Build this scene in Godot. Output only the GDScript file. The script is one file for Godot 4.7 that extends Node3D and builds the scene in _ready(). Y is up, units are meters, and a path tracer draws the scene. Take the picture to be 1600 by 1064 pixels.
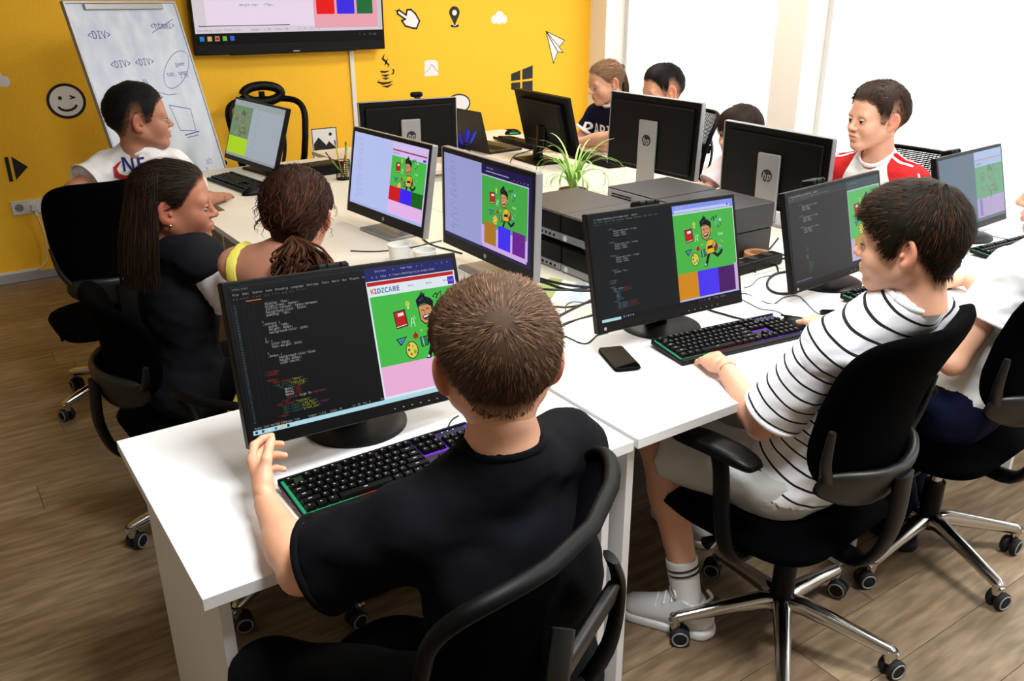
extends Node3D
# A classroom seen from the corner: one row of white desks across the front, an island of desks behind it, a yellow wall and a wall of windows.

const DESK := 0.75
var taken := {}
var rng := RandomNumberGenerator.new()
var M := {}

func _ready() -> void:
	rng.seed = 77
	# camera
	var cam := Camera3D.new()
	cam.name = "camera"
	cam.position = Vector3(-0.2336, 1.685, 1.252)
	cam.rotation = Vector3(-0.3870, -0.5984, -0.0035)
	cam.fov = 42.794
	cam.near = 0.05
	cam.far = 100.0
	add_child(cam)
	cam.current = true
	# sky, exposure
	var env := Environment.new()
	var sky := Sky.new()
	var ps := ProceduralSkyMaterial.new()
	ps.sky_top_color = Color(0.93, 0.97, 1.0)
	ps.sky_horizon_color = Color(1.0, 1.0, 1.0)
	ps.ground_horizon_color = Color(1.0, 1.0, 1.0)
	ps.ground_bottom_color = Color(0.95, 0.95, 0.93)
	ps.energy_multiplier = 2.5
	sky.sky_material = ps
	env.background_mode = Environment.BG_SKY
	env.sky = sky
	env.tonemap_mode = Environment.TONE_MAPPER_LINEAR
	env.tonemap_exposure = 1.0
	env.sdfgi_enabled = true
	env.ssao_enabled = true
	env.ssil_enabled = true
	var we := WorldEnvironment.new()
	we.name = "world_environment"
	we.environment = env
	add_child(we)
	materials()
	build_lights()
	build_room()
	build_desks()
	build_wall_things()
	build_monitors()
	build_desk_things()
	build_chairs()
	build_people()
	build_cables()

# ------------------------------------------------------------------ naming
func numbered(called: String) -> String:
	if not taken.has(called):
		taken[called] = 0
		return called
	taken[called] += 1
	return "%s_%03d" % [called, taken[called]]

func thing(called: String, label: String, category: String, at := Vector3.ZERO, turn := 0.0, group := "") -> Node3D:
	var o := Node3D.new()
	o.name = numbered(called)
	add_child(o)
	o.position = at
	o.rotation.y = turn
	tag(o, label, category, group)
	return o

func tag(o: Node3D, label: String, category: String, group := "") -> Node3D:
	o.set_meta("label", label)
	o.set_meta("category", category)
	if group != "":
		o.set_meta("group", group)
	return o

func put(called: String, mesh: Mesh, m: Material, parent: Node3D = null, xf := Transform3D()) -> MeshInstance3D:
	var o := MeshInstance3D.new()
	o.mesh = mesh
	if m:
		o.material_override = m
	o.transform = xf
	if parent:
		o.name = called
		parent.add_child(o, true)
	else:
		o.name = numbered(called)
		add_child(o)
	return o

func part(called: String, b: MB, m: Material, parent: Node3D = null, xf := Transform3D()) -> MeshInstance3D:
	return put(called, b.mesh(), m, parent, xf)

func struct(called: String, b: MB, m: Material) -> MeshInstance3D:
	var o := part(called, b, m)
	o.set_meta("kind", "structure")
	return o

func T(at: Vector3, rx := 0.0, ry := 0.0, rz := 0.0) -> Transform3D:
	return Transform3D(Basis.from_euler(Vector3(rx, ry, rz)), at)

# ------------------------------------------------------------------ mesh builder
class MB:
	var v := PackedVector3Array()
	var n := PackedVector3Array()
	var uv := PackedVector2Array()
	var c := PackedColorArray()
	var idx := PackedInt32Array()
	var col := Color(1, 1, 1)

	func vert(p: Vector3, nn: Vector3, t := Vector2.ZERO) -> int:
		v.append(p)
		n.append(nn)
		uv.append(t)
		c.append(col)
		return v.size() - 1

	func tri(a: int, b: int, d: int) -> void:
		# clockwise seen from the side the normals point to
		var g := (v[b] - v[a]).cross(v[d] - v[a])
		if g.dot(n[a] + n[b] + n[d]) > 0.0:
			idx.append_array(PackedInt32Array([a, d, b]))
		else:
			idx.append_array(PackedInt32Array([a, b, d]))

	func quad(p0: Vector3, p1: Vector3, p2: Vector3, p3: Vector3, nn: Vector3, uvs := [Vector2(0, 0), Vector2(1, 0), Vector2(1, 1), Vector2(0, 1)]) -> void:
		var a := vert(p0, nn, uvs[0])
		var b := vert(p1, nn, uvs[1])
		var d := vert(p2, nn, uvs[2])
		var e := vert(p3, nn, uvs[3])
		tri(a, b, d)
		tri(a, d, e)

	func box(at: Vector3, size: Vector3, bev := 0.0, xf := Transform3D()) -> void:
		var h := size * 0.5
		bev = minf(bev, minf(h.x, minf(h.y, h.z)) * 0.98)
		if bev <= 0.0:
			bev = 0.00005
		var base := v.size()
		for k in 8:
			var s := Vector3(1.0 if k & 1 else -1.0, 1.0 if k & 2 else -1.0, 1.0 if k & 4 else -1.0)
			for ax in 3:
				var p := Vector3(s.x * (h.x - bev), s.y * (h.y - bev), s.z * (h.z - bev))
				p[ax] = s[ax] * h[ax]
				var nn := Vector3.ZERO
				nn[ax] = s[ax]
				var t := Vector2(p.x, p.z) if ax == 1 else (Vector2(p.x, p.y) if ax == 2 else Vector2(p.z, p.y))
				vert(xf * (at + p), (xf.basis * nn).normalized(), t)
		for ax in 3:
			var b1: int = [1, 2, 4][(ax + 1) % 3]
			var b2: int = [1, 2, 4][(ax + 2) % 3]
			var b0: int = [1, 2, 4][ax]
			for s in 2:
				var k0 := b0 * s
				var q := [base + 3 * k0 + ax, base + 3 * (k0 | b1) + ax, base + 3 * (k0 | b1 | b2) + ax, base + 3 * (k0 | b2) + ax]
				tri(q[0], q[1], q[2])
				tri(q[0], q[2], q[3])
			# edges along ax
			var a1 := (ax + 1) % 3
			var a2 := (ax + 2) % 3
			for s1 in 2:
				for s2 in 2:
					var k1 := b1 * s1 + b2 * s2
					var e := [base + 3 * k1 + a1, base + 3 * (k1 | b0) + a1, base + 3 * (k1 | b0) + a2, base + 3 * k1 + a2]
					tri(e[0], e[1], e[2])
					tri(e[0], e[2], e[3])
		for k in 8:
			tri(base + 3 * k, base + 3 * k + 1, base + 3 * k + 2)

	func tube(pts: Array, rad, sides := 10, caps := true, squash := Vector2(1, 1), up := Vector3.UP) -> void:
		var m := pts.size()
		var prev := Vector3.ZERO
		var first := v.size()
		for i in m:
			var d: Vector3 = (pts[mini(i + 1, m - 1)] - pts[maxi(i - 1, 0)]).normalized()
			var side := d.cross(up if prev == Vector3.ZERO else prev.cross(d).normalized())
			if side.length() < 0.05:
				side = d.cross(Vector3.RIGHT)
			side = side.normalized()
			if prev != Vector3.ZERO and side.dot(prev) < 0.0:
				side = -side
			prev = side
			var other := side.cross(d).normalized()
			var r: float = rad[i] if rad is Array else rad
			for k in sides:
				var a := TAU * k / sides
				var dir := side * cos(a) * squash.x + other * sin(a) * squash.y
				var nn := (side * cos(a) / squash.x + other * sin(a) / squash.y).normalized()
				vert(pts[i] + dir * r, nn, Vector2(float(k) / sides, float(i) / m))
		for i in m - 1:
			for k in sides:
				var a := first + i * sides + k
				var b := first + i * sides + (k + 1) % sides
				tri(a, b, b + sides)
				tri(a, b + sides, a + sides)
		if caps:
			for e in 2:
				var i := 0 if e == 0 else m - 1
				var dd: Vector3 = (pts[0] - pts[1]).normalized() if e == 0 else (pts[m - 1] - pts[m - 2]).normalized()
				var ce := vert(pts[i], dd)
				var ring := []
				for k in sides:
					ring.append(vert(v[first + i * sides + k], dd))
				for k in sides:
					tri(ce, ring[k], ring[(k + 1) % sides])

	# profile: [radius, height] pairs; a repeated point makes a sharp edge
	func lathe(profile: Array, segs := 24, xf := Transform3D()) -> void:
		for i in profile.size() - 1:
			var p0: Vector2 = profile[i]
			var p1: Vector2 = profile[i + 1]
			if p0.distance_to(p1) < 0.000001:
				continue
			var d := (p1 - p0).normalized()
			var nf := Vector2(d.y, -d.x)
			var n0 := nf
			var n1 := nf
			if i > 0:
				var dp: Vector2 = p0 - profile[i - 1]
				if dp.length() > 0.000001 and dp.normalized().dot(d) > 0.6:
					n0 = (nf + Vector2(dp.normalized().y, -dp.normalized().x)).normalized()
			if i + 2 < profile.size():
				var dn: Vector2 = profile[i + 2] - p1
				if dn.length() > 0.000001 and dn.normalized().dot(d) > 0.6:
					n1 = (nf + Vector2(dn.normalized().y, -dn.normalized().x)).normalized()
			var base := v.size()
			for k in segs + 1:
				var a := TAU * k / segs
				var cs := Vector3(cos(a), 0, sin(a))
				vert(xf * Vector3(cs.x * p0.x, p0.y, cs.z * p0.x), (xf.basis * Vector3(cs.x * n0.x, n0.y, cs.z * n0.x)).normalized(), Vector2(float(k) / segs, 0))
				vert(xf * Vector3(cs.x * p1.x, p1.y, cs.z * p1.x), (xf.basis * Vector3(cs.x * n1.x, n1.y, cs.z * n1.x)).normalized(), Vector2(float(k) / segs, 1))
			for k in segs:
				var q := base + 2 * k
				tri(q, q + 1, q + 3)
				tri(q, q + 3, q + 2)

	# outline in the xy plane, from z0 to z1
	func prism(poly: PackedVector2Array, z0: float, z1: float, xf := Transform3D()) -> void:
		var t := Geometry2D.triangulate_polygon(poly)
		for e in 2:
			var z := z0 if e == 0 else z1
			var nn := (xf.basis * Vector3(0, 0, -1 if e == 0 else 1)).normalized()
			var base := v.size()
			for p in poly:
				vert(xf * Vector3(p.x, p.y, z), nn, p)
			for i in range(0, t.size(), 3):
				tri(base + t[i], base + t[i + 1], base + t[i + 2])
		var sgn := -1.0 if Geometry2D.is_polygon_clockwise(poly) else 1.0
		for i in poly.size():
			var a := poly[i]
			var b := poly[(i + 1) % poly.size()]
			var d := (b - a).normalized() * sgn
			quad(xf * Vector3(a.x, a.y, z0), xf * Vector3(b.x, b.y, z0), xf * Vector3(b.x, b.y, z1), xf * Vector3(a.x, a.y, z1), (xf.basis * Vector3(d.y, -d.x, 0)).normalized())

	func sphere(at: Vector3, r: Vector3, segs := 14, rings := 9, xf := Transform3D()) -> void:
		var base := v.size()
		for i in rings + 1:
			var a := PI * i / rings
			for k in segs + 1:
				var b := TAU * k / segs
				var d := Vector3(sin(a) * cos(b), cos(a), sin(a) * sin(b))
				vert(xf * (at + d * r), (xf.basis * (d / r)).normalized(), Vector2(float(k) / segs, float(i) / rings))
		for i in rings:
			for k in segs:
				var q := base + i * (segs + 1) + k
				if i > 0:
					tri(q, q + 1, q + segs + 1)
				if i < rings - 1:
					tri(q + 1, q + segs + 2, q + segs + 1)

	# a cushion: a rounded rectangle of half sizes hw, hh in the xy plane, th thick, bent by the callable
	func pad(hw: float, hh: float, th: float, bend: Callable, power := 5.0, rings := 7, segs := 40, edge := 6.0, xf := Transform3D()) -> void:
		var base := v.size()
		for side in 2:
			for i in rings + 1:
				var r := float(i) / rings
				r = 1.0 - pow(1.0 - r, 1.6)
				var t := th * 0.5 * pow(maxf(0.0, 1.0 - pow(r, edge)), 0.5)
				for k in segs:
					var a := TAU * k / segs
					var ca := cos(a)
					var sa := sin(a)
					var s := r * signf(ca) * pow(absf(ca), 2.0 / power)
					var u := r * signf(sa) * pow(absf(sa), 2.0 / power)
					var p: Vector3 = bend.call(s, u)
					var e := 0.02
					var px: Vector3 = bend.call(s + e, u)
					var py: Vector3 = bend.call(s, u + e)
					var nn := (Vector3((px.x - p.x + e) * hw, (px.y - p.y) * hh, px.z - p.z)).cross(Vector3((py.x - p.x) * hw, (py.y - p.y + e) * hh, py.z - p.z)).normalized()
					var q := Vector3((s + p.x) * hw, (u + p.y) * hh, p.z) + nn * (t if side == 0 else -t)
					vert(xf * q, Vector3.ZERO, Vector2(s, u))
		for side in 2:
			for i in rings:
				for k in segs:
					var q := base + side * (rings + 1) * segs + i * segs + k
					var q1 := base + side * (rings + 1) * segs + i * segs + (k + 1) % segs
					var f := [q, q1, q1 + segs, q + segs]
					if side == 1:
						f = [q, q + segs, q1 + segs, q1]
					# clockwise from outside
					idx.append_array(PackedInt32Array([f[0], f[1], f[2], f[0], f[2], f[3]]))
		smooth(base)

	# smooth normals of everything from vertex «base» on, welding equal places
	func smooth(base: int) -> void:
		var seen := {}
		var rep := PackedInt32Array()
		rep.resize(v.size() - base)
		for i in range(base, v.size()):
			var key := Vector3i((v[i] * 20000.0).round())
			if not seen.has(key):
				seen[key] = i
			rep[i - base] = seen[key]
			n[i] = Vector3.ZERO
		for t in range(0, idx.size(), 3):
			if idx[t] < base:
				continue
			var a := rep[idx[t] - base]
			var b := rep[idx[t + 1] - base]
			var d := rep[idx[t + 2] - base]
			var g := (v[d] - v[a]).cross(v[b] - v[a])
			n[a] += g
			n[b] += g
			n[d] += g
		for i in range(base, v.size()):
			n[i] = n[rep[i - base]].normalized() if rep[i - base] == i else n[rep[i - base]]

	func mesh() -> ArrayMesh:
		var a := []
		a.resize(Mesh.ARRAY_MAX)
		a[Mesh.ARRAY_VERTEX] = v
		a[Mesh.ARRAY_NORMAL] = n
		a[Mesh.ARRAY_TEX_UV] = uv
		a[Mesh.ARRAY_COLOR] = c
		a[Mesh.ARRAY_INDEX] = idx
		var m := ArrayMesh.new()
		m.add_surface_from_arrays(Mesh.PRIMITIVE_TRIANGLES, a)
		return m

# ------------------------------------------------------------------ materials
func mat(key: String, color: Color, rough := 0.6, metal := 0.0) -> StandardMaterial3D:
	var m := StandardMaterial3D.new()
	m.resource_name = key
	m.albedo_color = color
	m.roughness = rough
	m.metallic = metal
	M[key] = m
	return m

func noise_tex(freq: float, a: Color, b: Color, size := 256, octaves := 4, sd := 1, normal := false, strength := 1.0) -> NoiseTexture2D:
	var f := FastNoiseLite.new()
	f.seed = sd
	f.frequency = freq
	f.fractal_octaves = octaves
	var t := NoiseTexture2D.new()
	t.width = size
	t.height = size
	t.seamless = true
	t.noise = f
	t.generate_mipmaps = false
	if normal:
		t.as_normal_map = true
		t.bump_strength = strength
	else:
		var g := Gradient.new()
		g.set_color(0, a)
		g.set_color(1, b)
		t.color_ramp = g
	return t

func materials() -> void:
	var m: StandardMaterial3D
	m = mat("yellow_paint", Color(1.0, 0.77, 0.15), 0.75)
	m.normal_enabled = true
	m.normal_texture = noise_tex(0.05, Color.BLACK, Color.WHITE, 256, 3, 4, true, 2.0)
	m.normal_scale = 0.25
	m.uv1_triplanar = true
	m.uv1_world_triplanar = true
	m.uv1_scale = Vector3(3, 3, 3)
	mat("white_paint", Color(0.9, 0.88, 0.84), 0.8)
	mat("ceiling_paint", Color(0.8, 0.8, 0.79), 0.85)
	mat("grey_paint", Color(0.66, 0.63, 0.58), 0.8)
	mat("cream_paint", Color(0.95, 0.93, 0.9), 0.8)
	mat("desk_white", Color(0.9, 0.9, 0.9), 0.42)
	mat("desk_cream", Color(0.88, 0.85, 0.78), 0.42)
	mat("desk_edge", Color(0.86, 0.86, 0.88), 0.5)
	mat("skirting", Color(0.62, 0.62, 0.63), 0.5)
	mat("black_plastic", Color(0.018, 0.018, 0.02), 0.42)
	mat("black_matt", Color(0.012, 0.012, 0.013), 0.6)
	mat("dark_grey", Color(0.11, 0.11, 0.115), 0.5)
	mat("rubber", Color(0.03, 0.03, 0.032), 0.75)
	mat("silver", Color(0.62, 0.62, 0.63), 0.38, 0.6)
	mat("chrome", Color(0.78, 0.77, 0.75), 0.16, 1.0)
	mat("grey_ring", Color(0.55, 0.55, 0.55), 0.4)
	mat("white_plastic", Color(0.88, 0.88, 0.88), 0.4)
	mat("paper", Color(0.9, 0.9, 0.88), 0.8)
	mat("sticker_black", Color(0.03, 0.03, 0.035), 0.6)
	mat("sticker_white", Color(0.92, 0.92, 0.92), 0.6)
	mat("glow_green", Color(0.1, 0.5, 0.3), 0.5)
	mat("cable", Color(0.025, 0.025, 0.027), 0.5)
	mat("cable_grey", Color(0.35, 0.35, 0.35), 0.5)
	mat("chair_fabric", Color(0.008, 0.009, 0.013), 0.95)
	M.chair_fabric.metallic_specular = 0.12
	M.black_plastic.metallic_specular = 0.3
	M.black_matt.metallic_specular = 0.2
	mat("chair_frame", Color(0.012, 0.012, 0.013), 0.5)
	M.chair_frame.metallic_specular = 0.25
	mat("chair_shell", Color(0.05, 0.05, 0.047), 0.45)
	m = mat("glass", Color(1, 1, 1, 0.06), 0.02)
	m.transparency = BaseMaterial3D.TRANSPARENCY_ALPHA
	var tones := [Color(0.92, 0.86, 0.78), Color(0.86, 0.79, 0.71), Color(0.97, 0.91, 0.83), Color(0.89, 0.84, 0.77)]
	for i in 4:
		m = mat("plank%d" % i, tones[i], 0.42)
		m.albedo_texture = noise_tex(0.016, Color(0.45, 0.4, 0.335), Color(0.68, 0.625, 0.55), 512, 5, 11 + i)
		m.uv1_scale = Vector3(0.5, 3.2, 1)
		m.uv1_offset = Vector3(0.13 * i, 0.31 * i, 0)
	for e in [["glow_green_led", Color(0.1, 0.9, 0.45), 1.2], ["glow_red_led", Color(1.0, 0.08, 0.05), 1.0], ["glow_purple_led", Color(0.45, 0.12, 1.0), 1.4], ["glow_blue_led", Color(0.25, 0.2, 1.0), 1.2], ["glow_white_led", Color(0.7, 0.75, 1.0), 1.5]]:
		m = mat(e[0], Color(0.05, 0.05, 0.05), 0.4)
		m.emission_enabled = true
		m.emission = e[1]
		m.emission_energy_multiplier = e[2]
	m = mat("lamp_panel", Color(0.9, 0.9, 0.9), 0.5)
	m.emission_enabled = true
	m.emission = Color(1.0, 0.97, 0.92)
	m.emission_energy_multiplier = 3.0

# ------------------------------------------------------------------ lamps of the room
func build_lights() -> void:
	# LED panels in the ceiling, above and behind the photographer
	var k := 0
	for p in [Vector3(1.6, 2.75, -2.9), Vector3(3.3, 2.75, -2.9), Vector3(1.9, 2.75, -0.9), Vector3(3.5, 2.75, -0.7), Vector3(0.6, 2.75, 0.5), Vector3(2.5, 2.75, 1.3)]:
		var t := thing("ceiling_lamp", ["square white LED ceiling panel above the empty mesh chair side of the island", "square white LED ceiling panel above the girl in navy", "square white LED ceiling panel above the left computer stacks", "square white LED ceiling panel above the washed-out monitor", "square white LED ceiling panel nearest the photographer", "square white LED ceiling panel behind the striped shirt boy"][k], "lamp", p, 0.0, "ceiling panels")
		var b := MB.new()
		b.box(Vector3(0, 0.03, 0), Vector3(0.64, 0.04, 0.64), 0.004)
		part("frame", b, M.white_plastic, t)
		b = MB.new()
		b.box(Vector3(0, 0.006, 0), Vector3(0.6, 0.008, 0.6), 0.001)
		part("diffuser", b, M.lamp_panel, t)
		var l := AreaLight3D.new()
		l.name = "panel_light"
		l.area_size = Vector2(0.6, 0.6)
		l.light_color = Color(1.0, 0.975, 0.94) if k < 4 else Color(0.97, 0.985, 1.0)
		l.light_energy = [0.2, 3.4, 2.8, 5.4, 7.0, 7.4][k]
		l.area_range = 12.0
		l.area_attenuation = 2.0
		l.shadow_enabled = true
		l.position = Vector3(0, -0.01, 0)
		l.rotation = Vector3(-PI / 2, 0, 0)
		t.add_child(l)
		k += 1

# ------------------------------------------------------------------ the room
const X0 := -2.2
const X1 := 4.62
const Z0 := -4.7
const Z1 := 3.2
const TOP := 2.8

func slab(lo: Vector3, hi: Vector3, bev := 0.0) -> MB:
	var b := MB.new()
	b.box((lo + hi) * 0.5, hi - lo, bev)
	return b

func build_room() -> void:
	# floor: laminate planks on a slab
	var fl := struct("floor", slab(Vector3(X0 - 0.2, -0.2, Z0 - 0.2), Vector3(X1 + 0.2, -0.009, Z1 + 0.2)), M.dark_grey)
	var w := 0.193
	var row := 0
	var z := Z0
	var pool := {}
	while z < Z1 - 0.01:
		var x := X0 - rng.randf() * 1.2
		while x < X1:
			var l := 1.29
			var a := maxf(x, X0)
			var e := minf(x + l, X1)
			var zz := minf(z + w, Z1)
			if e - a > 0.03:
				var key := "%.2f %.2f" % [e - a, zz - z]
				if not pool.has(key):
					var b := MB.new()
					b.box(Vector3.ZERO, Vector3(e - a - 0.0012, 0.008, zz - z - 0.0012), 0.0009)
					pool[key] = b.mesh()
				put("plank", pool[key], M["plank%d" % rng.randi_range(0, 3)], fl, Transform3D(Basis(), Vector3((a + e) / 2, -0.004, (z + zz) / 2)))
			x += l
		z += w
		row += 1
	struct("ceiling", slab(Vector3(X0 - 0.2, TOP, Z0 - 0.2), Vector3(X1 + 0.2, TOP + 0.2, Z1 + 0.2)), M.ceiling_paint)
	struct("wall_back", slab(Vector3(X0 - 0.2, 0, Z0 - 0.2), Vector3(X1 + 0.2, TOP, Z0)), M.yellow_paint)
	struct("wall_left", slab(Vector3(X0 - 0.2, 0, Z0), Vector3(X0, TOP, Z1)), M.grey_paint)
	struct("wall_front", slab(Vector3(X0 - 0.2, 0, Z1), Vector3(X1 + 0.2, TOP, Z1 + 0.2)), M.grey_paint)
	# window wall on the right: sill, lintel and piers as one wall, panes between
	var b := MB.new()
	var wt := 0.25
	var sill := 0.35
	var head := 2.55
	var wins := [[-4.5, -2.775], [-2.535, -0.8], [-0.56, 1.2], [1.44, 3.0]]
	b.box(Vector3(X1 + wt / 2, sill / 2, (Z0 + Z1) / 2), Vector3(wt, sill, Z1 - Z0))
	b.box(Vector3(X1 + wt / 2, (head + TOP) / 2, (Z0 + Z1) / 2), Vector3(wt, TOP - head, Z1 - Z0))
	var edge := Z0
	for q in wins:
		b.box(Vector3(X1 + wt / 2, (sill + head) / 2, (edge + q[0]) / 2), Vector3(wt, head - sill, q[0] - edge))
		edge = q[1]
	b.box(Vector3(X1 + wt / 2, (sill + head) / 2, (edge + Z1) / 2), Vector3(wt, head - sill, Z1 - edge))
	struct("wall_right", b, M.cream_paint)
	var k := 1
	for q in wins:
		var wn := Node3D.new()
		wn.name = "window_%d" % k
		wn.set_meta("kind", "structure")
		wn.position = Vector3(X1 + 0.225, sill, (q[0] + q[1]) / 2)
		add_child(wn)
		var l: float = q[1] - q[0]
		var f := MB.new()
		var h := head - sill
		f.box(Vector3(0, 0.02, 0), Vector3(0.05, 0.04, l), 0.003)
		f.box(Vector3(0, h - 0.02, 0), Vector3(0.05, 0.04, l), 0.003)
		f.box(Vector3(0, h / 2, -l / 2 + 0.02), Vector3(0.05, h - 0.08, 0.04), 0.003)
		f.box(Vector3(0, h / 2, l / 2 - 0.02), Vector3(0.05, h - 0.08, 0.04), 0.003)
		part("window_frame", f, M.white_plastic, wn)
		var p := MB.new()
		p.box(Vector3(0, h / 2, 0), Vector3(0.006, h - 0.07, l - 0.07))
		part("pane", p, M.glass, wn)
		k += 1
	# skirting
	struct("baseboard_back", slab(Vector3(X0, 0, Z0), Vector3(X1, 0.055, Z0 + 0.014), 0.004), M.skirting)
	struct("baseboard_left", slab(Vector3(X0, 0, Z0 + 0.014), Vector3(X0 + 0.014, 0.055, Z1), 0.004), M.skirting)

# ------------------------------------------------------------------ desks
func desk(called: String, label: String, x0: float, x1: float, z0: float, z1: float, group: String, inset := 0.03, up := 0.0) -> void:
	var t := thing(called, label, "desk", Vector3((x0 + x1) / 2, 0, (z0 + z1) / 2), 0.0, group)
	var w := x1 - x0
	var d := z1 - z0
	var h := DESK + up
	var b := MB.new()
	b.box(Vector3(0, h - 0.0125, 0), Vector3(w, 0.025, d), 0.0012)
	part("tabletop", b, M.desk_white, t)
	for s in [-1, 1]:
		b = MB.new()
		b.box(Vector3(s * (w / 2 - inset - 0.011), (h - 0.025) / 2, 0.008), Vector3(0.022, h - 0.025, d - 0.09), 0.0012)
		part("leg_panel", b, M.desk_white, t)
	b = MB.new()
	b.box(Vector3(0, h - 0.025 - 0.17, -d * 0.5 + 0.16), Vector3(w - 2 * inset - 0.044, 0.34, 0.018), 0.001)
	part("modesty_panel", b, M.desk_edge, t)

func desk_along_z(called: String, label: String, x0: float, x1: float, z0: float, z1: float, group: String) -> void:
	var t := thing(called, label, "desk", Vector3((x0 + x1) / 2, 0, (z0 + z1) / 2), 0.0, group)
	var w := x1 - x0
	var d := z1 - z0
	var b := MB.new()
	b.box(Vector3(0, DESK - 0.0125, 0), Vector3(w, 0.025, d), 0.0012)
	part("tabletop", b, M.desk_cream, t)
	for s in [-1, 1]:
		b = MB.new()
		b.box(Vector3(0, (DESK - 0.025) / 2, s * (d / 2 - 0.041)), Vector3(w - 0.16, DESK - 0.025, 0.022), 0.0012)
		part("leg_panel", b, M.desk_cream, t)
	b = MB.new()
	b.box(Vector3(0, DESK - 0.025 - 0.17, 0), Vector3(0.018, 0.34, d - 0.11), 0.001)
	part("modesty_panel", b, M.desk_edge, t)

func build_desks() -> void:
	var g := "white desks of the front row"
	desk("desk", "white desk at the left end of the front row, under the large dark code screen", 0.0, 0.947, -0.657, 0.0, g)
	desk("desk", "white desk second in the front row, holding the phone and the lit keyboard", 0.954, 1.905, -0.655, 0.006, g, 0.004, 0.005)
	desk("desk", "white desk third in the front row, behind the striped shirt boy", 1.908, 2.859, -0.657, 0.002, g)
	desk("desk", "white desk at the right end of the front row, under the washed-out screen", 2.862, 3.82, -0.657, 0.0, g)
	g = "pale desks of the island"
	desk_along_z("desk", "pale island desk with the two white paper cups", 0.755, 1.66, -1.664, -0.662, g)
	desk_along_z("desk", "pale island desk in front of the girl with curly hair", 0.755, 1.66, -2.672, -1.667, g)
	desk_along_z("desk", "pale island desk with a keyboard, beside the whiteboard", 0.874, 1.78, -3.66, -2.676, g)
	desk_along_z("desk", "pale island desk carrying the black computer stacks", 1.663, 2.9, -1.9, -0.662, g)
	desk_along_z("desk", "pale island desk under the spider plant", 1.663, 3.1, -2.66, -1.903, g)
	desk_along_z("desk", "pale far desk with the laptop, by the yellow wall", 2.575, 3.24, -3.95, -2.664, g)
	desk_along_z("desk", "pale far desk below the television, under the monitor with a silver stand", 1.79, 2.565, -3.9, -2.93, g)

# ------------------------------------------------------------------ things on the yellow wall
func poly(a: Array) -> PackedVector2Array:
	var p := PackedVector2Array()
	for i in range(0, a.size(), 2):
		p.append(Vector2(a[i], a[i + 1]))
	return p

func disc(cx: float, cy: float, r: float, k := 32, ry := -1.0) -> PackedVector2Array:
	var p := PackedVector2Array()
	for i in k:
		p.append(Vector2(cx + cos(TAU * i / k) * r, cy + sin(TAU * i / k) * (r if ry < 0.0 else ry)))
	return p

func stroke(a: Array, w0: float, w1 := -1.0) -> PackedVector2Array:
	# a tapering stroke through the points
	var n := a.size() / 2
	var l := PackedVector2Array()
	var r := []
	for i in n:
		var p := Vector2(a[2 * i], a[2 * i + 1])
		var i0 := maxi(i - 1, 0)
		var i1 := mini(i + 1, n - 1)
		var d := (Vector2(a[2 * i1], a[2 * i1 + 1]) - Vector2(a[2 * i0], a[2 * i0 + 1])).normalized()
		var t := float(i) / (n - 1)
		var w := w0 if w1 < 0.0 else w0 * (1 - t) + w1 * t
		if w1 == -2.0:
			w = w0 * maxf(0.12, sin(PI * t))
		l.append(p + Vector2(-d.y, d.x) * w * 0.5)
		r.append(p - Vector2(-d.y, d.x) * w * 0.5)
	r.reverse()
	for p in r:
		l.append(p)
	return l

func sticker(label: String, x: float, y: float, white: Array, black: Array, over := []) -> void:
	# outlines are in metres about the sticker's own place on the wall; white vinyl below, black vinyl on it, white marks above
	var t := thing("wall_sticker", label, "sticker", Vector3(x, y, Z0 + 0.0005), 0.0, "stickers on the yellow wall")
	var k := 0
	for s in [[white, M.sticker_white, "white_vinyl"], [black, M.sticker_black, "black_vinyl"], [over, M.sticker_white, "white_mark"]]:
		if s[0].size():
			var b := MB.new()
			for p in s[0]:
				b.prism(p, 0.0, 0.0008 + 0.0006 * k)
			part(s[2], b, s[1], t)
		k += 1

func outline(a: Array, w: float) -> Array:
	# a line along the points as separate pieces, one per stretch
	var out := []
	for i in range(0, a.size() - 2, 2):
		var p := Vector2(a[i], a[i + 1])
		var q := Vector2(a[i + 2], a[i + 3])
		var d := (q - p).normalized() * w * 0.5
		var n := Vector2(-d.y, d.x)
		out.append(PackedVector2Array([p - d + n, q + d + n, q + d - n, p - d - n]))
	return out

func cloud(w: float, grow := 0.0) -> Array:
	var o := PackedVector2Array()
	for q in [[-0.3, -0.02, 0.2], [0.02, 0.12, 0.27], [0.3, -0.02, 0.2], [0.0, -0.06, 0.2]]:
		var d := disc(q[0] * w, q[1] * w, q[2] * w + grow, 24)
		o = d if o.size() == 0 else Geometry2D.merge_polygons(o, d)[0]
	return [o]

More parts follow.
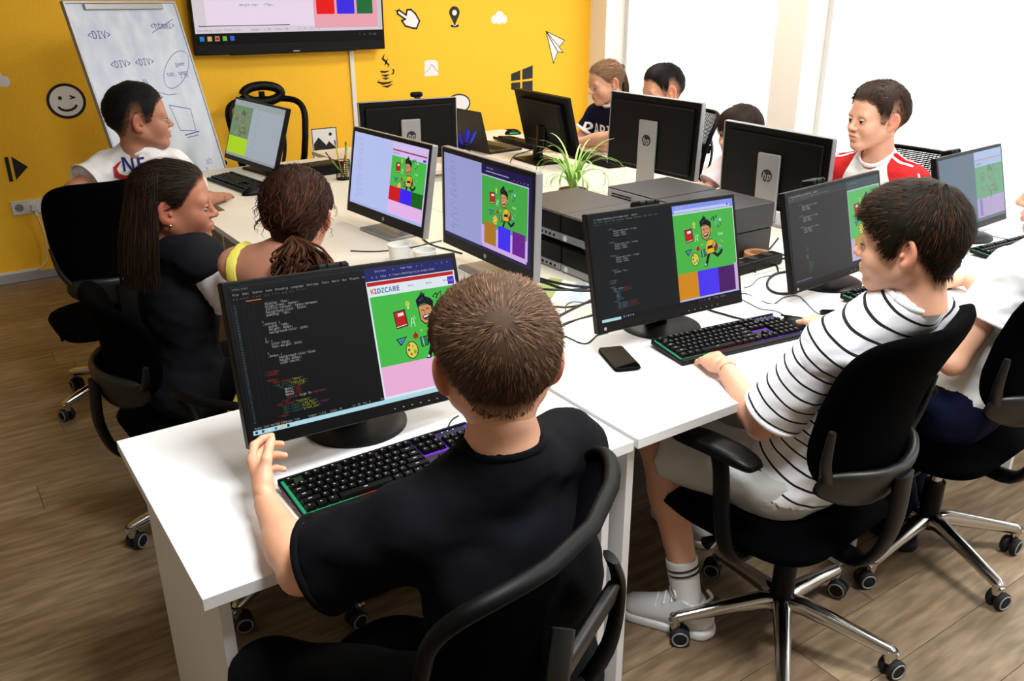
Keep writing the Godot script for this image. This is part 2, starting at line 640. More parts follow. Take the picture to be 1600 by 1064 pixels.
func build_wall_things() -> void:
	var t: Node3D
	var b: MB
	sticker("white cloud sticker at the left edge of the photo, left of the winking face", 0.235, 1.19, cloud(0.16), [])
	sticker("round winking smiley face sticker left of the whiteboard", 0.59, 1.055, [disc(0, 0, 0.105, 40, 0.1)], ring(0.108, 0.092) + [disc(-0.032, 0.02, 0.011, 16), stroke([0.022, 0.03, 0.05, 0.018], 0.008), stroke([0.022, 0.012, 0.052, 0.02], 0.008), stroke([-0.05, -0.03, -0.035, -0.047, -0.01, -0.055, 0.02, -0.052, 0.042, -0.04, 0.052, -0.025], 0.014)])
	sticker("black bar and triangle play symbol sticker left of the empty desk chair", 0.245, 0.69, [], [poly([-0.045, 0.07, -0.024, 0.07, -0.024, -0.075, -0.045, -0.075]), poly([-0.008, 0.072, -0.008, -0.068, 0.068, 0.002])])
	sticker("white pointing hand cursor sticker right of the television", 2.93, 1.468, [poly([-0.09, 0.055, -0.075, 0.06, -0.02, 0.026, -0.01, 0.06, 0.02, 0.062, 0.055, 0.035, 0.085, -0.015, 0.06, -0.062, 0.03, -0.06, -0.03, -0.045, -0.055, -0.01, -0.03, 0.0, -0.085, 0.035])], outline([-0.09, 0.055, -0.075, 0.062, -0.02, 0.028, -0.01, 0.062, 0.02, 0.064, 0.055, 0.037, 0.087, -0.015, 0.06, -0.065, 0.03, -0.062, -0.03, -0.046, -0.057, -0.01, -0.03, 0.0, -0.088, 0.037, -0.09, 0.055], 0.012) + [stroke([-0.11, 0.062, -0.1, 0.058], 0.004)])
	sticker("black map pin sticker in the middle of the yellow wall's top", 3.315, 1.475, [], [pin(), disc(0, -0.062, 0.038, 24, 0.012)], [disc(0, 0.03, 0.02, 20), stroke([-0.02, -0.05, 0.0, -0.062, 0.02, -0.05], 0.006)])
	sticker("small white cloud sticker between the map pin and the paper plane", 3.715, 1.452, cloud(0.15), [])
	sticker("white folded paper plane sticker near the window corner", 4.25, 1.225, [poly([-0.085, 0.125, 0.105, 0.05, 0.05, 0.0, 0.09, -0.045, 0.035, -0.035, -0.005, -0.125])], outline([-0.085, 0.125, 0.105, 0.05, 0.05, 0.0, 0.09, -0.045, 0.035, -0.035, -0.005, -0.125, -0.085, 0.125], 0.006) + [stroke([-0.085, 0.125, 0.05, 0.0], 0.005), stroke([-0.085, 0.125, 0.035, -0.035], 0.007)])
	sticker("black steaming coffee cup sticker above the monitor with a silver stand", 2.72, 1.145, [], [stroke([0.0, 0.09, -0.018, 0.06, 0.012, 0.035, -0.004, 0.01], 0.0221, -2.0), stroke([0.028, 0.06, 0.006, 0.038, 0.03, 0.015, 0.02, -0.002], 0.0153, -2.0), stroke([-0.042, -0.022, -0.035, -0.03, 0.0, -0.033, 0.035, -0.025], 0.0153, -2.0), stroke([-0.038, -0.05, 0.0, -0.06, 0.036, -0.05], 0.0170, -2.0), stroke([-0.032, -0.073, 0.0, -0.08, 0.03, -0.074], 0.0153, -2.0), stroke([0.05, -0.015, 0.068, -0.022, 0.062, -0.045, 0.042, -0.055], 0.0136, -2.0), stroke([-0.045, -0.082, -0.068, -0.098, -0.03, -0.112, 0.025, -0.11, 0.055, -0.098], 0.0187, -2.0), stroke([-0.035, -0.13, 0.01, -0.136, 0.055, -0.12], 0.0170, -2.0)])
	sticker("small white envelope card sticker right of the coffee cup", 3.1, 1.12, [poly([-0.055, 0.05, -0.03, 0.058, 0.04, 0.056, 0.058, 0.04, 0.06, -0.055, -0.06, -0.058])], [stroke([0.0, 0.03, 0.03, 0.0, 0.055, -0.03], 0.003), stroke([-0.05, -0.03, -0.01, 0.0, 0.0, 0.02], 0.002)])
	sticker("black four pane window symbol sticker above the small black monitor", 3.925, 0.985, [], [poly([-0.1, 0.055, -0.012, 0.078, -0.012, 0.004, -0.1, 0.0]), poly([0.008, 0.083, 0.11, 0.11, 0.11, 0.01, 0.008, 0.005]), poly([-0.1, -0.014, -0.012, -0.012, -0.012, -0.085, -0.1, -0.065]), poly([0.008, -0.011, 0.11, -0.008, 0.11, -0.11, 0.008, -0.09])])
	sticker("white picture sticker with black mountains beside the mesh chair", 2.21, 0.645, [poly([-0.1, 0.105, 0.09, 0.115, 0.095, -0.115, -0.098, -0.11])], [poly([-0.085, -0.075, -0.085, 0.005, -0.045, 0.05, 0.01, -0.01, 0.03, 0.018, 0.085, -0.035, 0.085, -0.07]), disc(0.045, 0.065, 0.012, 16)] + frame_rect(0.095, 0.112, 0.006))
	sticker("white speech bubble sticker behind the monitor with a silver stand", 3.33, 0.845, [disc(0, 0, 0.105, 36, 0.07)], ring2(0.108, 0.074, 0.011))
	# television
	t = thing("television", "wide black television showing a web page, high on the yellow wall", "television", Vector3(2.02, 1.665, Z0 + 0.082))
	b = MB.new()
	b.box(Vector3.ZERO, Vector3(1.32, 0.765, 0.045), 0.006)
	b.box(Vector3(0, -0.375, 0.004), Vector3(0.88, 0.025, 0.04), 0.004)
	part("cabinet", b, M.black_plastic, t, T(Vector3(0, 0, 0), 0, 0, -0.006))
	b = MB.new()
	b.quad(Vector3(-0.645, -0.325, 0.0235), Vector3(0.645, -0.325, 0.0235), Vector3(0.645, 0.37, 0.0235), Vector3(-0.645, 0.37, 0.0235), Vector3(0, 0, 1), [Vector2(0, 1), Vector2(1, 1), Vector2(1, 0), Vector2(0, 0)])
	part("screen", b, screen_material("tv"), t, T(Vector3.ZERO, 0, 0, -0.006))
	b = MB.new()
	b.box(Vector3(0, -0.374, 0.025), Vector3(0.045, 0.008, 0.004), 0.001)
	part("badge", b, M.silver, t)
	b = MB.new()
	b.box(Vector3(0, 0, -0.05), Vector3(0.4, 0.4, 0.05), 0.004)
	part("wall_bracket", b, M.dark_grey, t)
	b = slab(Vector3(-0.016, 0.05, 0), Vector3(0.016, 1.29, 0.016), 0.003)
	tag(part("cable_duct", b, M.white_plastic, null, T(Vector3(2.457, 0, Z0))), "white vertical cable duct running down from the television", "cable duct")
	b = slab(Vector3(-2.0, 0.056, 0), Vector3(0.245, 0.072, 0.012), 0.002)
	tag(part("cable_duct", b, M.white_plastic, null, T(Vector3(0, 0, Z0))), "thin white cable duct along the foot of the yellow wall", "cable duct")
	# triple socket with a plug
	t = thing("wall_socket", "white triple wall socket low on the yellow wall, one plug in it", "socket", Vector3(0.295, 0.455, Z0))
	b = MB.new()
	b.box(Vector3(0, 0, 0.006), Vector3(0.232, 0.084, 0.012), 0.003)
	part("frame_plate", b, M.white_plastic, t)
	for k in [-1, 1]:
		b = MB.new()
		b.lathe([Vector2(0.0235, 0.0), Vector2(0.0235, 0.0145), Vector2(0.0235, 0.0145), Vector2(0.0195, 0.0145), Vector2(0.0195, 0.0145), Vector2(0.0185, 0.0125), Vector2(0.0, 0.0125)], 28, Transform3D(Basis(Vector3.RIGHT, PI / 2), Vector3(k * 0.075, 0, 0)))
		var so := part("outlet", b, M.grey_ring, t)
		for s in [-1, 1]:
			b = MB.new()
			b.box(Vector3(k * 0.075 + s * 0.0095, 0, 0.0128), Vector3(0.005, 0.005, 0.001), 0.0002)
			part("pin_hole", b, M.black_matt, so)
	t = thing("power_plug", "white plug and cord hanging from the wall socket to the duct", "plug", Vector3(0.3, 0.44, Z0 + 0.012))
	b = MB.new()
	b.box(Vector3(0, 0.01, 0.014), Vector3(0.042, 0.042, 0.028), 0.006)
	b.box(Vector3(0.004, -0.028, 0.014), Vector3(0.022, 0.04, 0.02), 0.006)
	part("plug_body", b, M.white_plastic, t)
	b = MB.new()
	b.tube(curve([Vector3(0.005, -0.045, 0.014), Vector3(0.018, -0.12, 0.016), Vector3(0.022, -0.22, 0.012), Vector3(0.0, -0.33, 0.008), Vector3(-0.055, -0.372, 0.005)], 6), 0.0045, 8)
	part("cord", b, M.white_plastic, t)
	build_whiteboard()

func ring(r1: float, r0: float) -> Array:
	return ring2(r1, r1 * 0.955, r1 - r0)

func ring2(rx: float, ry: float, w: float) -> Array:
	var out := []
	for h in 2:
		var p := PackedVector2Array()
		for i in 21:
			var a := PI * h + PI * i / 20.0
			p.append(Vector2(cos(a) * rx, sin(a) * ry))
		for i in 21:
			var a := PI * h + PI * (20 - i) / 20.0
			p.append(Vector2(cos(a) * (rx - w), sin(a) * (ry - w)))
		out.append(p)
	return out

func frame_rect(hw: float, hh: float, w: float) -> Array:
	return [poly([-hw, hh, hw, hh, hw, hh - w, -hw, hh - w]), poly([-hw, -hh + w, hw, -hh + w, hw, -hh, -hw, -hh]), poly([-hw, hh, -hw + w, hh, -hw + w, -hh, -hw, -hh]), poly([hw - w, hh, hw, hh, hw, -hh, hw - w, -hh])]

func pin() -> PackedVector2Array:
	var p := PackedVector2Array()
	for i in 25:
		var a := -0.25 + (PI + 0.5) * i / 24.0
		p.append(Vector2(cos(a) * 0.045, 0.03 + sin(a) * 0.045))
	p.append(Vector2(0, -0.06))
	return p

func curve(pts: Array, per := 8) -> Array:
	# Catmull-Rom through the points
	var out := []
	for i in pts.size() - 1:
		var p0: Vector3 = pts[maxi(i - 1, 0)]
		var p1: Vector3 = pts[i]
		var p2: Vector3 = pts[i + 1]
		var p3: Vector3 = pts[mini(i + 2, pts.size() - 1)]
		for k in per:
			out.append(p1.cubic_interpolate(p2, p0, p3, float(k) / per))
	out.append(pts[pts.size() - 1])
	return out

func build_whiteboard() -> void:
	var t := thing("whiteboard", "white flip chart board on legs with blue handwriting, beside the yellow wall", "whiteboard", Vector3(0.91, 0.0, -3.83), 0.625)
	var w := 0.8
	var h := 1.2
	var xf := Transform3D(Basis.from_euler(Vector3(-0.234, 0, -0.016)), Vector3(0, 1.035, 0))
	var b := MB.new()
	b.quad(Vector3(-w / 2 + 0.012, -h / 2 + 0.012, 0.008), Vector3(w / 2 - 0.012, -h / 2 + 0.012, 0.008), Vector3(w / 2 - 0.012, h / 2 - 0.012, 0.008), Vector3(-w / 2 + 0.012, h / 2 - 0.012, 0.008), Vector3(0, 0, 1), [Vector2(0, 1), Vector2(1, 1), Vector2(1, 0), Vector2(0, 0)])
	b.box(Vector3(0, 0, 0), Vector3(w - 0.02, h - 0.02, 0.012))
	# the box shares the white part of the picture
	var m := mat("board_face", Color(0.86, 0.87, 0.88), 0.3)
	m.albedo_texture = board_picture()
	for i in range(4, b.uv.size()):
		b.uv[i] = Vector2(0.02, 0.98)
	part("board", b, m, t, xf)
	b = MB.new()
	for s in [-1, 1]:
		b.box(Vector3(s * (w / 2 - 0.006), 0, 0.002), Vector3(0.016, h, 0.024), 0.004)
		b.box(Vector3(0, s * (h / 2 - 0.006), 0.002), Vector3(w, 0.016, 0.024), 0.004)
	part("frame", b, M.silver, t, xf)
	b = MB.new()
	b.box(Vector3(0, -h / 2 - 0.012, 0.035), Vector3(w * 0.9, 0.008, 0.06), 0.002)
	part("pen_tray", b, M.silver, t, xf)
	b = MB.new()
	b.box(Vector3(0, h / 2 - 0.03, 0.016), Vector3(w * 0.7, 0.03, 0.014), 0.004)
	part("paper_clamp", b, M.silver, t, xf)
	for s in [-1, 1]:
		b = MB.new()
		b.sphere(xf * Vector3(s * (w / 2 + 0.012), -0.32, -0.005), Vector3(0.018, 0.018, 0.018))
		part("knob", b, M.black_plastic, t)
		b = MB.new()
		b.tube([xf * Vector3(s * 0.33, -0.55, -0.02), Vector3(s * 0.4, 0.008, 0.25)], 0.013, 10)
		part("leg", b, M.silver, t)
	b = MB.new()
	b.tube([xf * Vector3(0, 0.1, -0.02), Vector3(0, 0.008, -0.28)], 0.013, 10)
	part("leg", b, M.silver, t)

# ------------------------------------------------------------------ pictures on screens, computed
var atlas := {}

func glyphs(mono: bool, size: int, color: Color) -> Dictionary:
	var key := "%s %d %s" % [mono, size, color.to_html()]
	if not atlas.has(key):
		var f := SystemFont.new()
		f.font_names = PackedStringArray(["Droid Sans Mono" if mono else "Droid Sans"])
		f.font_weight = 400 if mono else 700
		atlas[key] = {"font": f, "rid": f.get_rids()[0], "size": size, "color": color, "made": {}}
	return atlas[key]

func write(im: Image, x: float, y: float, s: String, size: int, color: Color, mono := true) -> float:
	# y is the baseline
	var a := glyphs(mono, size, color)
	var ts := TextServerManager.get_primary_interface()
	var sz := Vector2i(size, 0)
	for i in s.length():
		var ch := s.unicode_at(i)
		if not a.made.has(ch):
			var gi: int = ts.font_get_glyph_index(a.rid, size, ch, 0)
			ts.font_render_glyph(a.rid, sz, gi)
			var r: Rect2 = ts.font_get_glyph_uv_rect(a.rid, sz, gi)
			var g := {"adv": ts.font_get_glyph_advance(a.rid, size, gi).x, "off": ts.font_get_glyph_offset(a.rid, sz, gi), "im": null}
			if r.size.x > 0 and r.size.y > 0:
				var src: Image = ts.font_get_texture_image(a.rid, sz, ts.font_get_glyph_texture_idx(a.rid, sz, gi))
				var q := src.get_region(Rect2i(r))
				q.convert(Image.FORMAT_RGBA8)
				for yy in q.get_height():
					for xx in q.get_width():
						q.set_pixel(xx, yy, Color(color.r, color.g, color.b, q.get_pixel(xx, yy).a * color.a))
				g.im = q
			a.made[ch] = g
		var e = a.made[ch]
		if e.im != null:
			im.blend_rect(e.im, Rect2i(Vector2i.ZERO, e.im.get_size()), Vector2i(Vector2(x, y) + e.off))
		x += e.adv
	return x

func canvas(w: int, h: int, c: Color) -> Image:
	var im := Image.create_empty(w, h, false, Image.FORMAT_RGBA8)
	im.fill(c)
	return im

func rect(im: Image, x: float, y: float, w: float, h: float, c: Color) -> void:
	im.fill_rect(Rect2i(int(x), int(y), maxi(1, int(w)), maxi(1, int(h))), c)

func fillpoly(im: Image, p: PackedVector2Array, c: Color) -> void:
	var lo := 1e9
	var hi := -1e9
	for q in p:
		lo = minf(lo, q.y)
		hi = maxf(hi, q.y)
	for y in range(maxi(0, int(lo)), mini(im.get_height() - 1, int(hi)) + 1):
		var xs := []
		var yy := y + 0.5
		for i in p.size():
			var a := p[i]
			var b := p[(i + 1) % p.size()]
			if (a.y <= yy) != (b.y <= yy):
				xs.append(a.x + (yy - a.y) / (b.y - a.y) * (b.x - a.x))
		xs.sort()
		for i in range(0, xs.size() - 1, 2):
			var x0 := int(round(xs[i]))
			var x1 := int(round(xs[i + 1]))
			if x1 > x0:
				im.fill_rect(Rect2i(x0, y, x1 - x0, 1), c)

func shape(im: Image, a: Array, c: Color, k := 1.0, at := Vector2.ZERO) -> void:
	var p := poly(a)
	for i in p.size():
		p[i] = p[i] * k + at
	fillpoly(im, p, c)

func line(im: Image, a: Array, w: float, c: Color, k := 1.0, at := Vector2.ZERO) -> void:
	for i in range(0, a.size() - 2, 2):
		var p := Vector2(a[i], a[i + 1]) * k + at
		var q := Vector2(a[i + 2], a[i + 3]) * k + at
		var d := (q - p).normalized() * w * 0.5
		var s := Vector2(-d.y, d.x)
		fillpoly(im, PackedVector2Array([p + s - d * 0.6, q + s + d * 0.6, q - s + d * 0.6, p - s - d * 0.6]), c)

func blob(im: Image, cx: float, cy: float, rx: float, ry: float, c: Color) -> void:
	fillpoly(im, disc(cx, cy, rx, 28, ry), c)

var drawn: Image

func schoolboy() -> Image:
	# a running schoolboy with floating school things, drawn on a transparent square
	if drawn:
		return drawn
	var im := canvas(600, 600, Color(0, 0, 0, 0))
	var ink := Color(0.06, 0.06, 0.09)
	var skin := Color(0.86, 0.6, 0.4)
	# bulb, book, letter, ruler, apple, palette, green book, star
	blob(im, 165, 98, 24, 28, Color(0.75, 0.85, 0.3)); rect(im, 155, 122, 20, 22, Color(0.9, 0.9, 0.8))
	shape(im, [12, 150, 130, 140, 140, 285, 24, 300], ink); shape(im, [20, 156, 122, 148, 130, 278, 30, 292], Color(0.78, 0.12, 0.12)); shape(im, [52, 168, 110, 162, 112, 190, 55, 196], Color(0.95, 0.95, 0.95)); line(im, [30, 285, 128, 272], 8, Color(0.95, 0.9, 0.85))
	line(im, [165, 300, 185, 225, 200, 235, 208, 300], 10, Color(0.75, 1.0, 0.75)); line(im, [172, 268, 205, 268], 9, Color(0.75, 1.0, 0.75)); line(im, [210, 210, 220, 240], 7, Color(0.8, 1.0, 0.8))
	shape(im, [-10 + 10, 385, 110, 375, 40, 450], ink); shape(im, [14, 391, 92, 384, 42, 434], Color(0.35, 0.6, 0.85)); shape(im, [34, 400, 66, 397, 44, 418], Color(0.25, 0.45, 0.7))
	blob(im, 196, 385, 26, 24, Color(0.75, 0.1, 0.1)); line(im, [196, 362, 202, 350], 6, ink)
	blob(im, 140, 500, 62, 76, ink); blob(im, 140, 500, 55, 69, Color(0.92, 0.85, 0.35)); blob(im, 168, 520, 15, 18, Color(0.35, 0.75, 0.3))
	for q in [[118, 455, 0], [110, 495, 1], [128, 535, 2], [152, 470, 3]]:
		blob(im, q[0], q[1], 10, 11, [Color(0.5, 0.3, 0.15), Color(0.2, 0.2, 0.25), Color(0.6, 0.4, 0.1), Color(0.85, 0.7, 0.1)][q[2]])
	shape(im, [235, 405, 312, 398, 318, 482, 242, 492], ink); shape(im, [242, 411, 306, 405, 311, 476, 248, 485], Color(0.1, 0.5, 0.35)); line(im, [262, 408, 268, 482], 7, Color(0.85, 0.95, 0.85))
	blob(im, 262, 345, 11, 11, Color(0.85, 0.85, 0.2))
	# backpack, body, arms, legs
	blob(im, 452, 385, 48, 62, ink); blob(im, 452, 385, 41, 55, Color(0.62, 0.15, 0.12))
	line(im, [360, 450, 330, 530, 305, 585], 36, ink); line(im, [305, 585, 285, 598], 24, ink); rect(im, 285, 570, 22, 22, Color(0.9, 0.9, 0.9))
	line(im, [420, 450, 490, 500, 540, 470, 560, 440], 34, ink)
	shape(im, [330, 305, 425, 290, 455, 460, 330, 470], ink); shape(im, [338, 312, 418, 298, 446, 452, 338, 462], Color(0.93, 0.76, 0.2)); shape(im, [338, 375, 432, 365, 436, 400, 338, 408], ink)
	line(im, [345, 330, 320, 420, 335, 450], 26, Color(0.9, 0.72, 0.2)); blob(im, 330, 452, 14, 14, skin)
	line(im, [425, 320, 462, 350, 440, 380], 26, Color(0.9, 0.72, 0.2)); blob(im, 436, 382, 14, 14, skin)
	# head
	blob(im, 415, 190, 16, 20, skin)
	shape(im, [262, 130, 400, 120, 412, 230, 370, 285, 310, 300, 270, 260], ink); shape(im, [270, 135, 393, 126, 404, 226, 366, 278, 314, 292, 277, 255], skin)
	shape(im, [262, 150, 250, 80, 300, 40, 350, 30, 345, 55, 400, 80, 425, 110, 415, 180, 398, 150, 340, 118, 290, 122], ink); shape(im, [275, 85, 320, 60, 335, 75, 290, 100], Color(0.15, 0.2, 0.4)); line(im, [300, 45, 320, 18, 330, 35], 10, ink)
	line(im, [292, 178, 306, 170, 320, 178], 6, ink); line(im, [342, 172, 358, 162, 372, 170], 6, ink); line(im, [325, 180, 318, 215, 332, 218], 5, Color(0.55, 0.32, 0.2))
	shape(im, [295, 225, 375, 210, 362, 250, 325, 265, 304, 252], ink); shape(im, [303, 229, 366, 217, 352, 233, 312, 243], Color.WHITE); shape(im, [318, 252, 350, 242, 342, 258], Color(0.8, 0.25, 0.25))
	# notes, tube, magnifier, formula, pencil, microscope
	line(im, [440, 60, 470, 40, 470, 75], 7, ink); blob(im, 436, 70, 9, 7, ink); blob(im, 466, 82, 9, 7, ink); line(im, [490, 50, 520, 35, 518, 62], 7, ink); blob(im, 484, 60, 9, 7, ink)
	line(im, [490, 140, 530, 70], 12, Color(0.5, 0.75, 0.85)); blob(im, 570, 90, 20, 24, Color(0.55, 0.7, 0.8)); blob(im, 570, 90, 13, 17, Color(0.85, 0.92, 0.95)); line(im, [568, 115, 575, 150], 8, ink)
	blob(im, 535, 165, 12, 14, Color(0.45, 0.2, 0.2)); write(im, 520, 268, "Emc", 44, Color(0.8, 1.0, 0.8), false); write(im, 585, 245, "2", 20, Color(0.8, 1.0, 0.8), false)
	line(im, [560, 330, 592, 350], 8, Color(0.9, 0.85, 0.3)); line(im, [510, 350, 530, 400, 545, 385, 555, 410], 9, Color(0.6, 0.85, 0.9)); blob(im, 535, 430, 24, 14, Color(0.25, 0.6, 0.45))
	im.resize(300, 300, Image.INTERPOLATE_LANCZOS)
	drawn = im
	return im

func code_lines(im: Image, x: float, y: float, w: float, lines: Array, size: int, step: float) -> void:
	for l in lines:
		var px: float = x + (l[0] if l.size() else 0) * size * 1.8
		for k in range(1, l.size(), 2):
			px = write(im, px, y, l[k], size, l[k + 1])
		y += step

func screen_material(kind: String) -> StandardMaterial3D:
	var W := 1024
	var H := 576
	var im := canvas(W, H, Color(0.07, 0.075, 0.085))
	var white := Color(0.9, 0.9, 0.88)
	var dim := Color(0.62, 0.64, 0.66)
	var red := Color(0.75, 0.2, 0.12)
	var lime := Color(0.75, 0.8, 0.2)
	var teal := Color(0.2, 0.5, 0.42)
	var green := Color(0.29, 0.78, 0.3)
	var pink := Color(0.98, 0.73, 0.9)
	var bar := Color(0.72, 0.9, 0.95)
	var x := 0
	var css := [[4, "display: flex;", white], [4, "align-items: center;", white], [4, "justify-content: space-between;", white], [4, "background-color: black;", white], [4, "padding: 12px;", white], [], [3, "}", white], [3, ".content {", white], [4, "width: 100%;", white], [4, "height: 400px;", white], [4, "background-color: pink;", white], [], [3, "}", white], [3, "h1 {", white], [4, "color:blue;", white], [4, "font-weight: bold;", white], [], [3, "}", white], [3, ".boxes {", white], [5, "background-color:blue;", white], [5, "height:400px;", white], [5, "color:white;", white], []]
	var html := [[2, "</style>", red], [2, "</head>", red], [], [2, "<body>", red], [3, "<div class=", red, "\"menu\"", lime, ">", red], [3, "<img src=", teal, "\"logo.png\"", lime, ">", red], [4, "<ul class=", teal, "\"list\"", lime, ">", red], [5, "Menu1", white, "</li>", red], [5, "Menu2", white, "</li>", red], [5, "Menu3", white, "</li>", red], [5, "<button>", red, "Sign In", white, "</button>", red], [4, "</ul>", red], [3, "<div class=", red, "\"content\"", lime, ">", red], [4, "<div class=", teal, "\"red_box\"", lime, ">", red], [4, "<div class=", teal, "\"blue_box\"", lime, "></div>", Color(0.5, 0.25, 0.7)], [4, "<div class=", teal, "\"green_box\"", lime, ">", red], [3, "</div>", red], [], [2, "</body>", red], [2, "</html>", red]]
	match kind:
		"near":
			x = 578
			rect(im, 0, 0, x, 20, Color(0.1, 0.105, 0.115))
			write(im, 12, 14, "index.html", 11, dim)
			write(im, 12, 34, "File  Edit  Search  View  Encoding  Language  Settings  Tools  Macro  Run  Plugins  Window  ?", 11, white)
			write(im, 12, 50, "o o  n n n   c v x   o o  = = =  q q  z z  * * * *", 10, dim)
			rect(im, 60, 58, 62, 3, Color(0.95, 0.5, 0.1))
			for i in 44:
				write(im, 8, 76 + i * 10.6, "%d" % (37 + i), 9, Color(0.45, 0.55, 0.6))
			for q in [46, 66, 84]:
				rect(im, q, 66, 1, 440, Color(0.18, 0.18, 0.2))
			code_lines(im, 45, 84, x, css, 12, 11.4)
			code_lines(im, 45, 350, x, html, 12, 11.2)
			write(im, 8, H - 22, "Hyper Text Markup Language file      length: 1,412   lines: 80        Ln: 80  Col: 8        Windows (CR LF)   UTF-8   INS", 10, white)
			rect(im, x, 0, W - x, 54, Color(0.13, 0.16, 0.42))
			write(im, x + 50, 18, "Untitled     x     Home Page   x   +", 11, white); write(im, x + 30, 42, "o  o  File  C:/Users/Desktop/site/index.html", 12, white)
			write(im, W - 90, 18, "-   o   x", 12, white)
			rect(im, x, 54, W - x, H, Color(0.93, 0.97, 1.0))
			rect(im, x + 4, 58, W - x - 12, 16, Color(0.78, 0.12, 0.12))
			var kx := float(x + 14)
			var cols := [Color(0.85, 0.45, 0.15), Color(0.8, 0.2, 0.2), Color(0.2, 0.4, 0.75), Color(0.25, 0.65, 0.3), Color(0.15, 0.5, 0.75), Color(0.3, 0.6, 0.8), Color(0.5, 0.3, 0.6), Color(0.2, 0.4, 0.7)]
			for i in 8:
				kx = write(im, kx, 108, "KIDZCARE"[i], 30, cols[i], false)
			write(im, x + 200, 98, "Menu1          Menu2          Menu3", 10, Color(0.4, 0.4, 0.5))
			rect(im, W - 42, 80, 34, 34, Color(0.3, 0.15, 0.8)); write(im, W - 38, 100, "Sign", 11, white)
			rect(im, x + 8, 120, W - x - 14, 300, green)
			rect(im, x + 8, 420, W - x - 14, 128, pink)
			im.blend_rect(schoolboy(), Rect2i(0, 0, 300, 300), Vector2i(x + 100, 122))
			rect(im, 0, H - 18, W, 18, bar)
			for i in 6:
				rect(im, 8 + i * 26, H - 14, 10, 10, [Color(0.1, 0.2, 0.4), Color(0.1, 0.3, 0.5), Color(0.9, 0.9, 0.9), Color(0.3, 0.5, 0.7), Color(0.9, 0.8, 0.5), Color(0.1, 0.1, 0.15)][i])
		"phone_desk", "striped":
			x = 560 if kind == "phone_desk" else 640
			var ink := Color(0.085, 0.1, 0.115) if kind == "phone_desk" else Color(0.17, 0.17, 0.175)
			rect(im, 0, 0, x, H, ink)
			rect(im, 0, 0, x, 48, Color(0.06, 0.1, 0.11) if kind == "phone_desk" else Color(0.2, 0.23, 0.24))
			write(im, 20, 18, "C:/Users/Desktop/site/index.html - editor", 12, white); write(im, 14, 32, "File  Edit  Search  View  Encoding  Language  Settings  Tools  Macro  Run", 10, dim); write(im, 14, 46, "n n n v v   c c   = =  * * * * *", 10, dim)
			var l := []
			var blue := Color(0.55, 0.75, 0.95)
			for q in ["color", "width", "height"]:
				l += [[3, "." + q + " {", dim], [5, "background-color: orange;", white], [5, "width: 200px;", white], [5, "height: 200px;", white], [], []]
			code_lines(im, 40, 78, x, l, 11, 12.0)
			if kind == "phone_desk":
				code_lines(im, 40, 300, x, [[3, ".boxes{", dim], [4, "display: flex;", white], [4, "}", dim], [], [], [2, "</style>", dim], [2, "</head>", dim], [], [2, "<body>", dim], [3, "<div class=", white, "\"menu\">", red], [3, "<img src=", blue, "\"logo.png\">", red], [4, "<ul>", blue], [4, "Menu", blue], [4, "Menu", blue], [4, "Sign In", dim], [3, "<div>", dim], [4, "<div class=", blue, "\"red_box\">", red], [4, "<div class=", blue, "\"blue_box\">", red], [4, "<div class=", blue, "\"box\"></div>", red], [4, "</div>", red]], 11, 11.5)
				rect(im, x, 0, W - x, 62, Color(0.55, 0.62, 1.0)); rect(im, x + 12, 26, W - x - 40, 16, Color(0.8, 0.85, 1.0)); write(im, x + 24, 16, "Home Page   x   +", 11, white); rect(im, W - 50, 24, 12, 12, Color(0.3, 0.3, 0.7))
				rect(im, x, 46, W - x, H, Color(0.85, 0.9, 0.85))
				rect(im, x, 54, W - x - 6, 336, Color(0.3, 0.75, 0.3))
				im.blend_rect(schoolboy(), Rect2i(0, 0, 300, 300), Vector2i(x + 70, 70))
				rect(im, x, 390, 150, 150, Color(0.86, 0.57, 0.1)); rect(im, x + 150, 390, 158, 150, Color(0.31, 0.22, 1.0)); rect(im, x + 308, 390, 130, 150, Color(0.3, 0.08, 0.42)); rect(im, x + 438, 380, 30, 170, Color(0.85, 0.72, 0.9)); rect(im, x, 540, W - x, 12, Color(0.75, 0.78, 0.95))
				rect(im, 0, H - 26, W, 26, Color(0.05, 0.06, 0.08)); rect(im, 4, H - 22, 130, 16, bar)
				for i in 5:
					rect(im, 150 + i * 16, H - 22, 8, 9, [dim, Color(0.7, 0.3, 0.5), dim, Color(0.4, 0.5, 0.7), dim][i])
				write(im, 700, H - 8, "v  o  n   ENG   11:42   02.07", 12, white)
			else:
				var dg := Color(0.12, 0.6, 0.2)
				code_lines(im, 60, 360, x, [[4, "<div>", dg], [4, "<img>", dg], [4, "<ul>", dg], [], [4, "Menu", dim], [4, "Menu", dim], [4, "Menu", dim], [], [5, "box", dg], [5, "red_box", dg], [5, "blue_box", dg], [5, "content", dg], [5, "footer", dg], [5, "div", dg], [5, "div", dg]], 11, 11.5)
				rect(im, x, 0, W - x, 70, Color(0.24, 0.33, 0.34)); write(im, x + 20, 26, "o    Home Page", 12, dim)
				rect(im, x, 62, W - x, H, Color(0.75, 0.78, 0.85))
				rect(im, x + 6, 70, W - x - 30, 340, Color(0.38, 0.78, 0.42)); rect(im, x + 6, 396, W - x - 30, 144, Color(0.8, 0.72, 0.9))
				im.blend_rect(schoolboy(), Rect2i(0, 0, 300, 300), Vector2i(x + 60, 90))
				rect(im, x + 46, 384, 110, 140, Color(0.74, 0.62, 0.2)); rect(im, x + 176, 384, 110, 140, Color(0.33, 0.22, 1.0)); rect(im, x + 300, 384, 56, 140, Color(0.4, 0.15, 0.5))
				rect(im, 0, H - 30, W, 30, Color(0.15, 0.17, 0.2))
				for i in 9:
					rect(im, 20 + i * 18, H - 22, 8, 8, Color(0.5, 0.6, 0.8))
